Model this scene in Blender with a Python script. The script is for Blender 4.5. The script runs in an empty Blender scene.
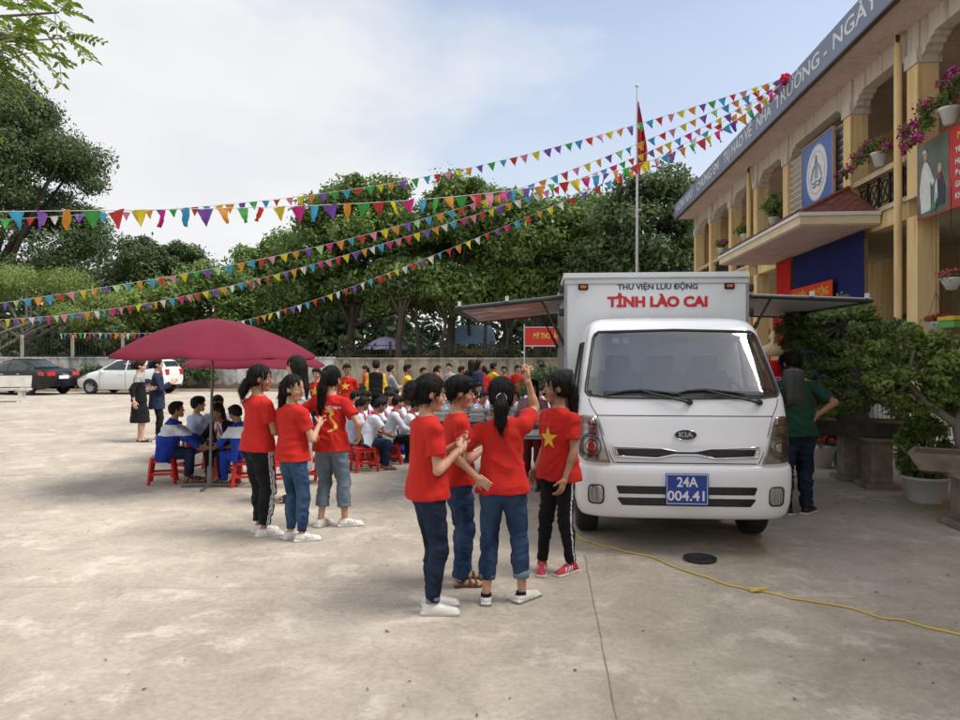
import bpy, bmesh, math, random
import numpy as np
from mathutils import Vector, Matrix, noise as mnoise
from mathutils.bvhtree import BVHTree
R = math.radians
SC = bpy.context.scene
COL = SC.collection
rnd = random.Random(7)

# ------------------------------------------------------------ camera, sky, sun, exposure
F_PX, HOR, CAMH = 725.0, 355.0, 1.62
cam_data = bpy.data.cameras.new('camera')
cam = bpy.data.objects.new('camera', cam_data); COL.objects.link(cam)
cam.location = (0, 0, CAMH); cam.rotation_euler = (R(90), 0, 0)
cam_data.sensor_width = 36.0; cam_data.lens = 36.0*F_PX/960.0
cam_data.shift_y = -5.0/960.0
cam_data.clip_start = 0.05; cam_data.clip_end = 2000
SC.camera = cam
SUN_EL, SUN_AZ = 54.0, 100.0          # azimuth clockwise from +Y
world = bpy.data.worlds.new('World'); SC.world = world; world.use_nodes = True
wn, wl = world.node_tree.nodes, world.node_tree.links
wn.clear()
wo = wn.new('ShaderNodeOutputWorld'); bg = wn.new('ShaderNodeBackground'); bg.inputs['Strength'].default_value = 0.1
sky = wn.new('ShaderNodeTexSky'); sky.sky_type = 'NISHITA'; sky.sun_disc = False
sky.sun_elevation = R(SUN_EL); sky.sun_rotation = R(SUN_AZ); sky.air_density = 1.0; sky.dust_density = 2.0; sky.ozone_density = 1.5
tc = wn.new('ShaderNodeTexCoord'); mp = wn.new('ShaderNodeMapping'); mp.inputs['Scale'].default_value = (1.0, 1.0, 2.2)
mp.inputs['Location'].default_value = (0.62, 0.1, 0.3)
n1 = wn.new('ShaderNodeTexNoise'); n1.inputs['Scale'].default_value = 1.5; n1.inputs['Detail'].default_value = 8; n1.inputs['Roughness'].default_value = 0.52
n2 = wn.new('ShaderNodeTexNoise'); n2.inputs['Scale'].default_value = 3.2; n2.inputs['Detail'].default_value = 6
cr = wn.new('ShaderNodeValToRGB'); cr.color_ramp.elements[0].position = 0.46; cr.color_ramp.elements[1].position = 0.68
cr.color_ramp.elements[0].color = (0.22, 0.22, 0.22, 1)
cc = wn.new('ShaderNodeValToRGB'); cc.color_ramp.elements[0].position = 0.35; cc.color_ramp.elements[1].position = 0.62
cc.color_ramp.elements[0].color = (3.95, 4.04, 4.22, 1); cc.color_ramp.elements[1].color = (4.5, 4.5, 4.52, 1)
mx = wn.new('ShaderNodeMix'); mx.data_type = 'RGBA'
wl.new(tc.outputs['Generated'], mp.inputs['Vector']); wl.new(mp.outputs[0], n1.inputs['Vector']); wl.new(mp.outputs[0], n2.inputs['Vector'])
wl.new(n1.outputs['Fac'], cr.inputs['Fac']); wl.new(n2.outputs['Fac'], cc.inputs['Fac'])
# thin high haze that whitens towards the horizon (part of the sky itself)
sx = wn.new('ShaderNodeSeparateXYZ'); wl.new(tc.outputs['Generated'], sx.inputs[0])
mr = wn.new('ShaderNodeMapRange'); mr.inputs[1].default_value = 0.0; mr.inputs[2].default_value = 0.5; mr.inputs[3].default_value = 0.6; mr.inputs[4].default_value = 0.0
wl.new(sx.outputs['Z'], mr.inputs[0])
# thicker cloud bank to the left (west) side of the sky
ml = wn.new('ShaderNodeMapRange'); ml.inputs[1].default_value = -0.05; ml.inputs[2].default_value = -0.45; ml.inputs[3].default_value = 0.0; ml.inputs[4].default_value = 0.75
wl.new(sx.outputs['X'], ml.inputs[0])
ad = wn.new('ShaderNodeMath'); ad.operation = 'ADD'; wl.new(mr.outputs[0], ad.inputs[0]); wl.new(ml.outputs[0], ad.inputs[1])
ad2 = wn.new('ShaderNodeMath'); ad2.operation = 'ADD'; ad2.use_clamp = True; wl.new(ad.outputs[0], ad2.inputs[0]); wl.new(cr.outputs['Color'], ad2.inputs[1])
wl.new(ad2.outputs[0], mx.inputs['Factor'])
wl.new(sky.outputs['Color'], mx.inputs['A']); wl.new(cc.outputs['Color'], mx.inputs['B'])
wl.new(mx.outputs['Result'], bg.inputs['Color']); wl.new(bg.outputs[0], wo.inputs['Surface'])
sl = bpy.data.lights.new('sun', 'SUN'); sl.energy = 2.0; sl.angle = R(30); sl.color = (1.0, 0.96, 0.9)
sun = bpy.data.objects.new('sun', sl); COL.objects.link(sun)
_a, _e = R(SUN_AZ), R(SUN_EL)
sd = Vector((math.sin(_a)*math.cos(_e), math.cos(_a)*math.cos(_e), math.sin(_e)))
sun.rotation_euler = sd.to_track_quat('Z', 'Y').to_euler(); sun.location = sd*60
SC.view_settings.view_transform = 'Standard'; SC.view_settings.look = 'None'
SC.view_settings.exposure = 1.08; SC.view_settings.gamma = 1.0; SC.view_settings.use_curve_mapping = False
SC.render.engine = 'CYCLES'
SC.cycles.max_bounces = 6; SC.cycles.diffuse_bounces = 3; SC.cycles.transparent_max_bounces = 12

# ------------------------------------------------------------ helpers
def gp(x, y):                       # ground point seen at a pixel of the photograph
    Y = CAMH*F_PX/(y-HOR); return Vector(((x-480)/F_PX*Y, Y, 0))
def pt(x, y, Y):                    # point at distance Y
    return Vector(((x-480)/F_PX*Y, Y, CAMH+(HOR-y)/F_PX*Y))
BA = math.atan(60/725.0)            # the building, truck and paving joints run along this direction
def bl(s, d, z=0):                  # along the building, out from the camera axis
    return Vector((s*math.sin(BA)+d*math.cos(BA), s*math.cos(BA)-d*math.sin(BA), z))

def tag(o, label=None, cat=None, group=None, kind=None):
    if label: o['label'] = label
    if cat: o['category'] = cat
    if group: o['group'] = group
    if kind: o['kind'] = kind
    return o
def empty(name, loc=(0,0,0), rz=0.0, label=None, cat=None, group=None):
    o = bpy.data.objects.new(name, None); COL.objects.link(o)
    o.location = loc; o.rotation_euler = (0, 0, rz); o.empty_display_size = .1
    return tag(o, label, cat, group)
def copy_tree(o, parent=None):
    c = o.copy(); COL.objects.link(c)
    if parent is not None: c.parent = parent
    for ch in list(o.children): copy_tree(ch, c)
    return c
def mesh_np(name, V, Fq, mats, midx=None, smooth=True, parent=None):
    V = np.asarray(V, np.float32).reshape(-1, 3); Fq = np.asarray(Fq, np.int32)
    me = bpy.data.meshes.new(name); k = Fq.shape[1]
    me.vertices.add(len(V)); me.vertices.foreach_set('co', V.ravel())
    me.loops.add(Fq.size); me.loops.foreach_set('vertex_index', Fq.ravel())
    me.polygons.add(len(Fq)); me.polygons.foreach_set('loop_start', np.arange(0, Fq.size, k, dtype=np.int32))
    me.polygons.foreach_set('loop_total', np.full(len(Fq), k, np.int32))
    if midx is not None: me.polygons.foreach_set('material_index', np.asarray(midx, np.int32))
    me.polygons.foreach_set('use_smooth', np.full(len(Fq), smooth, bool))
    me.update(calc_edges=True)
    for m in (mats if isinstance(mats, (list, tuple)) else [mats]): me.materials.append(m)
    o = bpy.data.objects.new(name, me); COL.objects.link(o)
    if parent is not None: o.parent = parent
    return o

class MB:
    """collects simple shapes; build() links them as ONE mesh object"""
    def __init__(s): s.v = []; s.f = []; s.m = []; s.sm = []
    def add(s, vs, fs, m=0, smooth=False):
        n = len(s.v); s.v += [tuple(v) for v in vs]
        for f in fs: s.f.append(tuple(i+n for i in f)); s.m.append(m); s.sm.append(smooth)
        return s
    def box(s, c, size, rz=0.0, m=0, M=None, bev=0.0):
        x, y, z = [k/2 for k in size]
        if bev > 0:
            b = bev; vs = []; fs = []
            bm = bmesh.new(); bmesh.ops.create_cube(bm, size=1.0)
            for v in bm.verts: v.co = Vector((v.co.x*size[0], v.co.y*size[1], v.co.z*size[2]))
            bmesh.ops.bevel(bm, geom=bm.edges[:], offset=b, segments=2, affect='EDGES', profile=.6)
            bm.verts.index_update(); vs = [v.co.copy() for v in bm.verts]; fs = [[v.index for v in f.verts] for f in bm.faces]; bm.free()
        else:
            vs = [Vector((a*x, bb*y, cc_*z)) for a in (-1, 1) for bb in (-1, 1) for cc_ in (-1, 1)]
            fs = [(0,1,3,2), (4,6,7,5), (0,4,5,1), (2,3,7,6), (0,2,6,4), (1,5,7,3)]
        if M is None: M = Matrix.Rotation(rz, 3, 'Z')
        c = Vector(c)
        return s.add([c + M @ v for v in vs], fs, m)
    def b2(s, lo, hi, m=0):          # box from corner to corner
        lo = Vector(lo); hi = Vector(hi); return s.box((lo+hi)/2, [abs(a) for a in (hi-lo)], m=m)
    def tube(s, pts, r, n=8, m=0, cap=True, smooth=True, sq=None):
        pts = [Vector(p) for p in pts]
        rs = r if isinstance(r, (list, tuple)) else [r]*len(pts)
        vs = []; fs = []; up = None
        for i, p in enumerate(pts):
            t = (pts[min(i+1, len(pts)-1)]-pts[max(i-1, 0)])
            if t.length < 1e-9: t = Vector((0, 0, 1))
            t.normalize()
            if up is None: up = Vector((0, 0, 1)) if abs(t.z) < .9 else Vector((1, 0, 0))
            a = up.cross(t)
            if a.length < 1e-5: a = Vector((1, 0, 0)).cross(t)
            a.normalize(); b = t.cross(a); up = b
            for k in range(n):
                th = 2*math.pi*k/n; vs.append(p + (a*math.cos(th)+b*math.sin(th)*(sq or 1))*rs[i])
        for i in range(len(pts)-1):
            for k in range(n):
                fs.append((i*n+k, i*n+(k+1) % n, (i+1)*n+(k+1) % n, (i+1)*n+k))
        s.add(vs, fs, m, smooth)
        if cap: s.add([vs[k] for k in range(n)][::-1], [tuple(range(n))], m); s.add(vs[-n:], [tuple(range(n))], m)
        return s
    def lathe(s, prof, c=(0,0,0), n=24, m=0, M=None, smooth=True, close=False):
        c = Vector(c); M = M or Matrix.Identity(3); vs = []; fs = []; k = len(prof)
        for i in range(n):
            th = 2*math.pi*i/n
            for (r, z) in prof: vs.append(c + M @ Vector((r*math.cos(th), r*math.sin(th), z)))
        for i in range(n):
            j = (i+1) % n
            for q in range(k-1 if not close else k):
                q2 = (q+1) % k; fs.append((i*k+q, j*k+q, j*k+q2, i*k+q2))
        return s.add(vs, fs, m, smooth)
    def prism(s, poly, o, u, v, w, m=0, smooth=False):   # outline (a,b) in plane u,v at o, thickness vector w
        o = Vector(o); u = Vector(u); v = Vector(v); w = Vector(w); n = len(poly)
        A = [o+u*a+v*b for a, b in poly]; B = [p+w for p in A]
        return s.add(A+B, [tuple(range(n))[::-1], tuple(range(n, 2*n))]+[(i, (i+1) % n, n+(i+1) % n, n+i) for i in range(n)], m, smooth)
    def quad(s, a, b, c, d, m=0): return s.add([a, b, c, d], [(0, 1, 2, 3)], m)
    def ell(s, c, r, m=0, n=12, k=8, M=None):
        prof = []
        vs = []; fs = []; c = Vector(c); M = M or Matrix.Identity(3)
        for i in range(k+1):
            ph = -math.pi/2+math.pi*i/k
            for j in range(n):
                th = 2*math.pi*j/n
                vs.append(c+M@Vector((r[0]*math.cos(ph)*math.cos(th), r[1]*math.cos(ph)*math.sin(th), r[2]*math.sin(ph))))
        for i in range(k):
            for j in range(n): fs.append((i*n+j, i*n+(j+1) % n, (i+1)*n+(j+1) % n, (i+1)*n+j))
        return s.add(vs, fs, m, True)
    def build(s, name, mats, parent=None, loc=None, rz=None, recalc=True):
        me = bpy.data.meshes.new(name); me.from_pydata([tuple(v) for v in s.v], [], s.f)
        for m in (mats if isinstance(mats, (list, tuple)) else [mats]): me.materials.append(m)
        me.polygons.foreach_set('material_index', s.m); me.polygons.foreach_set('use_smooth', s.sm)
        if recalc:
            bm = bmesh.new(); bm.from_mesh(me); bmesh.ops.recalc_face_normals(bm, faces=bm.faces[:]); bm.to_mesh(me); bm.free()
        me.update()
        o = bpy.data.objects.new(name, me); COL.objects.link(o)
        if parent is not None: o.parent = parent
        if loc is not None: o.location = loc
        if rz is not None: o.rotation_euler = (0, 0, rz)
        return o

# ------------------------------------------------------------ materials
def newmat(name):
    m = bpy.data.materials.new(name); m.use_nodes = True; nt = m.node_tree
    b = nt.nodes['Principled BSDF']; return m, nt, b
def noisy(nt, scale=5, detail=4, vec='Object', rough=.5, stretch=None):
    t = nt.nodes.new('ShaderNodeTexCoord'); n = nt.nodes.new('ShaderNodeTexNoise')
    n.inputs['Scale'].default_value = scale; n.inputs['Detail'].default_value = detail; n.inputs['Roughness'].default_value = rough
    if stretch:
        mpn = nt.nodes.new('ShaderNodeMapping'); mpn.inputs['Scale'].default_value = stretch
        nt.links.new(t.outputs[vec], mpn.inputs[0]); nt.links.new(mpn.outputs[0], n.inputs['Vector'])
    else: nt.links.new(t.outputs[vec], n.inputs['Vector'])
    return n
def ramp(nt, src, c0, c1, p0=.3, p1=.7):
    r = nt.nodes.new('ShaderNodeValToRGB'); e = r.color_ramp.elements
    e[0].position = p0; e[1].position = p1; e[0].color = (*c0, 1); e[1].color = (*c1, 1)
    nt.links.new(src, r.inputs['Fac']); return r
def bump(nt, b, src, strength=.2, dist=.01, chain=None):
    bp = nt.nodes.new('ShaderNodeBump'); bp.inputs['Strength'].default_value = strength; bp.inputs['Distance'].default_value = dist
    nt.links.new(src, bp.inputs['Height'])
    if chain is not None: nt.links.new(chain.outputs[0], bp.inputs['Normal'])
    nt.links.new(bp.outputs[0], b.inputs['Normal']); return bp
MC = {}
def mat(name, col, rough=.6, metal=0.0, var=.12, scale=6, bstr=.0, bscale=60, spec=.5, coat=0, vec='Object'):
    if name in MC: return MC[name]
    m, nt, b = newmat(name)
    b.inputs['Roughness'].default_value = rough; b.inputs['Metallic'].default_value = metal
    b.inputs['Specular IOR Level'].default_value = spec
    if coat: b.inputs['Coat Weight'].default_value = coat; b.inputs['Coat Roughness'].default_value = .06
    if var > 0:
        n = noisy(nt, scale, 5, vec)
        r = ramp(nt, n.outputs['Fac'], [c*(1-var) for c in col], [min(1, c*(1+var)) for c in col])
        nt.links.new(r.outputs[0], b.inputs['Base Color'])
    else: b.inputs['Base Color'].default_value = (*col, 1)
    if bstr > 0:
        n = noisy(nt, bscale, 3, vec); bump(nt, b, n.outputs['Fac'], bstr, .01)
    MC[name] = m; return m
def cloth(name, col, rough=.85, var=.10, fold=.55):
    if name in MC: return MC[name]
    m, nt, b = newmat(name); b.inputs['Roughness'].default_value = rough; b.inputs['Specular IOR Level'].default_value = .2
    b.inputs['Sheen Weight'].default_value = .02
    n = noisy(nt, 7, 4); r = ramp(nt, n.outputs['Fac'], [c*(1-var) for c in col], [min(1, c*(1+var)) for c in col])
    nt.links.new(r.outputs[0], b.inputs['Base Color'])
    a = noisy(nt, 16, 4, rough=.6, stretch=(1, 1, .6)); c = noisy(nt, 260, 2)
    b1 = bump(nt, b, a.outputs['Fac'], fold, .022); b2 = bump(nt, b, c.outputs['Fac'], .25, .002, b1)
    MC[name] = m; return m
def denim(name, dark, light):
    m, nt, b = newmat(name); b.inputs['Roughness'].default_value = .9; b.inputs['Specular IOR Level'].default_value = .15
    n = noisy(nt, 5.5, 5, rough=.55, stretch=(1, 1, .55)); r = ramp(nt, n.outputs['Fac'], dark, light, .38, .66)
    f = noisy(nt, 180, 3, stretch=(1, 1, .25)); mxn = nt.nodes.new('ShaderNodeMix'); mxn.data_type = 'RGBA'; mxn.blend_type = 'MULTIPLY'; mxn.inputs['Factor'].default_value = .55
    r2 = ramp(nt, f.outputs['Fac'], (.55, .55, .6), (1, 1, 1), .3, .7)
    nt.links.new(r.outputs[0], mxn.inputs['A']); nt.links.new(r2.outputs[0], mxn.inputs['B']); nt.links.new(mxn.outputs['Result'], b.inputs['Base Color'])
    a = noisy(nt, 20, 4, stretch=(1, 1, 1.5)); bump(nt, b, a.outputs['Fac'], .6, .018); return m
def hairmat():
    m, nt, b = newmat('black_hair'); b.inputs['Roughness'].default_value = .58; b.inputs['Specular IOR Level'].default_value = .20
    n = noisy(nt, 260, 4, rough=.7, stretch=(1, 1, .05)); r = ramp(nt, n.outputs['Fac'], (.002, .0018, .0016), (.014, .011, .009))
    nt.links.new(r.outputs[0], b.inputs['Base Color']); bump(nt, b, n.outputs['Fac'], .8, .006); return m
HAIR = hairmat()
def skinmat(name, col):
    m, nt, b = newmat(name); b.inputs['Roughness'].default_value = .55; b.inputs['Specular IOR Level'].default_value = .35
    n = noisy(nt, 9, 4); r = ramp(nt, n.outputs['Fac'], [col[0]*.86, col[1]*.8, col[2]*.78], [min(1, col[0]*1.1), col[1]*1.08, col[2]*1.05])
    nt.links.new(r.outputs[0], b.inputs['Base Color']); f = noisy(nt, 300, 2); bump(nt, b, f.outputs['Fac'], .1, .001); return m
SKIN = skinmat('skin', (.50, .29, .19)); SKIN_D = skinmat('tan_skin', (.34, .18, .11)); SKIN_L = skinmat('pale_skin', (.58, .37, .27))
LIP = mat('lip', (.36, .14, .11), .5, var=.05); EYEW = mat('eye_white', (.7, .68, .66), .25, var=0); EYED = mat('eye_dark', (.012, .008, .006), .2, var=0)
# ------------------------------------------------------------ distance-field bodies: one continuous surface each
def A3(v): return np.array(v, np.float32)
def nrm(v): v = np.asarray(v, float); return v/max(1e-9, np.linalg.norm(v))
class Field:
    def __init__(s, lo, hi, vox):
        s.lo = np.array(lo, float); s.vox = vox; s.n = np.ceil((np.array(hi)-s.lo)/vox).astype(int)+1
        s.F = np.full(s.n, 9.0, np.float32)
        s.ax = [(s.lo[i]+vox*np.arange(s.n[i])).astype(np.float32) for i in range(3)]
    def _sl(s, lo, hi, pad):
        a = np.clip(np.floor((np.array(lo)-pad-s.lo)/s.vox).astype(int), 0, s.n); b = np.clip(np.ceil((np.array(hi)+pad-s.lo)/s.vox).astype(int)+1, 0, s.n)
        if (b-a).min() <= 0: return None, None
        sl = tuple(slice(a[i], b[i]) for i in range(3))
        P = np.stack(np.meshgrid(*[s.ax[i][sl[i]] for i in range(3)], indexing='ij'), -1)
        return sl, P
    def add(s, prim, k=.01):
        fn, lo, hi = prim; sl, P = s._sl(lo, hi, k*1.5+3*s.vox)
        if sl is None: return s
        d = fn(P); F = s.F[sl]; h = np.clip(.5+.5*(F-d)/k, 0, 1); s.F[sl] = F*(1-h)+d*h-k*h*(1-h); return s
    def sub(s, prim, k=.005):
        fn, lo, hi = prim; sl, P = s._sl(lo, hi, k*1.5+3*s.vox)
        if sl is None: return s
        d = -fn(P); F = s.F[sl]; h = np.clip(.5-.5*(F-d)/k, 0, 1); s.F[sl] = F*(1-h)+d*h+k*h*(1-h); return s
    def mesh(s):
        F = s.F; ins = F < 0; nx, ny, nz = F.shape
        c = [ins[i:nx-1+i, j:ny-1+j, k:nz-1+k] for i in (0, 1) for j in (0, 1) for k in (0, 1)]
        cnt = sum(a.astype(np.int8) for a in c); act = (cnt > 0) & (cnt < 8)
        idx = np.argwhere(act); vid = np.full(act.shape, -1, np.int32); vid[act] = np.arange(len(idx))
        offs = [(0,0,0),(0,0,1),(0,1,0),(0,1,1),(1,0,0),(1,0,1),(1,1,0),(1,1,1)]
        val = [F[idx[:,0]+o[0], idx[:,1]+o[1], idx[:,2]+o[2]] for o in offs]
        acc = np.zeros((len(idx), 3)); num = np.zeros(len(idx))
        for a in range(8):
            for b in range(a+1, 8):
                if sum(abs(offs[a][q]-offs[b][q]) for q in range(3)) != 1: continue
                va, vb = val[a], val[b]; m = (va < 0) != (vb < 0)
                t = np.where(m, va/np.where(m, va-vb, 1), 0)
                p = A3(offs[a])+t[:,None]*(A3(offs[b])-A3(offs[a]))
                acc += np.where(m[:,None], p, 0); num += m
        V = (idx+acc/num[:,None])*s.vox+s.lo
        Q = []
        for ax in range(3):
            u, w = [(1,2),(2,0),(0,1)][ax]
            sa = [slice(1, None)]*3; sa[ax] = slice(0, F.shape[ax]-1); sb = list(sa); sb[ax] = slice(1, None)
            for q in (u, w): sa[q] = slice(1, F.shape[q]-1); sb[q] = slice(1, F.shape[q]-1)
            A = ins[tuple(sa)]; B = ins[tuple(sb)]
            for flag, cond in ((0, A & ~B), (1, ~A & B)):
                e = np.argwhere(cond)
                if not len(e): continue
                for q in (u, w): e[:, q] += 1
                du = np.zeros(3, int); du[u] = 1; dw = np.zeros(3, int); dw[w] = 1
                a = vid[tuple((e-du-dw).T)]; b = vid[tuple((e-dw).T)]; c_ = vid[tuple(e.T)]; d = vid[tuple((e-du).T)]
                q4 = np.stack([a, b, c_, d] if flag == 0 else [d, c_, b, a], 1); Q.append(q4)
        return V, np.concatenate(Q) if Q else np.zeros((0, 4), int)
def cone(a, b, ra, rb, flat=False, sc=None):
    a = A3(a); b = A3(b); ba = b-a; L2 = float(ba@ba)+1e-12; L = math.sqrt(L2)
    def fn(P):
        pa = P-a; t0 = (pa@ba)/L2; t = np.clip(t0, 0, 1)
        d = np.sqrt(((pa-t[..., None]*ba)**2).sum(-1))-(ra+(rb-ra)*t)
        if flag_flat: d = np.maximum(d, (t0-1)*L)
        return d
    flag_flat = flat
    r = max(ra, rb); return fn, np.minimum(a, b)-r, np.maximum(a, b)+r
def ellip(c, r, M=None):
    c = A3(c); r = A3(r); Mx = np.eye(3, dtype=np.float32) if M is None else A3(M)   # rows = axes
    def fn(P):
        q = (P-c)@Mx.T; k0 = np.sqrt(((q/r)**2).sum(-1)); k1 = np.sqrt(((q/r**2)**2).sum(-1))+1e-9
        return k0*(k0-1)/k1
    m = float(r.max()); return fn, c-m, c+m
def rbox(c, half, rr, M):
    c = A3(c); hf = A3(half)-rr; Mx = A3(M)
    def fn(P):
        q = np.abs((P-c)@Mx.T)-hf; return np.sqrt((np.maximum(q, 0)**2).sum(-1))+np.minimum(q.max(-1), 0)-rr
    m = float(np.linalg.norm(half)); return fn, c-m, c+m
def loft(P0, Rv, Fv, U, tab, p=2.3, twist=None):
    P0 = A3(P0); M = A3([Rv, Fv, U]); T = A3(tab)
    def fn(P):
        q = (P-P0)@M.T; t = q[..., 2]
        rx = np.interp(t, T[:,0], T[:,1]).astype(np.float32); ry = np.interp(t, T[:,0], T[:,2]).astype(np.float32); oy = np.interp(t, T[:,0], T[:,3]).astype(np.float32)
        k = (np.abs(q[...,0]/rx)**p+np.abs((q[...,1]-oy)/ry)**p)**(1/p)
        d = (k-1)*np.minimum(rx, ry); return np.maximum(d, np.maximum(T[0,0]-t, t-T[-1,0]))
    zs = [P0+M[2]*T[0,0], P0+M[2]*T[-1,0]]; r = float(T[:,1:3].max())*1.15+float(abs(T[:,3]).max())
    return fn, np.minimum(*zs)-r, np.maximum(*zs)+r
def vnoise(P, seed=0):
    P = np.asarray(P, float); i = np.floor(P).astype(np.int64); f = P-i; f = f*f*(3-2*f); out = 0
    for dx in (0, 1):
        for dy in (0, 1):
            for dz in (0, 1):
                h = (i[:,0]+dx)*374761393+(i[:,1]+dy)*668265263+(i[:,2]+dz)*2147483647+seed*1274126177
                h = (h ^ (h >> 13))*1274126177 & 0xffffffff; h = (h ^ (h >> 16)) & 0xffff
                out = out+(h/32767.5-1)*(f[:,0] if dx else 1-f[:,0])*(f[:,1] if dy else 1-f[:,1])*(f[:,2] if dz else 1-f[:,2])
    return out
def vnormals(V, Q):
    n = np.cross(V[Q[:,2]]-V[Q[:,0]], V[Q[:,3]]-V[Q[:,1]]); N = np.zeros_like(V)
    for k in range(4): np.add.at(N, Q[:,k], n)
    return N/np.maximum(1e-9, np.linalg.norm(N, axis=1))[:,None]
def crumple(V, Q, amp, freq=(14, 14, 9), seed=0, bias=0.0):
    N = vnormals(V, Q); f_ = np.array(freq, float); w = V+np.stack([vnoise(V*6+9, seed+5)]*3, 1)*.05; rg_ = lambda q, s: 1-2.4*np.abs(vnoise(q, s))
    d = .55*vnoise(V*f_, seed)+.30*vnoise(V*f_*2.1+5, seed+1)+.75*rg_(w*np.array((f_[0]*.55, f_[1]*.55, f_[2]*1.5))+w[:, [2, 2, 0]]*4, seed+2)+.35*rg_(w*np.array((f_[0]*1.3, f_[1]*1.3, f_[2]*.8)), seed+3)
    return V+N*((d+bias)*amp)[:,None]
def ik(a, b, L1, L2, pole):
    a = np.array(a, float); b = np.array(b, float); d = b-a; D = np.linalg.norm(d); u = d/max(D, 1e-6)
    if D > (L1+L2)*.999: D = (L1+L2)*.999; b = a+u*D
    if D < abs(L1-L2)+.01: D = abs(L1-L2)+.01; b = a+u*D
    x = (L1*L1-L2*L2+D*D)/(2*D); y = math.sqrt(max(0, L1*L1-x*x)); p = np.array(pole, float); p = p-u*(p@u); p = nrm(p)
    return a+u*x+p*y, b
def rotm(yaw, pitch, roll=0):     # rows: right, forward, up ; yaw>0 turns to the person's left, pitch>0 looks up
    M = Matrix.Rotation(R(yaw), 3, 'Z') @ Matrix.Rotation(R(pitch), 3, 'X') @ Matrix.Rotation(R(roll), 3, 'Y')
    return np.array(M.transposed())

def hand_prims(W, D, N, S, s, curl, spread=.12, thumb=.6):
    """palm, four jointed fingers and a thumb at wrist W; D fingers, N palm normal, S thumb side; s = hand length"""
    W, D, N, S = [np.array(v, float) for v in (W, D, N, S)]
    out = [(cone(W-D*s*.18, W+D*s*.08, s*.125, s*.15), .01)]
    out.append((rbox(W+D*s*.27, (s*.215, s*.27, s*.075), s*.07, [S, D, N]), .008*s/.16))
    for i, (off, ln) in enumerate(((.155, .44), (.052, .49), (-.052, .45), (-.150, .35))):
        p = W+D*s*.49+S*s*off-N*s*.01; d = nrm(D+S*spread*(off/.155)*.8); c = curl*(1+.12*i)
        r = s*(.052 if i < 3 else .045)
        for j, fr in enumerate((.45, .31, .24)):
            ang = c*(.75 if j == 0 else 1.0); d2 = nrm(d*math.cos(ang)+N*math.sin(ang)); n2 = nrm(N*math.cos(ang)-d*math.sin(ang))
            q = p+d2*s*ln*fr; out.append((cone(p, q, r*(1-.07*j), r*(.93-.07*j)), .0025)); p = q; d = d2; N_ = n2
            N = N_ if j < 2 else N
        N = np.array(nrm(np.cross(D, S)))*(1 if np.dot(np.cross(D, S), out_n(W, D, S, N)) > 0 else -1)
    Nn = N
    b = W+D*s*.12+S*s*.15+Nn*s*.03; d = nrm(D*.75+S*(.75-.5*(curl > .9))+Nn*thumb*.6); q = b+d*s*.22; out.append((cone(b, q, s*.085, s*.062), .01*s/.16))
    d = nrm(D*.95+S*(.35-.6*(curl > .9))+Nn*thumb*.9); q2 = q+d*s*.24; out.append((cone(q, q2, s*.062, s*.048), .003)); return out
def out_n(W, D, S, N): return N

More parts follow.
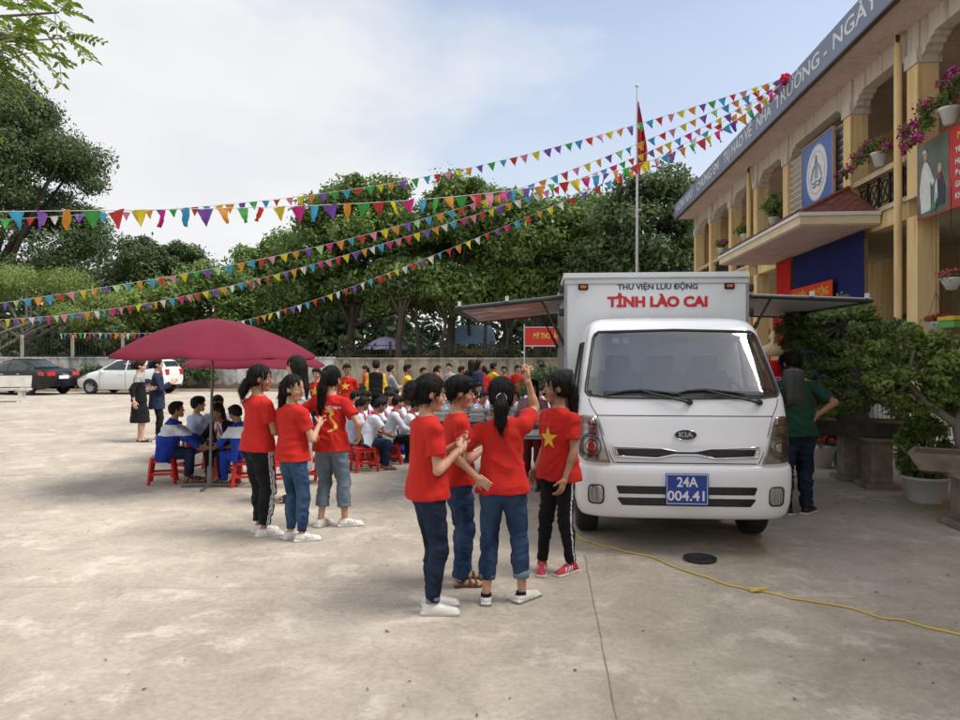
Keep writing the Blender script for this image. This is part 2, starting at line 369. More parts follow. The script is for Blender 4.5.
SKEL = {}
def person(h, pos, yaw, pose, fit, vox=.006, hvox=.003, sd=0, face=True, skin=None, label=None, group=None):
    """pose: pelvis, lean, twist, feet{l,r}, knees, hands{l,r:(x,y,z)} in units of h; fit: clothes and hair"""
    skin = skin or SKIN; g = pose.get
    root = empty('person', (pos[0], pos[1], pos[2] if len(pos) > 2 else 0), R(yaw), label, 'person', group)
    P = np.array(g('pelvis', (0, 0, .522)), float)*h; standing = P[2] > .45*h
    lx, ly = g('lean', (0, .01)); U = nrm((lx, ly, 1)); ht = R(g('hip', 0)); Rv0 = np.array((math.cos(ht), math.sin(ht), 0))
    Fh = nrm(np.cross(np.array((0, 0, 1.)), Rv0)); tw = R(g('twist', 0)); Rt = np.array((math.cos(ht+tw), math.sin(ht+tw), 0)); Rt = nrm(Rt-U*(Rt@U)); Ft = nrm(np.cross(U, Rt))
    Rh = nrm(Rv0-U*(Rv0@U)*.5); bw = fit.get('build', 1.0); sw = fit.get('shoulder', .098)
    NB = P+U*.300*h; sh = {k: P+U*.252*h+Rt*s*sw*h+Ft*-.004*h for k, s in (('l', -1), ('r', 1))}
    if 'shrug' in pose:
        for k, v in pose['shrug'].items(): sh[k] = sh[k]+U*v*h
    hipj = {k: P-np.array((0, 0, .02))*h+Rh*s*.048*h for k, s in (('l', -1), ('r', 1))}
    ft = g('feet', {'l': (-.06, 0, 0), 'r': (.06, 0, 0)}); kp = g('knees', {}); toes = {}
    kn, an = {}, {}
    for k in 'lr':
        f = ft[k]; z = f[3] if len(f) > 3 else .042
        kn[k], an[k] = ik(hipj[k], np.array((f[0], f[1], z))*h, .236*h, .228*h, kp.get(k, (math.sin(-R(f[2]))*.6, 1, .15)))
        toes[k] = np.array((-math.sin(R(f[2])), math.cos(R(f[2])), 0))
    el, wr = {}, {}
    hd = g('hands', {}); ep = g('elbows', {})
    for k, s in (('l', -1), ('r', 1)):
        t = hd.get(k); t = sh[k]+np.array((s*.035, .03, -.298))*h if t is None else np.array(t)*h
        el[k], wr[k] = ik(sh[k], t, .163*h, .145*h, ep.get(k, (s*.35, -1, 0)))
    hy, hp_, hr = g('head', (0, 0, 0)); base = math.degrees(ht+tw)
    HM = rotm(base+hy, hp_, hr); hh = fit.get('hh', .148)*h; HB = NB+U*.030*h+HM[1]*.012*h
    H = lambda x, y, z: HB+(HM[0]*x+HM[1]*y+HM[2]*z)*hh
    # ---- body
    lo = np.min([*sh.values(), *el.values(), *wr.values(), *kn.values(), *an.values(), HB], 0)-.14*h; hi = np.max([*sh.values(), *el.values(), *wr.values(), *kn.values(), *an.values(), HB+HM[2]*hh], 0)+.14*h
    lo[2] = min(lo[2], min(a[2] for a in an.values())-.045*h)
    B = Field(lo, hi, vox)
    B.add(loft(P, Rt if 'hip' not in pose else Rh, Ft, U, [[-.055*h,.055*h*bw,.045*h,0],[0,.076*h*bw,.052*h,0],[.08*h,.072*h*bw,.05*h,0],[.18*h,.08*h*bw,.055*h,0],[.26*h,.085*h,.048*h,0],[.292*h,.05*h,.036*h,0],[.31*h,.03*h,.03*h,0]]), .02)
    for k in 'lr':
        B.add(cone(NB-U*.022*h, sh[k], .022*h, .027*h), .022*h)
        B.add(cone(sh[k], el[k], .0255*h, .0192*h), .012*h); B.add(cone(el[k], wr[k], .0202*h, .0135*h), .008*h)
        m = el[k]*.7+wr[k]*.3; B.add(cone(el[k]*.9+wr[k]*.1, m, .0198*h, .0192*h), .01*h)
        B.add(cone(hipj[k], kn[k], .044*h*bw, .0285*h), .015*h); B.add(cone(kn[k], an[k], .0275*h, .0190*h), .01*h)
        u = nrm(an[k]-kn[k]); bk = -toes[k]-u*(-toes[k]@u); B.add(ellip(kn[k]+u*.075*h+bk*.006*h, (.0265*h, .0265*h, .07*h), [nrm(np.cross(bk, u)), nrm(bk), u]), .015*h)
        if fit.get('shoe') in ('sandal', 'heel', 'bare'):
            a = an[k]; zf = a[2]-.042*h; q = np.array((a[0], a[1], zf)); t = toes[k]; sd_ = np.cross(t, (0, 0, 1))
            B.add(cone(q+(0, 0, .022*h)-t*.018*h, q+t*.085*h+np.array((0, 0, .014*h)), .020*h, .017*h), .012*h)
            for j in range(5): o = (j-2)*.0095*h; B.add(cone(q+t*.085*h+sd_*o+np.array((0,0,.012*h)), q+t*(.118-.012*abs(j-1))*h+sd_*o*1.1+np.array((0,0,.009*h)), .0075*h, .006*h), .003)
    B.add(cone(NB-U*.02*h-HM[1]*.005*h, H(0, -.12, .30), .031*h, .030*h), .012*h)
    # head
    B.add(ellip(H(0, -.06, .60), (.335*hh, .415*hh, .395*hh), HM), .01)
    B.add(cone(H(0, .10, .36), H(0, .20, .12), .235*hh, .125*hh), .05*hh*2)
    for s in (-1, 1):
        B.add(ellip(H(s*.15, .19, .36), (.12*hh, .14*hh, .13*hh), HM), .04*hh)
        B.add(ellip(H(s*.335, -.05, .44), (.032*hh, .075*hh, .105*hh), HM), .015*hh)
        if face: B.sub(ellip(H(s*.145, .40, .50), (.085*hh, .07*hh, .05*hh), HM), .04*hh)
    if face:
        B.add(cone(H(0, .33, .52), H(0, .405, .37), .025*hh, .05*hh), .03*hh)
        for s in (-1, 1): B.add(ellip(H(s*.05, .385, .355), (.035*hh, .035*hh, .028*hh), HM), .015*hh)
        B.add(ellip(H(0, .335, .25), (.10*hh, .04*hh, .022*hh), HM), .012*hh); B.add(ellip(H(0, .325, .21), (.085*hh, .04*hh, .026*hh), HM), .012*hh)
        B.add(ellip(H(0, .29, .10), (.07*hh, .06*hh, .05*hh), HM), .03*hh)
    V, Q = B.mesh(); mi = np.zeros(len(Q), int)
    if face:
        c = V[Q].mean(1); q = (c-HB)@HM.T/hh; m = (np.abs(q[:,0]) < .108-(np.abs(q[:,2]-.23)*2.2)) & (q[:,1] > .30) & (np.abs(q[:,2]-.23) < .042); mi[m] = 1
    VV, QQ, MI = [V], [Q], [mi]; nv = len(V)
    # hands, fine grid, sharing the wrist volume
    hs = .100*h; cu = g('curl', {}); hdir = g('hdir', {}); hnor = g('hnor', {})
    for k, s in (('l', -1), ('r', 1)):
        D = nrm(wr[k]-el[k]); D = nrm(hdir[k]) if k in hdir else D; N = np.array(hnor.get(k, (-s*1., .25, 0)), float); N = nrm(N-D*(N@D)); S = nrm(np.cross(N, D))*(-s)*-1
        # thumb side: for a hanging right hand (D down, N to the left) the thumb points forward
        S = nrm(np.cross(D, N))*s*1.0
        if 'thumbflip' in pose and k in pose['thumbflip']: S = -S
        W = wr[k]; HF = Field(W-hs*1.25, W+hs*1.25, hvox)
        for pr, kk in hand_prims(W, D, N, S, hs, cu.get(k, .32)): HF.add(pr, max(kk, .0015))
        v, q_ = HF.mesh()
        if len(q_): VV.append(v); QQ.append(q_+nv); MI.append(np.zeros(len(q_), int)); nv += len(v)
    mb = MB()
    if face:
        for s in (-1, 1):
            mb.ell(H(s*.145, .315, .495), (.054*hh, .055*hh, .019*hh), 2, 10, 6, Matrix([list(r) for r in HM]).transposed())
            mb.ell(H(s*.142, .352, .495), (.025*hh, .022*hh, .021*hh), 3, 8, 6, Matrix([list(r) for r in HM]).transposed())
            mb.tube([H(s*.07, .372, .575), H(s*.15, .372, .60), H(s*.235, .325, .585)], [.010*hh, .016*hh, .008*hh], 5, 3)
            mb.tube([H(s*.09, .358, .512), H(s*.15, .368, .528), H(s*.20, .345, .512)], [.006*hh, .009*hh, .006*hh], 5, 3)
    body = mesh_np('body', np.concatenate(VV), np.concatenate(QQ), [skin, LIP, EYEW, EYED], np.concatenate(MI), True, root)
    if mb.v:
        bm = bmesh.new(); bm.from_mesh(body.data); vs = [bm.verts.new(v) for v in mb.v]; bm.verts.ensure_lookup_table()
        for f, m in zip(mb.f, mb.m):
            if len(set(f)) < 3: continue
            try: nf = bm.faces.new([vs[i] for i in f]); nf.material_index = m; nf.smooth = True
            except ValueError: pass
        bm.to_mesh(body.data); bm.free()
    # ---- clothes
    sp = dict(P=P, U=U, R=Rt, F=Ft, h=h, sh=sh, el=el, wr=wr, kn=kn, an=an, HB=HB, HM=HM, hh=hh, NB=NB, toes=toes, root=root)
    top = fit.get('top')
    if top:
        tm, sl_, hem = top['mat'], top.get('sleeve', .62), top.get('hem', -.03); lo_ = top.get('loose', 1.0)*h
        G = Field(lo, hi, top.get('vox', vox))
        b_ = bw
        G.add(loft(P, Rt if 'hip' not in pose else Rh, Ft, U, [[hem*h,(.117*b_+top.get('flare',0))*lo_,.090*lo_,0],[.03*h,.108*b_*lo_,.083*lo_,0],[.10*h,.094*b_*lo_,.070*lo_,.0],[.18*h,.092*b_*lo_,.067*lo_,.003*h],[.25*h,.092*lo_,.060*lo_,0],[.285*h,.066*lo_,.046*lo_,0],[.305*h,.040*lo_,.040*lo_,0]]), .01)
        for k in 'lr':
            G.add(cone(NB-U*.022*h, sh[k], .026*h, .032*h), .025*h)
            if sl_ > 0:
                e = sh[k]+(el[k]-sh[k])*min(1, sl_); G.add(cone(sh[k], e, .032*h, (.038 if sl_ < .9 else .033)*h*top.get('sw', 1), flat=(sl_ <= 1)), .018*h)
                if sl_ > 1: G.add(cone(el[k], el[k]+(wr[k]-el[k])*min(.97, sl_-1), .033*h, .025*h*top.get('sw', 1), flat=True), .012*h)
        G.sub(cone(NB+U*.0*h, NB+U*.10*h+Ft*.01*h, .036*h, .050*h), .006*h)
        v, q_ = G.mesh(); v = crumple(v, q_, top.get('amp', .0075)*h/1.5, seed=sd, freq=(13, 13, 8)); mi = np.zeros(len(q_), int)
        if top.get('mat2') is not None:
            c = v[q_].mean(1); mi[top['mask'](c, sp)] = 1
        so = mesh_np(top.get('name', 'shirt'), v, q_, [tm, top.get('mat2') or tm], mi, True, root); sp['top'] = so
    bo = fit.get('bottom')
    if bo:
        G = Field(lo, hi, bo.get('vox', vox)); lg = bo.get('length', 1.0); lw = bo.get('w', 1.0)*.90
        G.add(loft(P, Rh, Fh, nrm(U*.6+np.array((0, 0, .4))), [[-.06*h,.07*h*bw,.058*h,0],[-.01*h,.092*h*bw,.067*h,0],[.03*h,.080*h*bw,.058*h,0],[.06*h,.072*h*bw,.050*h,0]]), .01)
        if bo.get('skirt'):
            G.add(loft(P, Rh, Fh, (0, 0, 1), [[-bo['skirt']*h,.118*h*bo.get('flare',1.1),.10*h*bo.get('flare',1.1),.012*h],[-.12*h,.116*h,.095*h,.008*h],[0,.094*h,.070*h,0],[.05*h,.078*h,.056*h,0]]), .005)
        else:
            for k in 'lr':
                G.add(cone(hipj[k], kn[k], .060*h*bw*lw, .042*h*lw), .018*h)
                e = kn[k]+(an[k]-kn[k])*lg; G.add(cone(kn[k], e, .042*h*lw, (.042+(bo.get('ankle', .030)-.042)*lg)*h*lw, flat=True), .012*h)
                if bo.get('calf', True): u = nrm(an[k]-kn[k]); bk = -toes[k]; G.add(ellip(kn[k]+u*.075*h+bk*.010*h, (.036*h*lw, .036*h*lw, .07*h), [nrm(np.cross(bk, u)), nrm(bk-u*(bk@u)), u]), .015*h)
        if standing and top and not bo.get('skirt'): G.F = np.maximum(G.F, (sum(G.ax[i].reshape([-1 if j == i else 1 for j in range(3)])*U[i] for i in range(3))-float(P@U)-(top.get('hem', -.03)+.010)*h).astype(np.float32))
        v, q_ = G.mesh(); v = crumple(v, q_, bo.get('amp', .0065)*h/1.5, freq=(13, 13, 16), seed=sd+9, bias=.3); mi = np.zeros(len(q_), int)
        c = v[q_].mean(1); 
        if bo.get('mat2') is not None and bo.get('mask'): mi[bo['mask'](c, sp)] = 1
        to = mesh_np('skirt' if bo.get('skirt') else 'trousers', v, q_, [bo['mat'], bo.get('mat2') or bo['mat']], mi, True, root); sp['bottom'] = to
        if bo.get('cuff'):
            for k in 'lr':
                e = kn[k]+(an[k]-kn[k])*lg; u = nrm(an[k]-kn[k]); r0 = (.042+(bo.get('ankle', .030)-.042)*lg)*h*lw; a = Vector(nrm(np.cross(u, (0, 1, .1)))); b = Vector(np.cross(u, a))
                M = Matrix((a, b, Vector(u))).transposed(); hgt = bo['cuff']*h
                MB().lathe([(r0*1.00, -hgt), (r0*1.14, -hgt*.96), (r0*1.15, -hgt*.5), (r0*1.12, .0), (r0*.98, .003), (r0*.95, -hgt*.3)], e, 20, 0, M).build('cuff', bo.get('cuffmat', bo['mat']), to)
    # ---- shoes
    shoe = fit.get('shoe', 'sneaker')
    for k in 'lr':
        a = an[k]; q = np.array((a[0], a[1], a[2]-.042*h)); t = toes[k]; sd_ = np.cross(t, (0, 0, 1)); sgn = 1 if k == 'r' else -1
        f = h*fit.get('foot', .90); z3 = np.array((0, 0, 1.))
        if shoe == 'sneaker':
            G = Field(q-.16*f, q+.16*f, max(hvox*1.1, .0035)); G.n
            G.add(cone(q-t*.022*f+z3*.024*f, q+t*.03*f+z3*.026*f, .0265*f, .027*f), .01*f)
            G.add(cone(q+t*.03*f+z3*.022*f, q+t*.105*f+z3*.010*f, .027*f, .0245*f), .012*f)
            G.add(cone(q-t*.004*f+z3*.03*f, q-t*.006*f+z3*.056*f, .027*f, .026*f, flat=True), .01*f)
            G.sub(cone(q-t*.006*f+z3*.052*f, q-t*.008*f+z3*.09*f, .0205*f, .022*f), .003*f)
            sole = ([sd_, t, z3]); G.add(rbox(q+t*.038*f+z3*.006*f, (.0285*f, .094*f, .011*f), .0105*f, sole), .002*f)
            G.sub(rbox(q-z3*.1*f, (.3*f, .3*f, .1*f), .001, np.eye(3)), .002)
            v, q_ = G.mesh(); c = v[q_].mean(1); mi = (c[:,2]-q[2] < .0135*f).astype(int)
            rel = c-q; ty = rel@t; sx_ = rel@sd_
            if fit.get('stripe') is not None:
                st = (np.abs(((ty-.045*f)*1.0+(rel[:,2]-.02*f)*.8) % (.020*f)-.01*f) < .0045*f) & (ty > .015*f) & (ty < .075*f) & (rel[:,2] > .016*f) & (rel[:,2] < .045*f) & (np.abs(sx_) > .014*f); mi[st] = 2
            hl = (rel[:,2] > .040*f) & (ty < .0*f) if fit.get('heelmat') is not None else np.zeros(len(c), bool); mi[hl] = 3
            so = mesh_np('shoe', v, q_, [fit['shoemat'], fit.get('solemat', fit['shoemat']), fit.get('stripe') or fit['shoemat'], fit.get('heelmat') or fit['shoemat']], mi, True, root)
            if hvox < .005:
                L = MB()
                for j in range(4):
                    c0 = q+t*(.035+.014*j)*f+z3*(.0535-.0068*j)*f; L.tube([c0-sd_*.013*f-z3*.004*f, c0, c0+sd_*.013*f-z3*.004*f], .0022*f, 5)
                L.build('laces', fit.get('lacemat', fit.get('solemat', fit['shoemat'])), so)
        elif shoe in ('sandal', 'heel'):
            L = MB(); pr = [(-.026, .030), (-.034, .0), (-.026, -.030), (.02, -.026), (.07, -.032), (.11, -.026), (.130, 0), (.11, .028), (.07, .032), (.02, .026)]
            L.prism([(x*f, y*f) for x, y in pr], q-z3*(0 if shoe == 'sandal' else .0), t, sd_, z3*.011*f)
            if shoe == 'sandal':
                for x, zz in ((.012, .052), (.055, .045), (.088, .036)):
                    L.tube([q+t*x*f+sd_*.030*f+z3*.008*f, q+t*(x+.002)*f+sd_*.024*f+z3*(zz-.012)*f, q+t*(x-.004)*f+z3*zz*f, q+t*(x+.002)*f-sd_*.024*f+z3*(zz-.012)*f, q+t*x*f-sd_*.030*f+z3*.008*f], .0075*f, 6, sq=.5)
                L.tube([q+t*.01*f+sd_*.026*f+z3*.02*f, q-t*.022*f+sd_*.014*f+z3*.036*f, q-t*.024*f-sd_*.014*f+z3*.036*f, q+t*.01*f-sd_*.026*f+z3*.02*f], .006*f, 6)
            else:
                L.tube([q+t*x*f+z3*zz*f for x, zz in ((-.02, .02), (.03, .018), (.08, .02), (.12, .012))], [.024*f, .026*f, .027*f, .012*f], 10, sq=.7)
            L.build('sandal' if shoe == 'sandal' else 'shoe', fit['shoemat'], root)
    # ---- hair
    hs_ = fit.get('hair', 'short')
    G = Field(HB-HM[1]*0-np.array((.9, .9, 3.0 if hs_ in ('long', 'longtail') else 1.9))*hh, HB+np.array((.9, .9, 1.5))*hh, max(vox*.8, .0045))
    G.add(ellip(H(0, -.085, .625), (.362*hh, .435*hh, .422*hh), HM), .02*hh)
    if hs_ in ('short', 'crop'):
        G.add(ellip(H(0, -.16, .47), (.335*hh, .35*hh, .30*hh), HM), .03*hh)
        G.add(ellip(H(0, .12, .86), (.30*hh, .26*hh, .15*hh), HM), .08*hh)
        G.sub(ellip(H(0, .52, .36), (.44*hh, .44*hh, .41*hh), HM), .03*hh)
        G.sub(ellip(H(0, .08, .20), (.6*hh, .36*hh, .24*hh), HM), .02*hh)
        if fit.get('fringe'): G.add(ellip(H(.03, .24, .74), (.31*hh, .17*hh, .12*hh), HM), .05*hh)
    else:
        G.add(ellip(H(0, -.18, .45), (.345*hh, .33*hh, .32*hh), HM), .04*hh)
        G.sub(ellip(H(0, .54, .30), (.36*hh, .46*hh, .44*hh), HM), .04*hh)
        for s in (-1, 1): G.sub(ellip(H(s*.36, .0, .40), (.10*hh, .10*hh, .13*hh), HM), .02*hh)
        T = H(0, -.50, fit.get('tail_z', .55)); dn = np.array((0, 0, -1.))
        if hs_ == 'bun': G.add(ellip(H(0, -.56, .52), (.25*hh, .23*hh, .27*hh), HM), .05*hh); G.add(ellip(H(.10, -.60, .36), (.17*hh, .15*hh, .16*hh), HM), .05*hh)
        tail = fit.get('tail')
        if tail:      # list of (x,y,z,r) in head units hanging in the body frame from the tie
            p = T; G.add(cone(H(0, -.36, fit.get('tail_z', .55)), T, .16*hh, .10*hh), .06*hh)
            for (x, y, z, r0, r1) in tail:
                q2 = p+(Rt*x+Ft*y+np.array((0, 0, z)))*hh; G.add(cone(p, q2, r0*hh, r1*hh), .05*hh); p = q2
        if hs_ == 'long':
            G.add(cone(H(0, -.26, .45), H(0, -.32, -.5), .30*hh, .27*hh), .1*hh); G.add(cone(H(0, -.32, -.5), H(0, -.33, -1.25), .27*hh, .10*hh), .1*hh)
            for s in (-1, 1): G.add(cone(H(s*.27, -.02, .5), H(s*.27, -.10, -.1), .11*hh, .09*hh), .08*hh)
    v, q_ = G.mesh()
    if len(q_):
        rel = (v-HB)@HM.T; th = np.arctan2(rel[:,0], rel[:,1]+.1*hh); N = vnormals(v, q_)
        d = vnoise(np.stack([th*9, rel[:,2]*9/hh*.15, rel[:,1]*2], 1), sd+3)*.028+vnoise(v*np.array((120, 120, 9)), sd+4)*.018
        v = v+N*(d*hh*np.clip(1.9-1.15*(rel[:,2]/hh+.1), .12, 1))[:,None]; ho = mesh_np('hair', v, q_, HAIR, None, True, root); sp['hair'] = ho
        if hvox < .004:      # loose strands over the cap and tail
            gg = np.random.default_rng(sd); ids = gg.choice(len(v), min(len(v), 520), False); Nn = vnormals(v, q_); m_ = MB()
            for i_ in ids:
                p0 = v[i_]; n0 = Nn[i_]; dn = np.array((0, 0, -1.))+gg.normal(size=3)*.12-HM[1]*.25*(rel[i_, 2] > .6*hh); dn = nrm(dn-n0*(dn@n0)*.9); l_ = hh*gg.uniform(.15, .42); pp = [p0+n0*.001, p0+dn*l_*.5+n0*(.0025+.002*gg.random()), p0+dn*l_+n0*(.001+.004*gg.random())-n0*l_*.15]
                m_.tube(pp, [.0007, .0012, .0003], 3, cap=False)
            m_.build('hair_strands', HAIR, ho, recalc=False)
        if fit.get('tie') is not None:
            MB().lathe([(.115*hh, -.03*hh), (.15*hh, -.02*hh), (.15*hh, .03*hh), (.115*hh, .035*hh)], T, 16, 0, Matrix([list(r) for r in (HM[0], HM[2], -HM[1])]).transposed()).build('hair_tie', fit['tie'], ho)
    sp['H'] = H; return root, sp

def drape(poly, o, u, v, target, mt, name='emblem', parent=None, off=.002, cuts=3, reach=.3, tris=None):
    """lay a flat outline (or ready triangles) onto a curved surface in the target's own space"""
    o, u, v = Vector(o), Vector(u).normalized(), Vector(v).normalized(); n = u.cross(v).normalized(); bm = bmesh.new()
    if tris is None:
        c = (sum(p[0] for p in poly)/len(poly), sum(p[1] for p in poly)/len(poly)); cv = bm.verts.new((*c, 0)); vs = [bm.verts.new((*p, 0)) for p in poly]
        for i in range(len(vs)): bm.faces.new((cv, vs[i], vs[(i+1) % len(vs)]))
    else:
        vs = [bm.verts.new((*p, 0)) for p in tris[0]]
        for f in tris[1]:
            try: bm.faces.new([vs[i] for i in f])
            except ValueError: pass
    for _ in range(cuts): bmesh.ops.subdivide_edges(bm, edges=bm.edges[:], cuts=1, use_grid_fill=True); bmesh.ops.triangulate(bm, faces=bm.faces[:])
    t = BVHTree.FromPolygons([x.co for x in target.data.vertices], [p.vertices[:] for p in target.data.polygons])
    last = None
    for w in bm.verts:
        p = o+u*w.co.x+v*w.co.y; hit = t.ray_cast(p+n*reach, -n, reach*2)
        w.co = hit[0]+n*off if hit[0] is not None else p; 
    me = bpy.data.meshes.new(name); bm.normal_update(); bm.to_mesh(me); bm.free(); me.materials.append(mt)
    for p in me.polygons: p.use_smooth = True
    ob = bpy.data.objects.new(name, me); COL.objects.link(ob)
    if parent is not None: ob.parent = parent
    return ob
def star_poly(r, k=.40, rot=0):
    return [((r if i % 2 == 0 else r*k)*math.sin(math.pi*i/5+rot), (r if i % 2 == 0 else r*k)*math.cos(math.pi*i/5+rot)) for i in range(10)]
def text_data(s, size, bold=.0, extrude=0.0, space=1.0, align='CENTER', shear=0):
    c = bpy.data.curves.new('lettering', 'FONT'); c.body = s; c.size = size; c.offset = bold; c.extrude = extrude; c.align_x = align; c.align_y = 'CENTER'
    c.space_character = space; c.shear = shear; c.resolution_u = 3; o = bpy.data.objects.new('lettering', c); COL.objects.link(o)
    dg = bpy.context.evaluated_depsgraph_get(); me = bpy.data.meshes.new_from_object(o.evaluated_get(dg)); bpy.data.objects.remove(o); return me
def text(s, size, o, u, v, mt, parent=None, bold=0, extrude=.002, name='lettering', space=1.0, align='CENTER', width=None, shear=0):
    me = text_data(s, size, bold, extrude, space, align, shear); u = Vector(u).normalized(); v = Vector(v).normalized(); n = u.cross(v)
    xs = [q.co.x for q in me.vertices]; sx = 1.0
    if width and xs: sx = width/(max(xs)-min(xs))
    M = Matrix.Translation(Vector(o)) @ Matrix((u, v, n)).transposed().to_4x4() @ Matrix.Diagonal((sx, 1, 1, 1))
    me.transform(M); me.materials.clear(); me.materials.append(mt); ob = bpy.data.objects.new(name, me); COL.objects.link(ob)
    if parent is not None: ob.parent = parent
    return ob
# ------------------------------------------------------------ ground
def ground_mat():
    m, nt, b = newmat('weathered_concrete'); L = nt.links.new
    t = nt.nodes.new('ShaderNodeTexCoord')
    def N(scale, detail, rough=.5, dist=0):
        n = nt.nodes.new('ShaderNodeTexNoise'); n.inputs['Scale'].default_value = scale; n.inputs['Detail'].default_value = detail
        n.inputs['Roughness'].default_value = rough; n.inputs['Distortion'].default_value = dist; L(t.outputs['Object'], n.inputs['Vector']); return n
    def mix(a, c, fac, mode='MIX'):
        x = nt.nodes.new('ShaderNodeMix'); x.data_type = 'RGBA'; x.blend_type = mode
        L(fac, x.inputs['Factor']) if not isinstance(fac, float) else setattr(x.inputs['Factor'], 'default_value', fac)
        L(a, x.inputs['A']) if not isinstance(a, tuple) else setattr(x.inputs['A'], 'default_value', (*a, 1))
        L(c, x.inputs['B']) if not isinstance(c, tuple) else setattr(x.inputs['B'], 'default_value', (*c, 1)); return x.outputs['Result']
    base = ramp(nt, N(.45, 6, .6, .5).outputs['Fac'], (.40, .35, .285), (.49, .44, .367), .36, .62).outputs[0]
    mid = ramp(nt, N(2.3, 8, .68, .8).outputs['Fac'], (.78, .77, .75), (1.10, 1.09, 1.08), .33, .64).outputs[0]
    c = mix(base, mid, .8, 'MULTIPLY')
    fine = ramp(nt, N(26, 8, .75).outputs['Fac'], (.72, .70, .66), (1.14, 1.14, 1.13), .32, .68).outputs[0]
    c = mix(c, fine, .75, 'MULTIPLY')
    patch = ramp(nt, N(1.5, 14, .80, .15).outputs['Fac'], (0, 0, 0), (1, 1, 1), .525, .60).outputs[0]   # bleached worn screed
    c = mix(c, (.56, .50, .42), patch) if False else mix(c, (.60, .54, .45), mathmul(nt, patch, .7))
    dark = ramp(nt, N(.9, 12, .78, .3).outputs['Fac'], (1, 1, 1), (0, 0, 0), .34, .48).outputs[0]        # damp, dirty stains
    c = mix(c, (.225, .185, .14), mathmul(nt, dark, .36))
    sp = ramp(nt, N(75, 3, .6).outputs['Fac'], (1, 1, 1), (0, 0, 0), .25, .31).outputs[0]
    c = mix(c, (.12, .10, .08), mathmul(nt, sp, .6))
    v = nt.nodes.new('ShaderNodeTexVoronoi'); v.feature = 'DISTANCE_TO_EDGE'; v.inputs['Scale'].default_value = .22
    w = N(1.6, 5, .6); ws = nt.nodes.new('ShaderNodeVectorMath'); ws.operation = 'SCALE'; ws.inputs['Scale'].default_value = .7; L(w.outputs['Color'], ws.inputs[0])
    va = nt.nodes.new('ShaderNodeVectorMath'); L(t.outputs['Object'], va.inputs[0]); L(ws.outputs[0], va.inputs[1]); L(va.outputs[0], v.inputs['Vector'])
    cr_ = ramp(nt, v.outputs['Distance'], (1, 1, 1), (0, 0, 0), .0009, .0026).outputs[0]
    c = mix(c, (.13, .11, .09), mathmul(nt, cr_, .18)); L(c, b.inputs['Base Color'])
    rr = ramp(nt, N(3, 6).outputs['Fac'], (.62,)*3, (.95,)*3); L(rr.outputs[0], b.inputs['Roughness']); b.inputs['Specular IOR Level'].default_value = .3
    b1 = bump(nt, b, N(40, 8, .7).outputs['Fac'], .35, .008); bump(nt, b, N(3, 5).outputs['Fac'], .3, .05, b1); return m
def mathmul(nt, src, k):
    n = nt.nodes.new('ShaderNodeMath'); n.operation = 'MULTIPLY'; n.inputs[1].default_value = k; nt.links.new(src, n.inputs[0]); return n.outputs[0]
GM = ground_mat()
g = MB().quad((-60, -12, 0), (40, -12, 0), (40, 33.3, 0), (-60, 33.3, 0)).build('school_yard', GM); tag(g, kind='structure')
EARTH = mat('bare_earth', (.13, .105, .07), .95, var=.35, scale=1.2, bstr=.5, bscale=20)
g = MB().quad((-700, -300, -.012), (700, -300, -.012), (700, 900, -.012), (-700, 900, -.012)).build('terrain', EARTH); tag(g, kind='structure')
GROOVE = mat('joint_dirt', (.22, .19, .15), .95, var=.3, scale=9)
def strip(p0, p1, w, name='paving_joint', seed=0, z=.004, jit=.004):
    p0 = Vector(p0); p1 = Vector(p1); n = 60; d = (p1-p0).normalized(); s = d.cross(Vector((0, 0, 1))); mb = MB(); vs = []; rr = random.Random(seed)
    for i in range(n+1):
        c = p0.lerp(p1, i/n)+s*rr.uniform(-jit, jit); c.z = z; ww = w*rr.uniform(.4, 1.3); vs += [c-s*ww/2, c+s*ww/2]
    mb.add(vs, [(2*i, 2*i+1, 2*i+3, 2*i+2) for i in range(n)]); o = mb.build(name, GROOVE); tag(o, kind='structure'); return o
strip(bl(-1, .30), bl(5.9, .36), .006, seed=1)
strip((-9, 9.6, 0), (.2, 10.1, 0), .006, seed=2); strip((-8, 5.2, 0), (-.6, 5.0, 0), .003, seed=3)
PLINTH = mat('veranda_tiles', (.42, .37, .31), .55, var=.15, scale=3)
# earth bed with low kerb in front of the boundary wall
SOIL = mat('bed_soil', (.17, .12, .075), .95, var=.3, scale=2, bstr=.5, bscale=15)
KERB = mat('kerb_stone', (.36, .30, .23), .9, var=.25, scale=2, bstr=.3, bscale=20)
mb = MB(); mb.b2((-30, 32.05, -.02), (8, 32.2, .12)); o = mb.build('kerb', KERB); tag(o, kind='structure')
o = MB().quad((-30, 32.2, .07), (8, 32.2, .07), (8, 32.95, .07), (-30, 32.95, .07)).build('planting_bed', SOIL); tag(o, kind='structure')

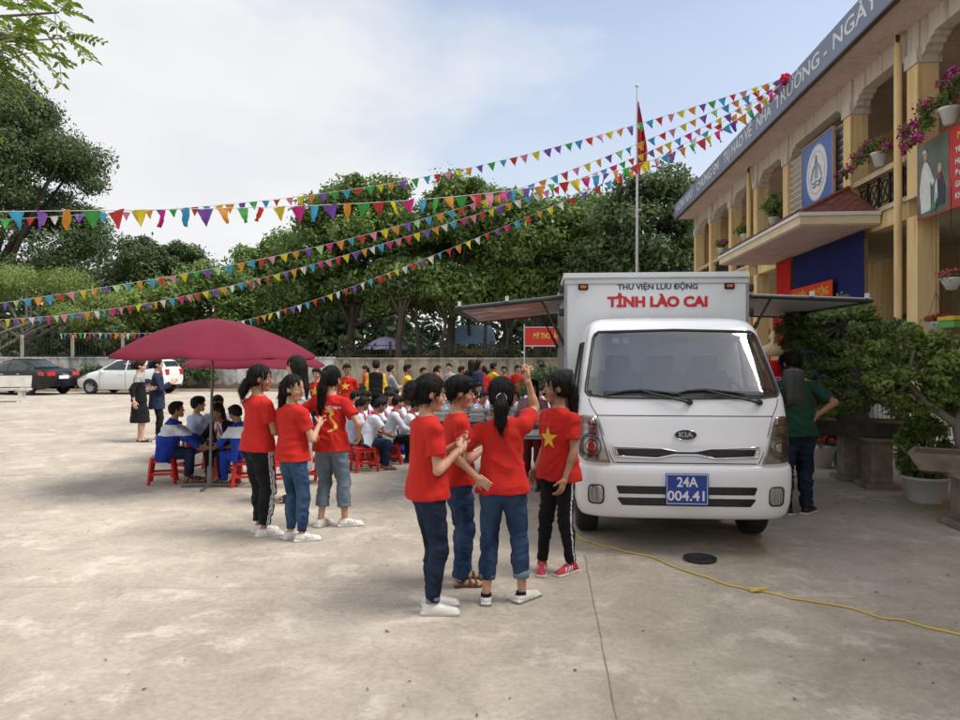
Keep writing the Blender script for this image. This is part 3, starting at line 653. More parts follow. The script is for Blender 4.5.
# ------------------------------------------------------------ boundary wall with fence
def stained(name, base, stain, low):
    m, nt, b = newmat(name); L = nt.links.new; b.inputs['Roughness'].default_value = .92
    n = noisy(nt, 1.3, 8, rough=.65, stretch=(1.6, 1.6, .7)); r = ramp(nt, n.outputs['Fac'], stain, base, .40, .58)
    n2 = noisy(nt, 7, 6, rough=.7, stretch=(1, 1, .35)); r2 = ramp(nt, n2.outputs['Fac'], (.55, .52, .48), (1.05, 1.05, 1.05), .3, .6)
    x = nt.nodes.new('ShaderNodeMix'); x.data_type = 'RGBA'; x.blend_type = 'MULTIPLY'; x.inputs['Factor'].default_value = .8; L(r.outputs[0], x.inputs['A']); L(r2.outputs[0], x.inputs['B'])
    t = nt.nodes.new('ShaderNodeTexCoord'); s = nt.nodes.new('ShaderNodeSeparateXYZ'); L(t.outputs['Object'], s.inputs[0])
    n3 = noisy(nt, 2.5, 5); mm = nt.nodes.new('ShaderNodeMath'); mm.operation = 'MULTIPLY_ADD'; mm.inputs[1].default_value = -.55; L(n3.outputs['Fac'], mm.inputs[0]); L(s.outputs['Z'], mm.inputs[2])
    rr = ramp(nt, mm.outputs[0], (1, 1, 1), (0, 0, 0), -.02, .12); y = nt.nodes.new('ShaderNodeMix'); y.data_type = 'RGBA'; L(rr.outputs[0], y.inputs['Factor']); L(x.outputs['Result'], y.inputs['A']); y.inputs['B'].default_value = (*low, 1)
    L(y.outputs['Result'], b.inputs['Base Color']); bump(nt, b, n2.outputs['Fac'], .3, .02); return m
WALLW = stained('stained_whitewash', (.60, .60, .57), (.27, .26, .24), (.20, .15, .11))
WALLB = stained('bare_render', (.40, .36, .27), (.24, .215, .165), (.22, .18, .12))
r = empty('boundary_wall', (0, 33, 0), label='long low stained concrete wall closing the far side of the yard', cat='wall')
mb = MB(); mb.b2((-30, 0, 0), (-6.6, .18, 1.46)); mb.build('white_wall_section', WALLW, r)['label'] = 'whitewashed stretch of wall behind the cars'
mb = MB(); mb.b2((-6.59, .01, 0), (9, .17, 1.42)); mb.b2((-6.6, -.05, 1.421), (9, .22, 1.50)); mb.build('bare_wall_section', WALLB, r)
mb = MB(); mb.b2((-30, -.03, 1.461), (-6.61, .21, 1.53)); mb.build('coping', WALLW, r)
for i in range(6): MB().b2((-6.2+2.5*i, -.06, 0), (-5.95+2.5*i, -.001, 1.415)).build('pier', WALLB, r)
IRON = mat('dark_iron', (.025, .024, .022), .6, .3, var=.3); POSTC = mat('concrete_post', (.30, .28, .24), .9, var=.25)
def fence(x0, x1, label, dz, post, gap=.13, z0=1.47):
    r = empty('fence', ((x0+x1)/2, 33.09, 0), label=label, cat='fence'); L = x1-x0; mb = MB()
    for zz in (z0+.1, z0+dz-.08): mb.b2((-L/2, -.015, zz), (L/2, .015, zz+.03))
    k = 0; x = -L/2
    while x < L/2: mb.b2((x-.008, -.006, z0+.05), (x+.008, .006, z0+dz)); x += gap
    mb.build('railing', IRON, r); x = -L/2
    while x <= L/2+.01: MB().b2((x-.055, -.05, z0+.06), (x+.055, .05, z0+dz+.12)).build('post', POSTC if post else IRON, r); x += 2.3
fence(-25.5, -9.2, 'dark mesh fence on concrete posts above the whitewashed wall behind the parked cars', .95, True, .16)
fence(-6.4, 5.1, 'dark iron railing above the bare concrete wall behind the seated children', .62, False, .14, 1.5)

# ------------------------------------------------------------ foliage
def leafmat(name, c0, c1, trans=.35):
    m, nt, b = newmat(name); L = nt.links.new; nt.nodes.remove(b)
    a = nt.nodes.new('ShaderNodeAttribute'); a.attribute_name = 'tint'; r = ramp(nt, a.outputs['Fac'], c0, c1, 0, 1)
    d = nt.nodes.new('ShaderNodeBsdfPrincipled'); d.inputs['Roughness'].default_value = .5; d.inputs['Specular IOR Level'].default_value = .35
    t = nt.nodes.new('ShaderNodeBsdfTranslucent'); x = nt.nodes.new('ShaderNodeMixShader'); x.inputs[0].default_value = trans
    L(r.outputs[0], d.inputs['Base Color']); L(r.outputs[0], t.inputs['Color']); L(d.outputs[0], x.inputs[1]); L(t.outputs[0], x.inputs[2])
    L(x.outputs[0], nt.nodes['Material Output'].inputs['Surface']); return m
LF_DARK = leafmat('dark_evergreen_leaves', (.045, .078, .030), (.135, .195, .075))
LF_MID = leafmat('mid_green_leaves', (.068, .115, .028), (.215, .31, .080))
LF_LIGHT = leafmat('light_green_leaves', (.105, .165, .035), (.31, .40, .11))
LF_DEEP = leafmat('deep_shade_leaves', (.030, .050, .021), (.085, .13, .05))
LF_BON = leafmat('bonsai_leaves', (.085, .135, .04), (.30, .40, .14))
BARK = mat('bark', (.085, .068, .05), .95, var=.4, scale=3, bstr=.7, bscale=18)
BARK_G = mat('grey_bark', (.15, .135, .11), .95, var=.4, scale=6, bstr=.7, bscale=30)
def leaf_mesh(name, C, Rr, n_per, size, mt, seed, parent, up=.35, flat=.85, fold=.0, aspect=.5, inner=.55, droop=.0):
    """C clump centres (n,3), Rr clump radii (n,3); leaves spread through each clump's outer shell"""
    g = np.random.default_rng(seed); n = len(C); tot = n*n_per; ci = np.repeat(np.arange(n), n_per)
    d = g.normal(size=(tot, 3)); d /= np.linalg.norm(d, axis=1)[:,None]; rad = inner+(1-inner)*g.random(tot)**.6; rad *= 1+.20*g.normal(size=tot)
    P = C[ci]+d*Rr[ci]*rad[:,None]; P[:,2] -= droop*g.random(tot)
    nr = d+np.array((0, 0, up))+g.normal(size=(tot, 3))*flat; nr /= np.linalg.norm(nr, axis=1)[:,None]
    a = np.cross(nr, g.normal(size=(tot, 3))); a /= np.linalg.norm(a, axis=1)[:,None]; b = np.cross(nr, a); s = size*(.6+.8*g.random(tot))[:,None]
    V = np.stack([P-a*s, P+b*s*aspect-nr*s*.12, P+a*s, P-b*s*aspect-nr*s*.12], 1).reshape(-1, 3); Fq = np.arange(tot*4).reshape(-1, 4)
    o = mesh_np(name, V, Fq, mt, None, False, parent)
    tv = np.clip(g.random(n)[ci]*.55+g.random(tot)*.45, 0, 1); at = o.data.attributes.new('tint', 'FLOAT', 'FACE'); at.data.foreach_set('value', tv.astype(np.float32)); return o
def tree(name, x, Y, crown, nclump, rc, n_per, size, mt, label, cat='tree', group='', seed=1, trunk=None, bark=None, env_p=.35, limbs=7, up=.35, zsq=.75, aspect=.5, th=.28, lo_=.0):
    """crown: list of (dx,dy,z,rx,ry,rz) envelopes in metres relative to the foot"""
    root = empty(name, (x, Y, 0), label=label, cat=cat, group=group or None); g = np.random.default_rng(seed); Cs = []; Rs = []
    vols = np.array([c[3]*c[4]*c[5] for c in crown])**.67; vols /= vols.sum()
    for c, f in zip(crown, vols):
        for _ in range(max(3, int(nclump*f))):
            d = g.normal(size=3); d /= np.linalg.norm(d)
            if d[2] < -.35: d[2] *= -.6
            rr = env_p+(1-env_p)*g.random()**.5; Cs.append(np.array(c[:3])+d*np.array(c[3:])*rr*.9); k = rc*(.55+.8*g.random()); Rs.append((k, k, k*zsq))
    Cs = np.array(Cs); Rs = np.array(Rs); zb = lo_
    leaf_mesh('crown', Cs, Rs, n_per, size, mt, seed+1, root, up=up, aspect=aspect)
    mb = MB(); rr = random.Random(seed); zt = trunk or min(c[2]-c[5]*.3 for c in crown); c0 = crown[0]; top = Vector((c0[0]*.6, c0[1]*.6, zt)); pts = [Vector((0, 0, -.1))]
    for i in range(1, 5): pts.append(Vector((c0[0]*.6*i/4+rr.uniform(-.1, .1), c0[1]*.6*i/4, zt*i/4)))
    mb.tube(pts, [th*1.25, th, th*.85, th*.75, th*.6], 9)
    for i in rr.sample(range(len(Cs)), min(limbs, len(Cs))):
        e = Vector(Cs[i]); s0 = pts[-1] if rr.random() < .6 else pts[-2]; m_ = s0.lerp(e, .5)+Vector((rr.uniform(-.3, .3), rr.uniform(-.3, .3), rr.uniform(-.1, .5)))
        mb.tube([s0, m_, e], [th*.5, th*.3, th*.08], 6)
    mb.build('trunk', bark or BARK, root); return root
def at(px, Y): return (px-480)/F_PX*Y
def zz(py, Y): return CAMH+(HOR-py)/F_PX*Y

rr = random.Random(77); m = MB()
for _ in range(230):
    Y_ = 2.8+13*rr.random()**1.6; x_ = rr.uniform(-.66, .66)*Y_; a = rr.uniform(0, 6.28); l = rr.uniform(.004, .016); u = Vector((math.cos(a), math.sin(a), 0)); w = Vector((-u.y, u.x, 0)); c = Vector((x_, Y_, .006))
    m.add([c-u*l, c+w*l*.45+Vector((0, 0, .004)), c+u*l+Vector((0, 0, .003)), c-w*l*.45], [(0, 1, 2, 3)], rr.choice((0, 0, 1)))
o = m.build('litter', [mat('dry_leaf', (.14, .085, .04), .9, var=.4, scale=40), mat('grit', (.09, .08, .07), .9, var=.4)], None, recalc=False); tag(o, 'dry leaf scraps and grit scattered over the yard', 'litter', kind='stuff')
# far wood: continuous dark mass behind the trees
g_ = np.random.default_rng(5); Cc = []; Rc = []
for i in range(330):
    x = g_.uniform(-48, 22); y = g_.uniform(56, 66); z = g_.uniform(.5, 9.0)*(g_.random() > .4) or g_.uniform(.3, 4.5); k = g_.uniform(1.2, 2.2); Cc.append((x, y, z)); Rc.append((k, k, k*.8))
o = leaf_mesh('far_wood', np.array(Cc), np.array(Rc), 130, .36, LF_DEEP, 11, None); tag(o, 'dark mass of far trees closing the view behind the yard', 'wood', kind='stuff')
o['category'] = 'wood'
# undergrowth just behind the wall
Cc = []; Rc = []
for i in range(110):
    x = g_.uniform(-27, 6); y = g_.uniform(36, 44); z = g_.uniform(.2, 2.2 if x > -12 else 2.8); k = g_.uniform(.5, 1.1); Cc.append((x, y, z)); Rc.append((k, k, k*.8))
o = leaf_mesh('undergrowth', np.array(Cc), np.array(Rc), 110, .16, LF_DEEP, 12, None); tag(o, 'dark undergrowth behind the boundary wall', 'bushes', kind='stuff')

GT = 'trees beyond the yard wall'
# tall dense tree at the left
tree('broadleaf_tree', at(-12, 44), 44, [(0, 0, 12.8, 5.6, 4.6, 5.4), (2.0, 0, 8.6, 5.3, 4.3, 3.8), (4.3, -.5, 12.4, 3.2, 2.6, 2.6), (.6, 0, 16.0, 3.6, 3.0, 2.3), (1.0, -.5, 5.6, 5.5, 3.6, 2.5)], 200, 1.15, 620, .105, LF_DARK,
     'tallest dense dark tree with rounded clumps, rising at the left edge behind the black car', group=GT, seed=21, trunk=6, th=.45, env_p=.72)
# light feathery trees under it
tree('acacia_tree', at(30, 37), 37, [(0, 0, 4.9, 3.4, 2.0, 1.5), (2.6, 0, 3.9, 2.2, 1.6, 1.3), (-3, 0, 5.4, 2.6, 2, 1.5)], 46, .75, 260, .10, LF_LIGHT,
     'pale feathery tree with thin leaning grey trunks in front of the tallest tree at left', group=GT, seed=22, trunk=3.0, th=.20, bark=BARK_G, aspect=.3)
tree('leaning_tree', at(22, 35.3), 35.3, [(-2.8, 0, 3.6, 1.4, 1.0, .8), (2.2, .3, 3.3, 1.5, 1.0, .8)], 14, .55, 220, .09, LF_LIGHT, 'small pale tree with a forked trunk just behind the fence at far left', group=GT, seed=29, trunk=2.4, th=.16, bark=BARK_G, aspect=.3)
tree('domed_tree', at(163, 54), 54, [(0, 0, 7.4, 4.0, 3.2, 3.6), (-1.6, 0, 6.0, 3.4, 3, 2.6), (1.8, 0, 5.5, 3.4, 3, 2.6)], 90, 1.05, 420, .14, LF_DARK, 'dark dome-shaped tree standing farther back, right of the tallest tree', group=GT, seed=23, trunk=4, th=.3, env_p=.7)
tree('bushy_tree', at(120, 40), 40, [(0, 0, 3.0, 3.0, 1.5, 2.2), (2.0, 0, 4.2, 2.2, 1.5, 1.6)], 40, .75, 240, .12, LF_LIGHT, 'low yellow-green tree over the fence above the white car', group=GT, seed=24, trunk=1.6, th=.15)
tree('bushy_tree', at(215, 42), 42, [(0, 0, 5.0, 2.7, 2, 2.0), (-2.4, 0, 3.6, 2.2, 1.6, 1.7), (2, 0, 3.2, 2.2, 1.8, 1.6)], 60, .85, 240, .14, LF_MID, 'mid-green tree directly above the peak of the red parasol', group=GT, seed=25, trunk=2.5, th=.2)
tree('bare_topped_tree', at(268, 48), 48, [(0, 0, 6.6, 2.6, 2.2, 2.6), (1.6, 0, 8.4, 1.8, 1.6, 1.5), (.4, 0, 4.2, 3.0, 2, 2)], 52, .8, 220, .16, LF_MID, 'thin-topped tree with a bare twig, left of the big light green crown', group=GT, seed=26, trunk=6.5, th=.2)
TK = 40
tree('shade_tree', at(352, 39), 39, [(0, 0, 8.2, 3.3, 2.6, 3.0), (-2.2, -.3, 5.8, 2.6, 2.2, 2.0), (1.9, -.3, 6.8, 2.8, 2.4, 2.6), (.8, 0, 10.0, 2.2, 1.8, 1.5), (3.0, -.6, 4.5, 2.6, 1.8, 1.4), (-.5, -.8, 4.6, 3.0, 1.6, 1.2)], 170, .78, 250, .135, LF_MID,
     'broad light green shade tree behind the wall between the parasol and the standing crowd', group=GT, seed=31, trunk=4.2, th=.26, env_p=.55, limbs=12)
tree('shade_tree', at(452, 37), 37, [(0, 0, 7.2, 3.0, 2.4, 2.6), (-1.8, 0, 5.2, 2.4, 2, 1.7), (.5, 0, 9.2, 2.3, 1.8, 1.5), (2.2, -.4, 4.9, 2.3, 1.8, 1.5), (-.5, -.9, 4.2, 3.0, 1.2, 1.0), (2.4, -.3, 7.2, 2.0, 1.6, 1.6)], 170, .75, 250, .13, LF_MID,
     'light green shade tree behind the wall straight above the bunting crossing in mid-picture', group=GT, seed=32, trunk=4.2, th=.26, env_p=.55, limbs=12)
tree('shade_tree', at(537, 36), 36, [(0, 0, 6.9, 2.8, 2.4, 2.4), (-1.5, 0, 8.6, 1.9, 1.6, 1.4), (1.6, 0, 8.0, 2.2, 1.8, 1.8), (.4, 0, 5.0, 3.0, 2.0, 1.5), (2.2, 0, 6.2, 2.2, 1.8, 1.8)], 140, .75, 250, .13, LF_MID,
     'darker shade tree left of the white truck box, behind its open awning', group=GT, seed=33, trunk=4.0, th=.28, env_p=.55, limbs=12)
tree('shade_tree', at(648, 33), 33, [(0, 0, 7.0, 2.6, 2.2, 2.8), (1.2, 0, 5.2, 2.6, 2, 2.2), (-1.4, 0, 5.0, 2.4, 2, 2.2), (.4, 0, 8.8, 1.9, 1.5, 1.3)], 120, .7, 250, .12, LF_DARK,
     'dark green tree behind the flagpole, between the truck box and the school roof', group=GT, seed=34, trunk=3.6, th=.26, env_p=.55)
tree('shade_tree', at(596, 40), 40, [(0, 0, 6.2, 3.0, 2.2, 3.0), (0, 0, 9.2, 2.0, 1.5, 1.6)], 80, .8, 230, .14, LF_MID, 'green tree rising just above the left corner of the truck box', group=GT, seed=36, trunk=3.6, th=.24)
tree('shade_tree', at(402, 47), 47, [(0, 0, 8.8, 3.2, 2.2, 3.0), (-1, 0, 5.8, 3.6, 2, 2.4)], 90, .95, 240, .16, LF_MID, 'tree of the second row filling the gap above the lilac parasol', group=GT, seed=37, trunk=4, th=.24)
tree('shade_tree', at(505, 46), 46, [(0, 0, 8.6, 3.4, 2.2, 3.0), (.6, 0, 5.6, 3.8, 2, 2.2)], 95, .95, 240, .16, LF_DARK, 'second-row tree filling the gap left of the banana plant', group=GT, seed=38, trunk=4, th=.24)
tree('shade_tree', at(700, 36), 36, [(0, 0, 6.0, 2.2, 2, 2.6), (-.6, 0, 4.2, 2.4, 2, 1.8)], 60, .7, 230, .13, LF_MID, 'lower tree touching the far end of the school roof', group=GT, seed=39, trunk=3, th=.2)
tree('bushy_tree', at(310, 43), 43, [(0, 0, 4.8, 2.6, 2, 2.2), (-1.6, 0, 3.0, 2.4, 1.8, 1.6)], 55, .85, 230, .14, LF_MID, 'bushy tree behind the right edge of the red parasols', group=GT, seed=40, trunk=2.5, th=.2)
for i, (px_, Y_, hh_, lean_) in enumerate(((398, 35.5, 4.6, .3), (421, 36, 4.4, -.4), (440, 35.2, 4.2, .5), (468, 38, 4.3, .1), (488, 35.8, 4.0, -.3), (508, 37, 4.2, .4), (526, 35.6, 4.2, -.1), (548, 36.5, 4.1, .2))):
    tree('slender_tree', at(px_, Y_), Y_, [(lean_, 0, hh_+.6, 1.5, 1.2, 1.1)], 10, .7, 200, .13, LF_DARK if i % 2 else LF_MID,
         ['thick-trunked tree right of the lilac parasol behind the wall', 'slim leaning tree beside the thick trunk behind the wall', 'slim tree tilted right, between the lilac parasol and the blue tarpaulin', 'slim tree left of the blue tarpaulin', 'slim tree just right of the blue tarpaulin', 'slim trunk behind the awning tip', 'dark trunk under the middle of the awning', 'dark trunk behind the red banner'][i],
         group=GT, seed=50+i, trunk=hh_, th=.19 if i == 0 else .11)
# banana plant
LF_BAN = leafmat('banana_leaves', (.10, .17, .03), (.20, .30, .07), .4)
r = empty('banana_plant', (at(545, 41), 41, 0), label='banana plant with upright torn leaves between the dark tree crowns', cat='plant'); mb = MB()
for i in range(9):
    a = rnd.uniform(0, 6.28); l = rnd.uniform(2.4, 3.4); p = [Vector((0, 0, 5.6))+Vector((math.cos(a)*l*t*.35, math.sin(a)*l*t*.35, l*t-l*.4*t*t)) for t in (0, .25, .5, .75, 1)]; s = Vector((-math.sin(a), math.cos(a), 0))
    w = [.05, .28, .34, .28, .03]; vs = []; 
    for q, ww in zip(p, w): vs += [q-s*ww, q, q+s*ww]
    mb.add(vs, [(3*j+k, 3*j+k+1, 3*j+k+4, 3*j+k+3) for j in range(4) for k in (0, 1)], 0, True)
mb.build('leaves', LF_BAN, r); MB().tube([(0, 0, 0), (0, 0, 5.8)], [.2, .12], 8).build('trunk', BARK_G, r)
# shrubs in front of the wall
for px_, Y_, s_, lb in ((205, 32.6, .62, 'round clipped shrub at the wall, right of the white car'), (182, 32.7, .72, 'taller shrub at the wall touching the back of the white car'), (92, 32.6, .62, 'green shrub at the wall between the black and white cars'), (66, 32.7, .45, 'greyish shrub behind the boot of the black car'), (470+12, 32.6, .5, 'low shrub at the wall under the awning')):
    x_ = at(px_, Y_); tree('shrub', x_, Y_, [(0, 0, s_*1.05, s_*.85, s_*.45, s_*.85)], 16, .3*s_/.6, 170, .06, LF_DARK, lb, 'shrub', 'shrubs along the yard wall', seed=int(px_), trunk=.4, th=.04, limbs=5)
tree('shrub', at(550, 16), 16, [(0, 0, .7, .75, .6, .6)], 26, .28, 200, .045, LF_DARK, 'bushy potted greenery behind the ponytail girls, left of the truck', 'shrub', seed=77, trunk=.3, th=.03)
# overhanging twig at top left
r = empty('overhanging_tree', (-6.4, 5.6, 0), label='tree whose branch with pinnate leaves hangs into the upper left corner', cat='tree')
mb = MB(); mb.tube([(0, 0, -.1), (.1, 0, 2.2), (.05, .1, 4.2)], [.14, .11, .08], 10); lf = MB(); rr = random.Random(3)
br = [[(.05, .1, 3.7), (1.0, .2, 3.8), (1.9, .4, 3.85), (2.65, .4, 4.12)], [(.1, .1, 3.9), (1.3, .2, 4.1), (2.3, .3, 4.15), (3.0, .35, 4.22)], [(1.3, .2, 4.1), (2.1, .5, 4.45), (2.8, .6, 4.55)], [(1.9, .3, 4.13), (2.5, .1, 4.1), (2.8, .1, 4.12)], [(.05, .1, 4.2), (1.2, .5, 4.8), (2.4, .8, 4.7)], [(1.9, .4, 3.85), (2.3, .4, 4.1)]]
tips = []
for b in br:
    b = [Vector(p) for p in b]; mb.tube(b, [.022, .014, .009, .005][:len(b)], 6)
    for i in range(len(b)-1):
        for t in ((.25, .6, .95) if i > 0 else (.7,)): tips.append((b[i].lerp(b[i+1], t), b[i+1]-b[i]))
for p, d in tips:
    for _ in range(4):
        a = Vector((d.x*.5+rr.uniform(-.6, .9), rr.uniform(-.8, .8), rr.uniform(-.5, .7))).normalized(); L_ = rr.uniform(.24, .4); k = 8
        q = [p+a*L_*t-Vector((0, 0, .16*L_*t*t*3)) for t in [i/k for i in range(k+1)]]; mb.tube(q[::2], .003, 4)
        s = a.cross(Vector((rr.uniform(-.3, .3), rr.uniform(-.3, .3), 1))).normalized()
        for i in range(2, k+1):
            for sg in (-1, 1):
                b0 = q[i]; e = b0+(s*sg+a*.45-Vector((0, 0, .35+.2*rr.random()))).normalized()*.085; wv = a*.022; m_ = (b0+e)/2+Vector((0, 0, .008)); lf.add([b0, m_-wv, e, m_+wv], [(0, 1, 2, 3)])
LF_NEAR = leafmat('pinnate_leaves', (.10, .16, .02), (.24, .33, .05), .5)
lo_ = lf.build('leaves', LF_NEAR, r, recalc=False); at_ = lo_.data.attributes.new('tint', 'FLOAT', 'FACE'); at_.data.foreach_set('value', np.random.default_rng(2).random(len(lo_.data.polygons)).astype(np.float32)); mb.build('branches', BARK_G, r)
# ------------------------------------------------------------ library truck (local: x right, y to the rear, z up; front of the bumper at y=0)
PAINT = mat('white_paint', (.82, .83, .84), .26, var=.03, scale=1.5, coat=.5)
BOXW = mat('box_panel_white', (.66, .69, .70), .38, var=.05, scale=1.3)
BLK = mat('black_plastic', (.022, .022, .023), .5, var=.2, scale=20); RUB = mat('rubber', (.018, .017, .016), .85, var=.3, scale=12, bstr=.3, bscale=60)
CHR = mat('chrome', (.75, .76, .78), .12, 1.0, var=0); STEEL = mat('grey_steel', (.32, .33, .34), .42, .7, var=.15)
DARKI = mat('cab_interior', (.05, .052, .056), .8, var=.2); SEATM = mat('grey_seat_cloth', (.17, .17, .19), .9, var=.2)
def glassmat(name, tint=(.75, .80, .78), refl=.14):
    m, nt, b = newmat(name); nt.nodes.remove(b); L = nt.links.new
    tr = nt.nodes.new('ShaderNodeBsdfTransparent'); tr.inputs[0].default_value = (*tint, 1); gl = nt.nodes.new('ShaderNodeBsdfGlossy'); gl.inputs['Roughness'].default_value = .015
    fr = nt.nodes.new('ShaderNodeFresnel'); fr.inputs[0].default_value = 1.6; ad_ = nt.nodes.new('ShaderNodeMath'); ad_.operation = 'ADD'; ad_.use_clamp = True; ad_.inputs[1].default_value = refl
    L(fr.outputs[0], ad_.inputs[0]); x = nt.nodes.new('ShaderNodeMixShader'); L(ad_.outputs[0], x.inputs[0]); L(tr.outputs[0], x.inputs[1]); L(gl.outputs[0], x.inputs[2]); L(x.outputs[0], nt.nodes['Material Output'].inputs['Surface']); return m
GLASS = glassmat('windscreen_glass', (.66, .71, .71), .17); LENS = glassmat('lamp_lens', (.93, .93, .92), .02)
T0 = pt(686.5, 355, 5.81); T0.z = 0
truck = empty('library_truck', T0, -BA, 'white mobile library box truck with blue number plate, parked facing the camera in the yard', 'truck')
SEC = [(.60, .845, .060), (.72, .850, .030), (.90, .852, .035), (1.10, .850, .075), (1.26, .842, .135), (1.40, .820, .235), (1.60, .785, .375), (1.80, .748, .520), (1.87, .728, .580), (1.925, .690, .680), (1.955, .610, .860), (1.968, .45, 1.05)]
SZ, SW, SY = [np.array([s[i] for s in SEC]) for i in range(3)]
def wz(z): return float(np.interp(z, SZ, SW))
def yz(z): return float(np.interp(z, SZ, SY))
def surf(x, z, off=0.0, n=6.0, Ld=.34):
    w = wz(z); k = min(1, abs(x)/w); return yz(z)+Ld*(1-(max(0, 1-k**n))**(1/n))-off
def section(w, y0, n=6.0, Ld=.34, back=1.46, N=44):
    pts = [(-w, back), (-w, y0+Ld+.25)]
    for i in range(N+1):
        th = math.pi*(1-i/N); c = math.cos(th); s_ = math.sin(th); pts.append((w*math.copysign(abs(c)**(2/n), c), y0+Ld*(1-abs(s_)**(2/n))))
    return pts+[(w, y0+Ld+.25), (w, back)]
zs = list(np.linspace(.60, 1.80, 61))+[1.83, 1.86, 1.88, 1.90, 1.92, 1.935, 1.95, 1.96, 1.968]
WS = [(-.765, 1.285), (-.60, 1.268), (0, 1.262), (.60, 1.268), (.765, 1.285), (.785, 1.31), (.783, 1.345), (.70, 1.77), (.685, 1.80), (.655, 1.822), (.0, 1.838), (-.655, 1.822), (-.685, 1.80), (-.70, 1.77), (-.783, 1.345), (-.785, 1.31)]
def inpoly(x, z, P):
    c = False
    for i in range(len(P)):
        (x1, z1), (x2, z2) = P[i-1], P[i]
        if (z1 > z) != (z2 > z) and x < (x2-x1)*(z-z1)/(z2-z1)+x1: c = not c
    return c
mb = MB(); rows = [section(wz(z), yz(z)) for z in zs]; npt = len(rows[0]); vs = [(p[0], p[1], z) for row, z in zip(rows, zs) for p in row]; fs = []
WSi = [(x*.985, 1.55+(z-1.55)*.975) for x, z in WS]
for i in range(len(zs)-1):
    for j in range(npt-1):
        a = i*npt+j; q = [vs[a], vs[a+1], vs[a+npt+1], vs[a+npt]]; cx = sum(p[0] for p in q)/4; cz = sum(p[2] for p in q)/4; cy = sum(p[1] for p in q)/4
        if inpoly(cx, cz, WSi) and cy < yz(cz)+.33: continue
        if abs(cx) > wz(cz)*.98 and 1.30 < cz < 1.74 and yz(cz)+.46 < cy < 1.35: continue
        fs.append((a, a+1, a+npt+1, a+npt))
n0 = (len(zs)-1)*npt; fs.append(tuple(range(n0, n0+npt)))
mb.add(vs, fs, 0, True)
back = [(p[0], 1.46, z) for z in zs for p in (rows[zs.index(z)][0], rows[zs.index(z)][-1])]
mb.add(back, [(2*i, 2*i+1, 2*i+3, 2*i+2) for i in range(len(zs)-1)], 0)
cab = mb.build('cab', PAINT, truck)
def patch(poly, off, mt, name, parent, rings=8, skirt=.012, sub=3, flat=False, sf=surf, hole=None):
    """a trim piece following the cab's front: outline in (x,z)"""
    P = []
    for i in range(len(poly)):
        a, b = poly[i], poly[(i+1) % len(poly)]
        for k in range(sub): P.append((a[0]+(b[0]-a[0])*k/sub, a[1]+(b[1]-a[1])*k/sub))
    cx = sum(p[0] for p in P)/len(P); cz = sum(p[1] for p in P)/len(P); vs = []; fs = []; n = len(P); r0 = 0 if hole is None else hole
    for r in range(rings+1):
        t = r0+(1-r0)*r/rings
        for x, z in P: X = cx+(x-cx)*t; Z = cz+(z-cz)*t; vs.append((X, sf(X, Z, off), Z))
    for x, z in P: vs.append((x, sf(x, z, off-skirt), z))
    for r in range(rings+1):
        for k in range(n): fs.append((r*n+k, r*n+(k+1) % n, (r+1)*n+(k+1) % n, (r+1)*n+k))
    if hole is not None:
        m0 = len(vs)
        for x, z in P: X = cx+(x-cx)*t*0+(x-cx)*r0; Z = cz+(z-cz)*r0; vs.append((X, sf(X, Z, off-skirt), Z))
        for k in range(n): fs.append((k, (k+1) % n, m0+(k+1) % n, m0+k))
    m = MB(); m.add(vs, fs, 0, True); return m.build(name, mt, parent)
wsc = patch(WS, .004, GLASS, 'windscreen', truck, 14, 0.002)
# rubber seal ring
def ring(poly, w, off, mt, name, parent, sf=surf, sub=4, h=.01):
    P = []
    for i in range(len(poly)):
        a, b = poly[i], poly[(i+1) % len(poly)]
        for k in range(sub): P.append((a[0]+(b[0]-a[0])*k/sub, a[1]+(b[1]-a[1])*k/sub))
    m = MB(); m.tube([(x, sf(x, z, off), z) for x, z in P+[P[0]]], w, 6, cap=False, sq=.6); return m.build(name, mt, parent)
ring(WS, .013, .004, BLK, 'window_seal', wsc)
patch([(-.76, 1.275), (.76, 1.275), (.765, 1.325), (.0, 1.318), (-.765, 1.325)], .008, BLK, 'cowl', wsc, 5)
WM = mat('sticker_white', (.7, .72, .7), .4, var=0); WMb = mat('sticker_blue', (.45, .62, .72), .4, var=0)
for x, mt_ in ((-.51, WM), (-.42, WMb)): patch([(x+.04*math.cos(a), 1.745+.032*math.sin(a)) for a in np.linspace(0, 6.28, 12, False)], -.004, mt_, 'sticker', wsc, 2, .001, 1)
# interior
mb = MB(); mb.b2((-.72, .52, .95), (.72, .80, 1.20)); mb.box((0, .45, 1.17), (1.42, .34, .12), bev=.04); mb.b2((-.74, .75, .62), (.74, 1.44, .72)); mb.b2((-.72, 1.42, .7), (.72, 1.455, 1.40)); mb.build('dashboard', DARKI, truck)
for x in (-.42, .0, .42):
    m = MB(); m.box((x, 1.22, 1.16), (.40, .14, .62), bev=.05); m.box((x, 1.0, .84), (.40, .46, .14), bev=.05); m.box((x, 1.24, 1.53), (.24, .09, .17), bev=.035); m.build('seat', SEATM, truck)
m = MB(); ang = R(-40); Mx = Matrix.Rotation(ang, 3, 'X')
m.tube([Vector((.42, .72, 1.28))+Mx@Vector((.185*math.cos(a), .185*math.sin(a), 0)) for a in np.linspace(0, 6.2832, 25)], .013, 8, cap=False); m.tube([Vector((.42, .72, 1.28)), Vector((.42, .60, 1.05))], .03, 8); m.box((.42, .72, 1.28), (.34, .05, .02), M=Mx); m.build('steering_wheel', BLK, truck)
MB().box((0, .585, 1.76), (.25, .03, .07), bev=.012).build('rear_view_mirror', BLK, truck)
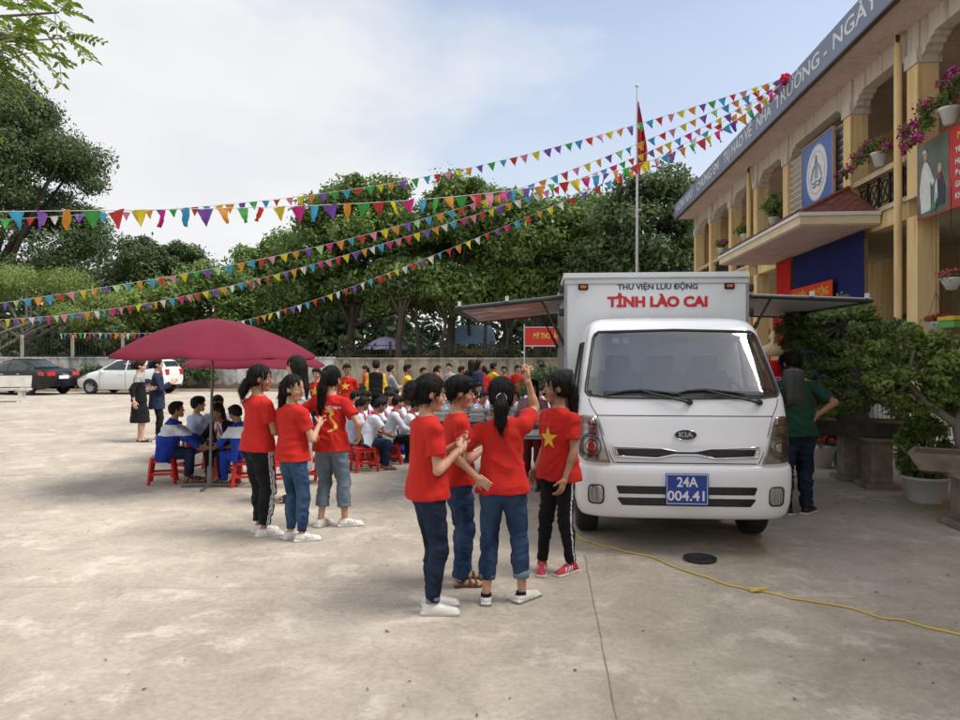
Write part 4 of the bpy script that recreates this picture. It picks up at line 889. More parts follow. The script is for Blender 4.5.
for s in (-1, 1):
    w = MB(); P = [(.62, 1.32), (.58, 1.40), (.80, 1.72), (.86, 1.74), (1.34, 1.74), (1.35, 1.32)]
    P = [(yz(1.31)+.46, 1.31), (yz(1.73)+.44, 1.73), (1.34, 1.73), (1.35, 1.31)]
    vs = [(s*(wz(z)+.002), y, z) for y, z in P]; w.add(vs, [(0, 1, 2, 3)]); sw_ = w.build('side_window', GLASS, truck)
    d = MB(); d.tube([(s*(wz(z)+.003), y, z) for y, z in P+[P[0]]], .014, 6, cap=False); d.build('window_seal', BLK, sw_)
    d = MB()
    for y in (.62, 1.40): d.tube([(s*(wz(z)+.001), y if z < 1.25 else y+(z-1.25)*(.35 if y < 1 else 0), z) for z in (.66, .9, 1.2, 1.5)], .004, 4)
    d.build('door_gap', BLK, truck); MB().box((s*.865, 1.28, 1.10), (.03, .14, .035), bev=.008).build('door_handle', BLK, truck)
# front panel line, grille, badge, lamps
m = MB()
m.tube([(x, surf(x, 1.125, .0015), 1.125) for x in np.linspace(-.70, .70, 40)], .0035, 4)
for s in (-1, 1): m.tube([(s*x, surf(x, z, .0015), z) for x, z in ((.765, 1.26), (.745, 1.20), (.70, 1.125), (.66, 1.0), (.60, .80), (.57, .745))], .0035, 4)
m.tube([(x, surf(x, .747, .0015), .747) for x in np.linspace(-.56, .56, 30)], .004, 4); m.build('panel_gap', BLK, truck)
GRP = [(-.575, .878), (-.20, .866), (-.07, .842), (.07, .842), (.20, .866), (.575, .878), (.560, .800), (.23, .785), (.09, .815), (-.09, .815), (-.23, .785), (-.560, .800)]
gr = patch([(x*.955, .832+(z-.832)*(.62 if abs(x) > .3 else .72)) for x, z in GRP], .012, BLK, 'grille', truck, 6, .012, 4)
ring(GRP, .011, .008, CHR, 'chrome_surround', gr)
bd = [(.088*math.cos(a), .975+.040*math.sin(a)) for a in np.linspace(0, 6.2832, 24, False)]
b_ = patch(bd, .014, BLK, 'badge', truck, 4, .012, 1); ring(bd, .004, .015, CHR, 'badge_rim', b_, sub=1)
text('KIA', .060, (0, surf(0, .975, .0165), .974), (1, 0, 0), (0, 0, 1), CHR, b_, .0018, .001, width=.115)
HL = [(.600, .745), (.80, .755), (.845, .79), (.850, .90), (.850, 1.03), (.842, 1.11), (.80, 1.125), (.715, 1.118), (.685, 1.05), (.655, .93)]
AMB = mat('amber_lens', (.42, .16, .09), .2, var=.1, coat=.5); HLD = mat('lamp_housing', (.38, .37, .37), .25, .85, var=.4, scale=14)
HLG = mat('lamp_bezel', (.55, .55, .54), .22, .9, var=.15)
for s in (-1, 1):
    P = [(s*x, z) for x, z in HL]; h_ = patch(P, .006, HLD, 'headlight', truck, 8, .014, 3)
    c = (s*.755, .875); q = lambda rx, rz, cc_=c: [(cc_[0]+rx*math.cos(a), cc_[1]+rz*math.sin(a)) for a in np.linspace(0, 6.2832, 20, False)]
    for sc_, mt_, o_ in ((.105, HLG, .010), (.085, HLD, .0125), (.045, CHR, .015)): patch([(x, z) for x, z in q(min(sc_, .085), sc_*1.05)], o_, mt_, 'reflector', h_, 4, .004, 1)
    for k in range(5): patch([(s*(.69+.0+k*.006), .80+k*.045), (s*(.70+k*.006), .80+k*.045), (s*(.71+k*.006), .835+k*.045), (s*(.70+k*.006), .835+k*.045)], .0155, HLG, 'lens_rib', h_, 1, .002, 1)
    patch([(s*.705, 1.045), (s*.835, 1.045), (s*.832, 1.10), (s*.80, 1.112), (s*.728, 1.106)], .011, AMB, 'indicator', h_, 3, .004, 2)
    patch([(s*.712, 1.05), (s*.75, 1.05), (s*.756, 1.10), (s*.735, 1.10)], .014, CHR, 'indicator_bulb', h_, 2, .003, 2)
    patch([(x, z) for x, z in P], .019, LENS, 'lens', h_, 8, .016, 3)
# bumper
BZ = [(.285, .80, .10), (.30, .83, .06), (.34, .855, .030), (.42, .872, .012), (.55, .880, .0), (.66, .880, -.006), (.705, .878, .002), (.728, .872, .02), (.735, .862, .045)]
def bsurf(x, z, off=0.0):
    w = float(np.interp(z, [b[0] for b in BZ], [b[1] for b in BZ])); y0 = float(np.interp(z, [b[0] for b in BZ], [b[2] for b in BZ])); k = min(1, abs(x)/w); return y0+.34*(1-max(0, 1-k**4.6)**(1/4.6))-off
zb = [.285, .29, .30, .32, .34, .38, .42, .48, .55, .60, .66, .69, .705, .72, .728, .733, .735]; mb = MB(); rows = []
for z in zb:
    w = float(np.interp(z, [b[0] for b in BZ], [b[1] for b in BZ])); y0 = float(np.interp(z, [b[0] for b in BZ], [b[2] for b in BZ])); rows.append(section(w, y0, n=4.6, back=y0+.62))
vs = [(p[0], p[1], z) for row, z in zip(rows, zb) for p in row]; n = len(rows[0]); fs = [(i*n+j, i*n+j+1, (i+1)*n+j+1, (i+1)*n+j) for i in range(len(zb)-1) for j in range(n-1)]
mb.add(vs, fs, 0, True)
for row, z in ((rows[0], zb[0]), (rows[-1], zb[-1])): mb.add([(p[0], p[1], z) for p in row], [tuple(range(n))], 0)
bu = mb.build('bumper', PAINT, truck)
for z0, z1, a in ((.500, .565, 0), (.405, .470, .03)):
    patch([(-.545+a*.3, z1), (.545-a*.3, z1), (.555-a*.3, z1-.01), (.535-a, z0), (-.535+a, z0), (-.555+a*.3, z1-.01)], .003, BLK, 'air_slot', bu, 4, .004, 6, sf=bsurf)
for s in (-1, 1):
    P = [(s*(.715+.062*math.copysign(abs(math.cos(a))**.5, math.cos(a))), .488+.078*math.copysign(abs(math.sin(a))**.5, math.sin(a))) for a in np.linspace(0, 6.2832, 24, False)]
    fl = patch(P, .004, HLG, 'fog_lamp', bu, 4, .006, 1, sf=bsurf); ring(P, .006, .005, BLK, 'fog_lamp_rim', fl, sf=bsurf, sub=1)
    for k in range(4): patch([(s*(.668+k*.026), .43), (s*(.674+k*.026), .43), (s*(.674+k*.026), .546), (s*(.668+k*.026), .546)], .0065, HLD, 'lens_rib', fl, 1, .002, 3, sf=bsurf)
BLUE = mat('plate_blue', (.02, .055, .30), .4, var=.08); WLET = mat('white_lettering', (.75, .77, .8), .5, var=0)
m = MB(); m.box((.0, -.022, .548), (.335, .012, .25), bev=.004); pl = m.build('number_plate', BLUE, truck)
text('24A', .108, (.0, -.0285, .602), (1, 0, 0), (0, 0, 1), WLET, pl, .0022, .0012, width=.165); text('004.41', .108, (.0, -.0285, .492), (1, 0, 0), (0, 0, 1), WLET, pl, .0022, .0012, width=.29)
m = MB()
for a, b in (((-.158, .432), (.158, .432)), ((.158, .432), (.158, .664)), ((.158, .664), (-.158, .664)), ((-.158, .664), (-.158, .432))): m.tube([(a[0], -.0285, a[1]), (b[0], -.0285, b[1])], .0025, 4)
m.build('plate_border', WLET, pl)
# wipers
for piv, tip in (((.045, 1.235), (-.35, 1.325)), ((.60, 1.235), (.17, 1.33))):
    m = MB(); S_ = lambda x, z, o: Vector((x, surf(x, z, o), z)); m.tube([S_(*piv, .025), S_(piv[0]-.06, piv[1]+.012, .045), S_(tip[0]+.02, tip[1], .045)], [.017, .011, .008], 6)
    m.tube([S_(*piv, -.01), S_(*piv, .04)], .024, 10); bx = [(tip[0]-.27, tip[1]-.035), (tip[0]-.12, tip[1]-.004), (tip[0]+.02, tip[1]+.004), (tip[0]+.2, tip[1]-.012), (tip[0]+.33, tip[1]-.03)]
    m.tube([S_(x, z, .022) for x, z in bx], [.006, .011, .014, .011, .006], 6); m.build('wiper', BLK, truck)
# mirrors
for s in (-1, 1):
    m = MB(); m.tube([(s*.80, .56, 1.30), (s*.93, .42, 1.33), (s*.98, .36, 1.36)], .018, 8); m.tube([(s*.80, .60, 1.08), (s*.90, .48, 1.16), (s*.98, .40, 1.20)], .016, 8); m.build('mirror_arm', BLK, truck)
    m = MB(); m.box((s*.962, .38, 1.35), (.17, .12, .31), bev=.055); mi_ = m.build('side_mirror', BLK, truck); MB().box((s*.962, .442, 1.35), (.12, .004, .24), bev=.0015).build('mirror_glass', CHR, mi_)
# wheels and chassis
RIM = mat('wheel_steel', (.38, .38, .39), .45, .6, var=.2)
def wheel(x, y, r, w, parent, rim=RIM, out=1, name='wheel'):
    M = Matrix(((0, 0, 1), (1, 0, 0), (0, 1, 0))); e = empty(name, (x, y, r)); e.parent = parent; m = MB()
    m.lathe([(r*.60, -w/2), (r*.90, -w/2), (r*.985, -w*.38), (r, -w*.2), (r, w*.2), (r*.985, w*.38), (r*.90, w/2), (r*.60, w/2)], (0, 0, 0), 32, 0, M, close=True); m.build('tyre', RUB, e)
    m = MB(); m.lathe([(0.001, out*w*.30), (r*.16, out*w*.32), (r*.18, out*w*.20), (r*.46, out*w*.16), (r*.52, out*w*.34), (r*.62, out*w*.44), (r*.61, -out*w*.4), (.001, -out*w*.40)], (0, 0, 0), 24, 0, M); m.build('rim', rim, e); return e
for s in (-1, 1): wheel(s*.74, .88, .31, .19, truck, out=s); wheel(s*.76, 3.15, .29, .17, truck, out=s); wheel(s*.57, 3.15, .29, .15, truck, out=s)
m = MB()
for s in (-1, 1): m.b2((s*.32, .35, .45), (s*.40, 4.3, .58)); m.box((s*.74, .88, .66), (.24, .80, .03))
m.b2((-.62, .82, .30), (.62, .94, .36)); m.b2((-.3, .45, .30), (.3, 1.3, .55)); m.b2((-.6, 3.10, .24), (.6, 3.20, .34)); m.b2((.42, 1.5, .42), (.80, 2.2, .75)); m.b2((-.80, 1.6, .42), (-.42, 2.4, .75)); m.box((0, 1.05, .58), (1.60, .8, .05)); m.b2((-.70, .18, .31), (.70, .56, .45)); m.b2((-.5, .57, .26), (.5, 2.2, .50)); m.build('chassis_and_shade_boxes', BLK, truck)  # last two boxes are added to deepen the shade under the truck front
# box body with open sides
BW, Y0, Y1, Z0, Z1 = .915, 1.56, 4.62, .80, 2.46
m = MB(); m.b2((-BW, Y0, Z0), (BW, Y0+.04, Z1-.06)); fr_ = m.build('box_front', BOXW, truck)
m = MB(); m.b2((-BW-.012, Y0-.012, Z1-.06), (BW+.012, Y1+.01, Z1)); m.build('box_roof', BOXW, truck)
m = MB(); m.b2((-BW-.006, Y0-.022, Z1-.064), (BW+.006, Y0-.012, Z1-.052)); m.b2((-BW-.006, Y0-.008, Z1-.12), (BW+.006, Y0-.001, Z1-.112)); m.b2((-BW-.008, Y0-.008, Z0), (-BW+.022, Y0-.001, Z1-.12)); m.b2((BW-.022, Y0-.008, Z0), (BW+.008, Y0-.001, Z1-.12)); m.build('box_trim', STEEL, truck)
m = MB(); m.b2((-BW, Y0+.04, Z0-.06), (BW, Y1, Z0+.02)); m.build('box_floor', STEEL, truck); m = MB(); m.b2((-BW, Y1-.04, Z0+.02), (BW, Y1, Z1-.06)); m.build('box_back', BOXW, truck)
for s in (-1, 1): m = MB(); m.b2((s*(BW-.03), Y0+.045, Z0+.02), (s*BW, Y1-.045, 1.25)); m.build('lower_side_panel', BOXW, truck)
WOOD = mat('dark_shelf', (.10, .06, .035), .6, var=.25, scale=5)
m = MB(); m.b2((-.04, Y0+.05, Z0+.02), (.04, Y1-.05, Z1-.07))
for s in (-1, 1):
    for k in range(5): m.b2((s*.05, Y0+.06, 1.0+k*.28), (s*.38, Y1-.06, 1.02+k*.28))
m.build('book_shelf', WOOD, truck)
def art_mat():
    m_, nt, b = newmat('awning_picture'); v = nt.nodes.new('ShaderNodeTexVoronoi'); t = nt.nodes.new('ShaderNodeTexCoord'); n = nt.nodes.new('ShaderNodeTexNoise'); n.inputs['Scale'].default_value = 2.6; n.inputs['Detail'].default_value = 4
    nt.links.new(t.outputs['Object'], n.inputs['Vector']); v.inputs['Scale'].default_value = 3.5; nt.links.new(n.outputs['Color'], v.inputs['Vector'])
    nt.links.new(t.outputs['Object'], v.inputs['Vector']); r = nt.nodes.new('ShaderNodeValToRGB'); r.color_ramp.interpolation = 'CONSTANT'; e = r.color_ramp.elements; e[0].color = (.55, .02, .015, 1)
    for p, c in ((.38, (.08, .06, .05)), (.5, (.42, .40, .38)), (.58, (.62, .03, .02)), (.70, (.22, .20, .19)), (.82, (.6, .6, .58))): q = e.new(p); q.color = (*c, 1)
    e[-1].color = (.45, .04, .03, 1); s_ = nt.nodes.new('ShaderNodeSeparateColor'); nt.links.new(v.outputs['Color'], s_.inputs[0]); nt.links.new(s_.outputs[0], r.inputs['Fac']); nt.links.new(r.outputs[0], b.inputs['Base Color']); b.inputs['Roughness'].default_value = .3; return m_
ART = art_mat()
for s in (-1, 1):
    w_ = 1.14 if s < 0 else 1.22; dz = -.115 if s < 0 else -.055; a0 = Vector((s*(BW+.01), 0, 2.215)); a1 = Vector((s*(BW+w_), 0, 2.215+dz)); d = (a1-a0).normalized(); n_ = Vector((-d.z, 0, d.x))*(1 if s > 0 else -1)
    m = MB(); ya, yb = Y0+.06, Y1-.06; t_ = n_*.03
    m.add([a0+Vector((0, ya, 0)), a1+Vector((0, ya, 0)), a1+Vector((0, yb, 0)), a0+Vector((0, yb, 0))]+[p+t_ for p in (a0+Vector((0, ya, 0)), a1+Vector((0, ya, 0)), a1+Vector((0, yb, 0)), a0+Vector((0, yb, 0)))], [(0, 1, 2, 3), (4, 5, 6, 7), (0, 1, 5, 4), (1, 2, 6, 5), (2, 3, 7, 6), (3, 0, 4, 7)])
    aw = m.build('awning', BOXW if s > 0 else STEEL, truck); i0 = a0.lerp(a1, .12); i1 = a0.lerp(a1, .93); o_ = -n_*.004
    MB().quad(i0+Vector((0, ya+.12, 0))+o_, i1+Vector((0, ya+.12, 0))+o_, i1+Vector((0, yb-.12, 0))+o_, i0+Vector((0, yb-.12, 0))+o_).build('awning_picture', ART if s < 0 else BOXW, aw)
    m = MB()
    for y in (ya, yb): m.tube([a0+Vector((0, y, 0)), a1+Vector((0, y, 0))], .022, 6)
    m.tube([a1+Vector((0, ya, 0)), a1+Vector((0, yb, 0))], .022, 6); m.build('awning_frame', BLK, aw)
    [MB().box(a0.lerp(a1, q_)+Vector((0, ya-.01, .05)), (.035, .03, .05)).build('awning_clip', BOXW, aw) for q_ in (.52, .96)]
    for y in (ya+.05, yb-.05): m = MB(); m.tube([Vector((s*BW, y, 1.72)), a0.lerp(a1, .20)+Vector((0, y, -.01))], .013, 6); m.tube([Vector((s*BW, y, 1.72)), Vector((s*BW, y, 1.72)).lerp(a0.lerp(a1, .20)+Vector((0, y, -.01)), .5)], .020, 6); m.build('gas_strut', BLK, truck)
    for z in (2.30, 2.06): MB().box((s*(BW+.03), Y0+.05, z), (.07, .08, .08), bev=.02).build('hinge', BLK, truck)
ORL = mat('orange_lens', (.55, .10, .02), .3, var=.1)
for s in (-1, 1): m = MB(); m.box((s*.73, Y0-.012, Z1-.145), (.10, .022, .065), bev=.015); k_ = m.build('marker_lamp', RUB, truck); MB().box((s*.73, Y0-.026, Z1-.145), (.06, .012, .03), bev=.004).build('marker_lens', ORL, k_)
NAVY = mat('dark_lettering', (.02, .025, .06), .5, var=0); REDL = mat('red_lettering', (.50, .012, .02), .45, var=0)
text('THƯ VIỆN LƯU ĐỘNG', .075, (.02, Y0-.0035, Z1-.150), (1, 0, 0), (0, 0, 1), NAVY, fr_, .0018, .0015, width=.80)
text('TỈNH LÀO CAI', .140, (.02, Y0-.0035, Z1-.305), (1, 0, 0), (0, 0, 1), REDL, fr_, .0068, .002, width=1.0)
# low black rimmed disc on the ground before the truck
p = gp(700, 560); MB().lathe([(.001, .0), (.12, .0), (.128, .01), (.13, .022), (.122, .024), (.115, .012), (.001, .008)], (0, 0, 0), 24).build('black_disc', BLK, None, p)
tag(bpy.data.objects['black_disc'], 'shallow black rimmed disc on the ground under the front of the white truck', 'basin')
# yellow cable snaking over the yard
cp = [(524, 443), (532, 470), (548, 512), (582, 540), (600, 546), (625, 552), (650, 557), (672, 567), (700, 576), (725, 585), (750, 591), (762, 592), (790, 599), (830, 605), (855, 610), (880, 619), (905, 622), (925, 628), (962, 636), (1010, 640)]
rr = random.Random(4); P = []
for i in range(len(cp)-1):
    for t in (0, .33, .66): x = cp[i][0]*(1-t)+cp[i+1][0]*t; y = cp[i][1]*(1-t)+cp[i+1][1]*t+rr.uniform(-.8, .8)*(y_ := .6); q = gp(x, y); q.z = .008; P.append(q)
YEL = mat('yellow_cable', (.62, .46, .10), .5, var=.15, scale=3)
o = MB().tube(P, .007, 6).build('extension_cord', YEL); tag(o, 'yellow extension cord snaking from behind the truck to the lower right edge', 'cord')
m = MB(); c = gp(755, 592); c.z = .012
for k in range(3): m.tube([c+Vector((.035*math.cos(a)*(1+.3*k)+.01*k, .018*math.sin(a)*(1-.2*k), .006*k+.004*math.sin(3*a))) for a in np.linspace(0, 6.28, 14)], .007, 6)
k_ = m.build('cord_knot', YEL, o)
# ------------------------------------------------------------ two-storey school (local x = distance out from the view axis, y = along it)
def weathered(name, col, dirt=(.62, .56, .48)):
    m_, nt, b = newmat(name); b.inputs['Roughness'].default_value = .85; b.inputs['Specular IOR Level'].default_value = .25; c = ramp(nt, noisy(nt, 1.2, 5).outputs['Fac'], [q*.92 for q in col], [q*1.06 for q in col])
    s1 = ramp(nt, noisy(nt, 5, 6, rough=.65, stretch=(1.4, 1.4, .12)).outputs['Fac'], dirt, (1.03, 1.03, 1.03), .30, .50); s2 = ramp(nt, noisy(nt, 14, 6, rough=.7).outputs['Fac'], (.80, .78, .74), (1.04, 1.04, 1.04), .28, .42); o = c.outputs[0]
    for k in (s1, s2):
        x = nt.nodes.new('ShaderNodeMix'); x.data_type = 'RGBA'; x.blend_type = 'MULTIPLY'; x.inputs['Factor'].default_value = .75; nt.links.new(o, x.inputs['A']); nt.links.new(k.outputs[0], x.inputs['B']); o = x.outputs['Result']
    nt.links.new(o, b.inputs['Base Color']); bump(nt, b, noisy(nt, 35, 5).outputs['Fac'], .12, .006); return m_
CREAM = weathered('cream_paint', (.72, .54, .28))
CREAML = mat('pale_cream_trim', (.66, .56, .38), .8, var=.10, scale=2)
GREYW = weathered('greyed_whitewash', (.60, .55, .49), (.55, .50, .46))
PINKW = weathered('soffit_whitewash', (.64, .53, .47), (.72, .66, .62))
WHITEP = mat('white_trim', (.66, .66, .64), .7, var=.08); DOORM = mat('dark_wood_door', (.09, .045, .025), .55, var=.3, scale=4)
WGL = mat('dark_window_glass', (.03, .04, .045), .12, var=.2)
school = empty('school_building', (0, 0, 0), -BA, 'two-storey cream school building with open galleries along the right side of the yard', 'building')
XC = 6.0; XB = 8.3; ZF = 4.15; ZC = 6.95; S0, S1 = -12.0, 28.95
cols = [-11.4, -8.8, -6.2, -3.6, -1.0, 1.6, 4.2, 6.8, 9.4, 12.1, 14.6, 18.2, 20.7, 23.4, 26.1, 28.6]  # out-of-view near bays added to keep bright sky out of the windscreen reflection
for i, s in enumerate(cols):
    m = MB(); m.b2((XC, s, 0.0), (XC+.33, s+.34, 3.86)); m.build('column', CREAM, school)
    m = MB(); m.b2((XC+.002, s+.002, ZF+.02), (XC+.328, s+.338, 6.28)); m.build('column', CREAM, school)
    m = MB(); m.b2((XC-.03, s-.03, 6.281), (XC+.36, s+.37, 6.50)); m.b2((XC+.01, s, 6.501), (XC+.32, s+.34, ZC-.002)); m.build('capital', GREYW, school)
for a, b in zip(cols[:-1], cols[1:]):
    m = MB(); m.b2((XC+.05, a+.342, 6.62), (XC+.29, b-.002, ZC-.003)); m.build('upper_beam', GREYW, school)
    for s0, sg in ((a+.343, 1), (b-.003, -1)):
        st = [(0, 6.617), (.42*sg, 6.617), (.40*sg, 6.57), (.29*sg, 6.555), (.27*sg, 6.50), (.17*sg, 6.48), (.15*sg, 6.41), (.05*sg, 6.38), (.03*sg, 6.31), (0, 6.30)]
        mm = MB(); mm.prism(st, (XC+.04, s0, 0), (0, 1, 0), (0, 0, 1), (.26, 0, 0)); mm.build('bracket', GREYW, school)
    m = MB(); m.b2((XC+.03, a+.342, 3.86), (XC+.30, b-.002, ZF)); m.build('floor_beam', CREAM, school)
m = MB(); m.b2((XC-.02, S0, ZF+.001), (XB+.2, S1, ZF+.02)); m.b2((XC+.31, S0, 3.92), (XB+.2, S1, ZF-.001)); m.build('upper_floor', GREYW, school)
m = MB(); m.b2((5.34, S0, ZC), (XB+3, S1+.05, ZC+.12)); m.b2((5.6, S0, ZC+.121), (XB+3, S1, 7.42)); m.build('roof_slab', PINKW, school)
BAND = mat('blue_grey_band', (.17, .205, .31), .6, var=.08, scale=.7)
m = MB(); m.b2((5.26, S0, ZC-.02), (5.338, S1+.08, 7.50)); m.b2((5.34, S1+.001, ZC-.02), (7.5, S1+.08, 7.50)); band = m.build('slogan_band', BAND, school)
m = MB(); m.b2((5.245, S0, ZC-.055), (5.345, S1+.1, ZC-.021)); m.build('drip_edge', mat('dark_metal_edge', (.06, .055, .055), .5, var=.1), band)
WL = mat('pale_sign_letters', (.60, .63, .66), .5, var=.05)
x0 = 5.255
def bandtext(s, sa, sb, size=.40): text(s, size, (x0, (sa+sb)/2, 7.225), (0, -1, 0), (0, 0, 1), WL, band, .006, .003, width=abs(sa-sb))
o_ = .44
bandtext('HÔM NAY', 28.6, 25.5); bandtext('CHÚNG EM', 24.9, 21.9); bandtext('TỰ HÀO VỀ', 21.3, 18.55); bandtext('NHÀ', 18.15, 17.05); bandtext('TRƯỜNG', 16.75, 14.15); bandtext('-', 13.95, 13.80); bandtext('NGÀY', 13.55, 11.8); bandtext('MAI NHÀ TRƯỜNG TỰ HÀO', 11.4, 3.2)
# back walls, doors, windows
m = MB(); m.b2((XB, S0, 0), (XB+.2, S1, ZC-.002)); m.b2((XB-2.0, S1-.2, 0), (XB, S1, ZC-.003)); m.build('gallery_wall', CREAM, school)
for s in (3.2, 6.0, 8.6, 11.2, 13.6, 16.2, 19.2, 21.8, 24.6, 27.0):
    for z in (.35, ZF+.05):
        if int(s*10) % 3 == 0:
            f = MB(); f.b2((XB-.06, s, z), (XB-.002, s+1.15, z+2.2)); d_ = f.build('door', DOORM, school); m = MB(); m.b2((XB-.08, s+.56, z+.05), (XB-.061, s+.60, z+2.15)); m.build('door_gap', BLK, d_)
        else:
            f = MB()
            for a, b, c, d in ((s, s+.06, z+.8, z+2.1), (s+1.14, s+1.2, z+.8, z+2.1), (s+.061, s+1.139, z+.8, z+.86), (s+.061, s+1.139, z+2.04, z+2.1), (s+.58, s+.62, z+.861, z+2.039)): f.b2((XB-.05, a, c), (XB-.002, b, d))
            w_ = f.build('window', WHITEP, school); MB().b2((XB-.02, s+.06, z+.86), (XB-.004, s+1.14, z+2.04)).build('pane', WGL, w_)
            g_2 = MB()
            for k in range(9): g_2.b2((XB-.045, s+.10+k*.12, z+.861), (XB-.033, s+.112+k*.12, z+2.039))
            g_2.build('bars', IRON, w_)
m = MB(); m.b2((XC-.35, S0, .0), (XB, S1, .28)); m.b2((XC-.65, S0, 0), (XC-.351, S1, .14)); m.build('veranda', PLINTH, school)
# cross walls (upper gallery wing wall near the camera, lower partition)
m = MB(); m.b2((XC+1.4, 10.9, 4.172), (XB-.002, 11.05, 6.94)); m.build('wing_wall', CREAM, school)
# balustrades
RAILC = mat('rail_cream', (.58, .45, .30), .8, var=.15); PAT = mat('pattern_block', (.60, .60, .56), .8, var=.15)
for a, b in zip(cols[:-1], cols[1:]):
    m = MB(); m.b2((XC+.04, a+.345, 4.84), (XC+.26, b-.005, 4.94)); m.b2((XC+.08, a+.345, ZF+.021), (XC+.24, b-.005, 4.27)); r_ = m.build('balustrade', RAILC, school)
    m = MB(); n = int(round((b-a-.34)/.42)); w_ = (b-a-.36)/n
    for k in range(n):
        c = a+.35+w_*(k+.5)
        m.b2((XC+.13, c-w_/2+.008, 4.272), (XC+.17, c-w_/2+.035, 4.838))
        m.tube([(XC+.15, c+w_*.36*math.cos(t), 4.555+.20*math.sin(t)) for t in np.linspace(0, 6.2832, 17)], .016, 5, cap=False)
        for q in (-1, 1): m.tube([(XC+.15, c-q*w_*.46, 4.29), (XC+.15, c, 4.555), (XC+.15, c-q*w_*.46, 4.82)], .013, 5)
    m.build('ironwork', IRON, r_)
# downpipes
for s in (12.1, 20.7):
    m = MB(); m.tube([(XC-.09, s+.44, .2), (XC-.09, s+.44, 6.72)], .062, 10); m.tube([(XC-.09, s+.44, 6.70), (XC-.10, s+.44, ZC+.0)], [.05, .05], 8); m.build('downpipe', CREAM, school)
    MB().tube([(XC-.09, s+.44, 6.72), (XC-.12, s+.40, ZC-.04)], .035, 8).build('pipe_elbow', BLK, school)
# low white balusters on the ground floor
for a, b in zip(cols[8:11], cols[9:12]):
    m = MB(); m.b2((XC+.05, a+.345, 1.28), (XC+.23, b-.005, 1.37)); m.b2((XC+.08, a+.345, .281), (XC+.2, b-.005, .40)); k = a+.42
    while k < b-.05: m.lathe([(.03, .40), (.05, .55), (.035, .75), (.055, 1.0), (.03, 1.28)], (XC+.14, k, 0), 8); k += .19
    m.build('stone_balustrade', WHITEP, school)
# porch canopy with tiled hip
PA, PB, PD = 13.35, 19.2, 4.62
m = MB(); m.b2((PD+.04, PA+.04, 3.93), (XC-.003, PB-.04, 4.02)); po = m.build('porch_slab', PINKW, school)
m = MB(); m.b2((PD, PA, 3.95), (XC-.002, PA+.04-.002, 4.17)); m.b2((PD, PA+.04, 3.95), (PD+.038, PB-.04, 4.17)); m.b2((PD, PB-.038, 3.95), (XC-.002, PB, 4.17)); m.build('porch_fascia', CREAML, po)
m = MB(); m.b2((PD-.035, PA-.035, 4.10), (XC-.002, PA-.001, 4.16)); m.b2((PD-.035, PA, 4.10), (PD-.001, PB, 4.16)); m.build('white_moulding', WHITEP, po)
def tile_mat():
    m_, nt, b = newmat('clay_roof_tiles'); t = nt.nodes.new('ShaderNodeTexCoord'); br = nt.nodes.new('ShaderNodeTexBrick'); nt.links.new(t.outputs['UV'], br.inputs['Vector'])
    br.inputs['Scale'].default_value = 1.0; br.inputs['Color1'].default_value = (.20, .055, .038, 1); br.inputs['Color2'].default_value = (.29, .095, .062, 1); br.inputs['Mortar'].default_value = (.055, .022, .018, 1)
    br.inputs['Brick Width'].default_value = .17; br.inputs['Row Height'].default_value = .12; br.inputs['Mortar Size'].default_value = .012
    n = noisy(nt, 6, 6); r = ramp(nt, n.outputs['Fac'], (.55,)*3, (1.15,)*3); x = nt.nodes.new('ShaderNodeMix'); x.data_type = 'RGBA'; x.blend_type = 'MULTIPLY'; x.inputs['Factor'].default_value = .8
    nt.links.new(br.outputs['Color'], x.inputs['A']); nt.links.new(r.outputs[0], x.inputs['B']); nt.links.new(x.outputs['Result'], b.inputs['Base Color']); bump(nt, b, br.outputs['Fac'], -.6, .03); b.inputs['Roughness'].default_value = .8; return m_
TILE = tile_mat()
z0, z1 = 4.172, 4.86; e = [(PD+.02, PA+.02, z0), (5.97, PA+.02, z0), (5.97, PB-.02, z0), (PD+.02, PB-.02, z0)]; rg = [(5.96, PA+1.25, z1), (5.96, PB-1.25, z1)]
me = bpy.data.meshes.new('porch_tiles'); V_ = e+rg; F_ = [(0, 1, 4), (3, 0, 4, 5), (2, 3, 5), (1, 2, 5, 4), (0, 3, 2, 1)]; me.from_pydata(V_, [], F_); uv = me.uv_layers.new(name='UVMap')
for p in me.polygons:
    for li in p.loop_indices:
        c = me.vertices[me.loops[li].vertex_index].co; uv.data[li].uv = (c.x, c.z*2.2) if len(p.vertices) == 3 else (c.y, c.z*2.2)
me.materials.append(TILE); o = bpy.data.objects.new('porch_tiles', me); COL.objects.link(o); o.parent = po
m = MB(); m.tube([e[0], rg[0]], .045, 8); m.tube([e[3], rg[1]], .045, 8); m.tube([rg[0], rg[1]], .045, 8); m.build('ridge_tiles', mat('ridge_clay', (.24, .08, .055), .8, var=.3, scale=12), po)
rr = random.Random(2); m = MB(); y = PA+.1
while y < PB-.1: m.box((PD+.05, y, 4.205+rr.uniform(-.008, .012)), (.12, .15, .035), rz=rr.uniform(-.06, .06)); y += .17
m.build('eaves_tiles', mat('mossy_clay', (.15, .09, .065), .9, var=.5, scale=9), po)
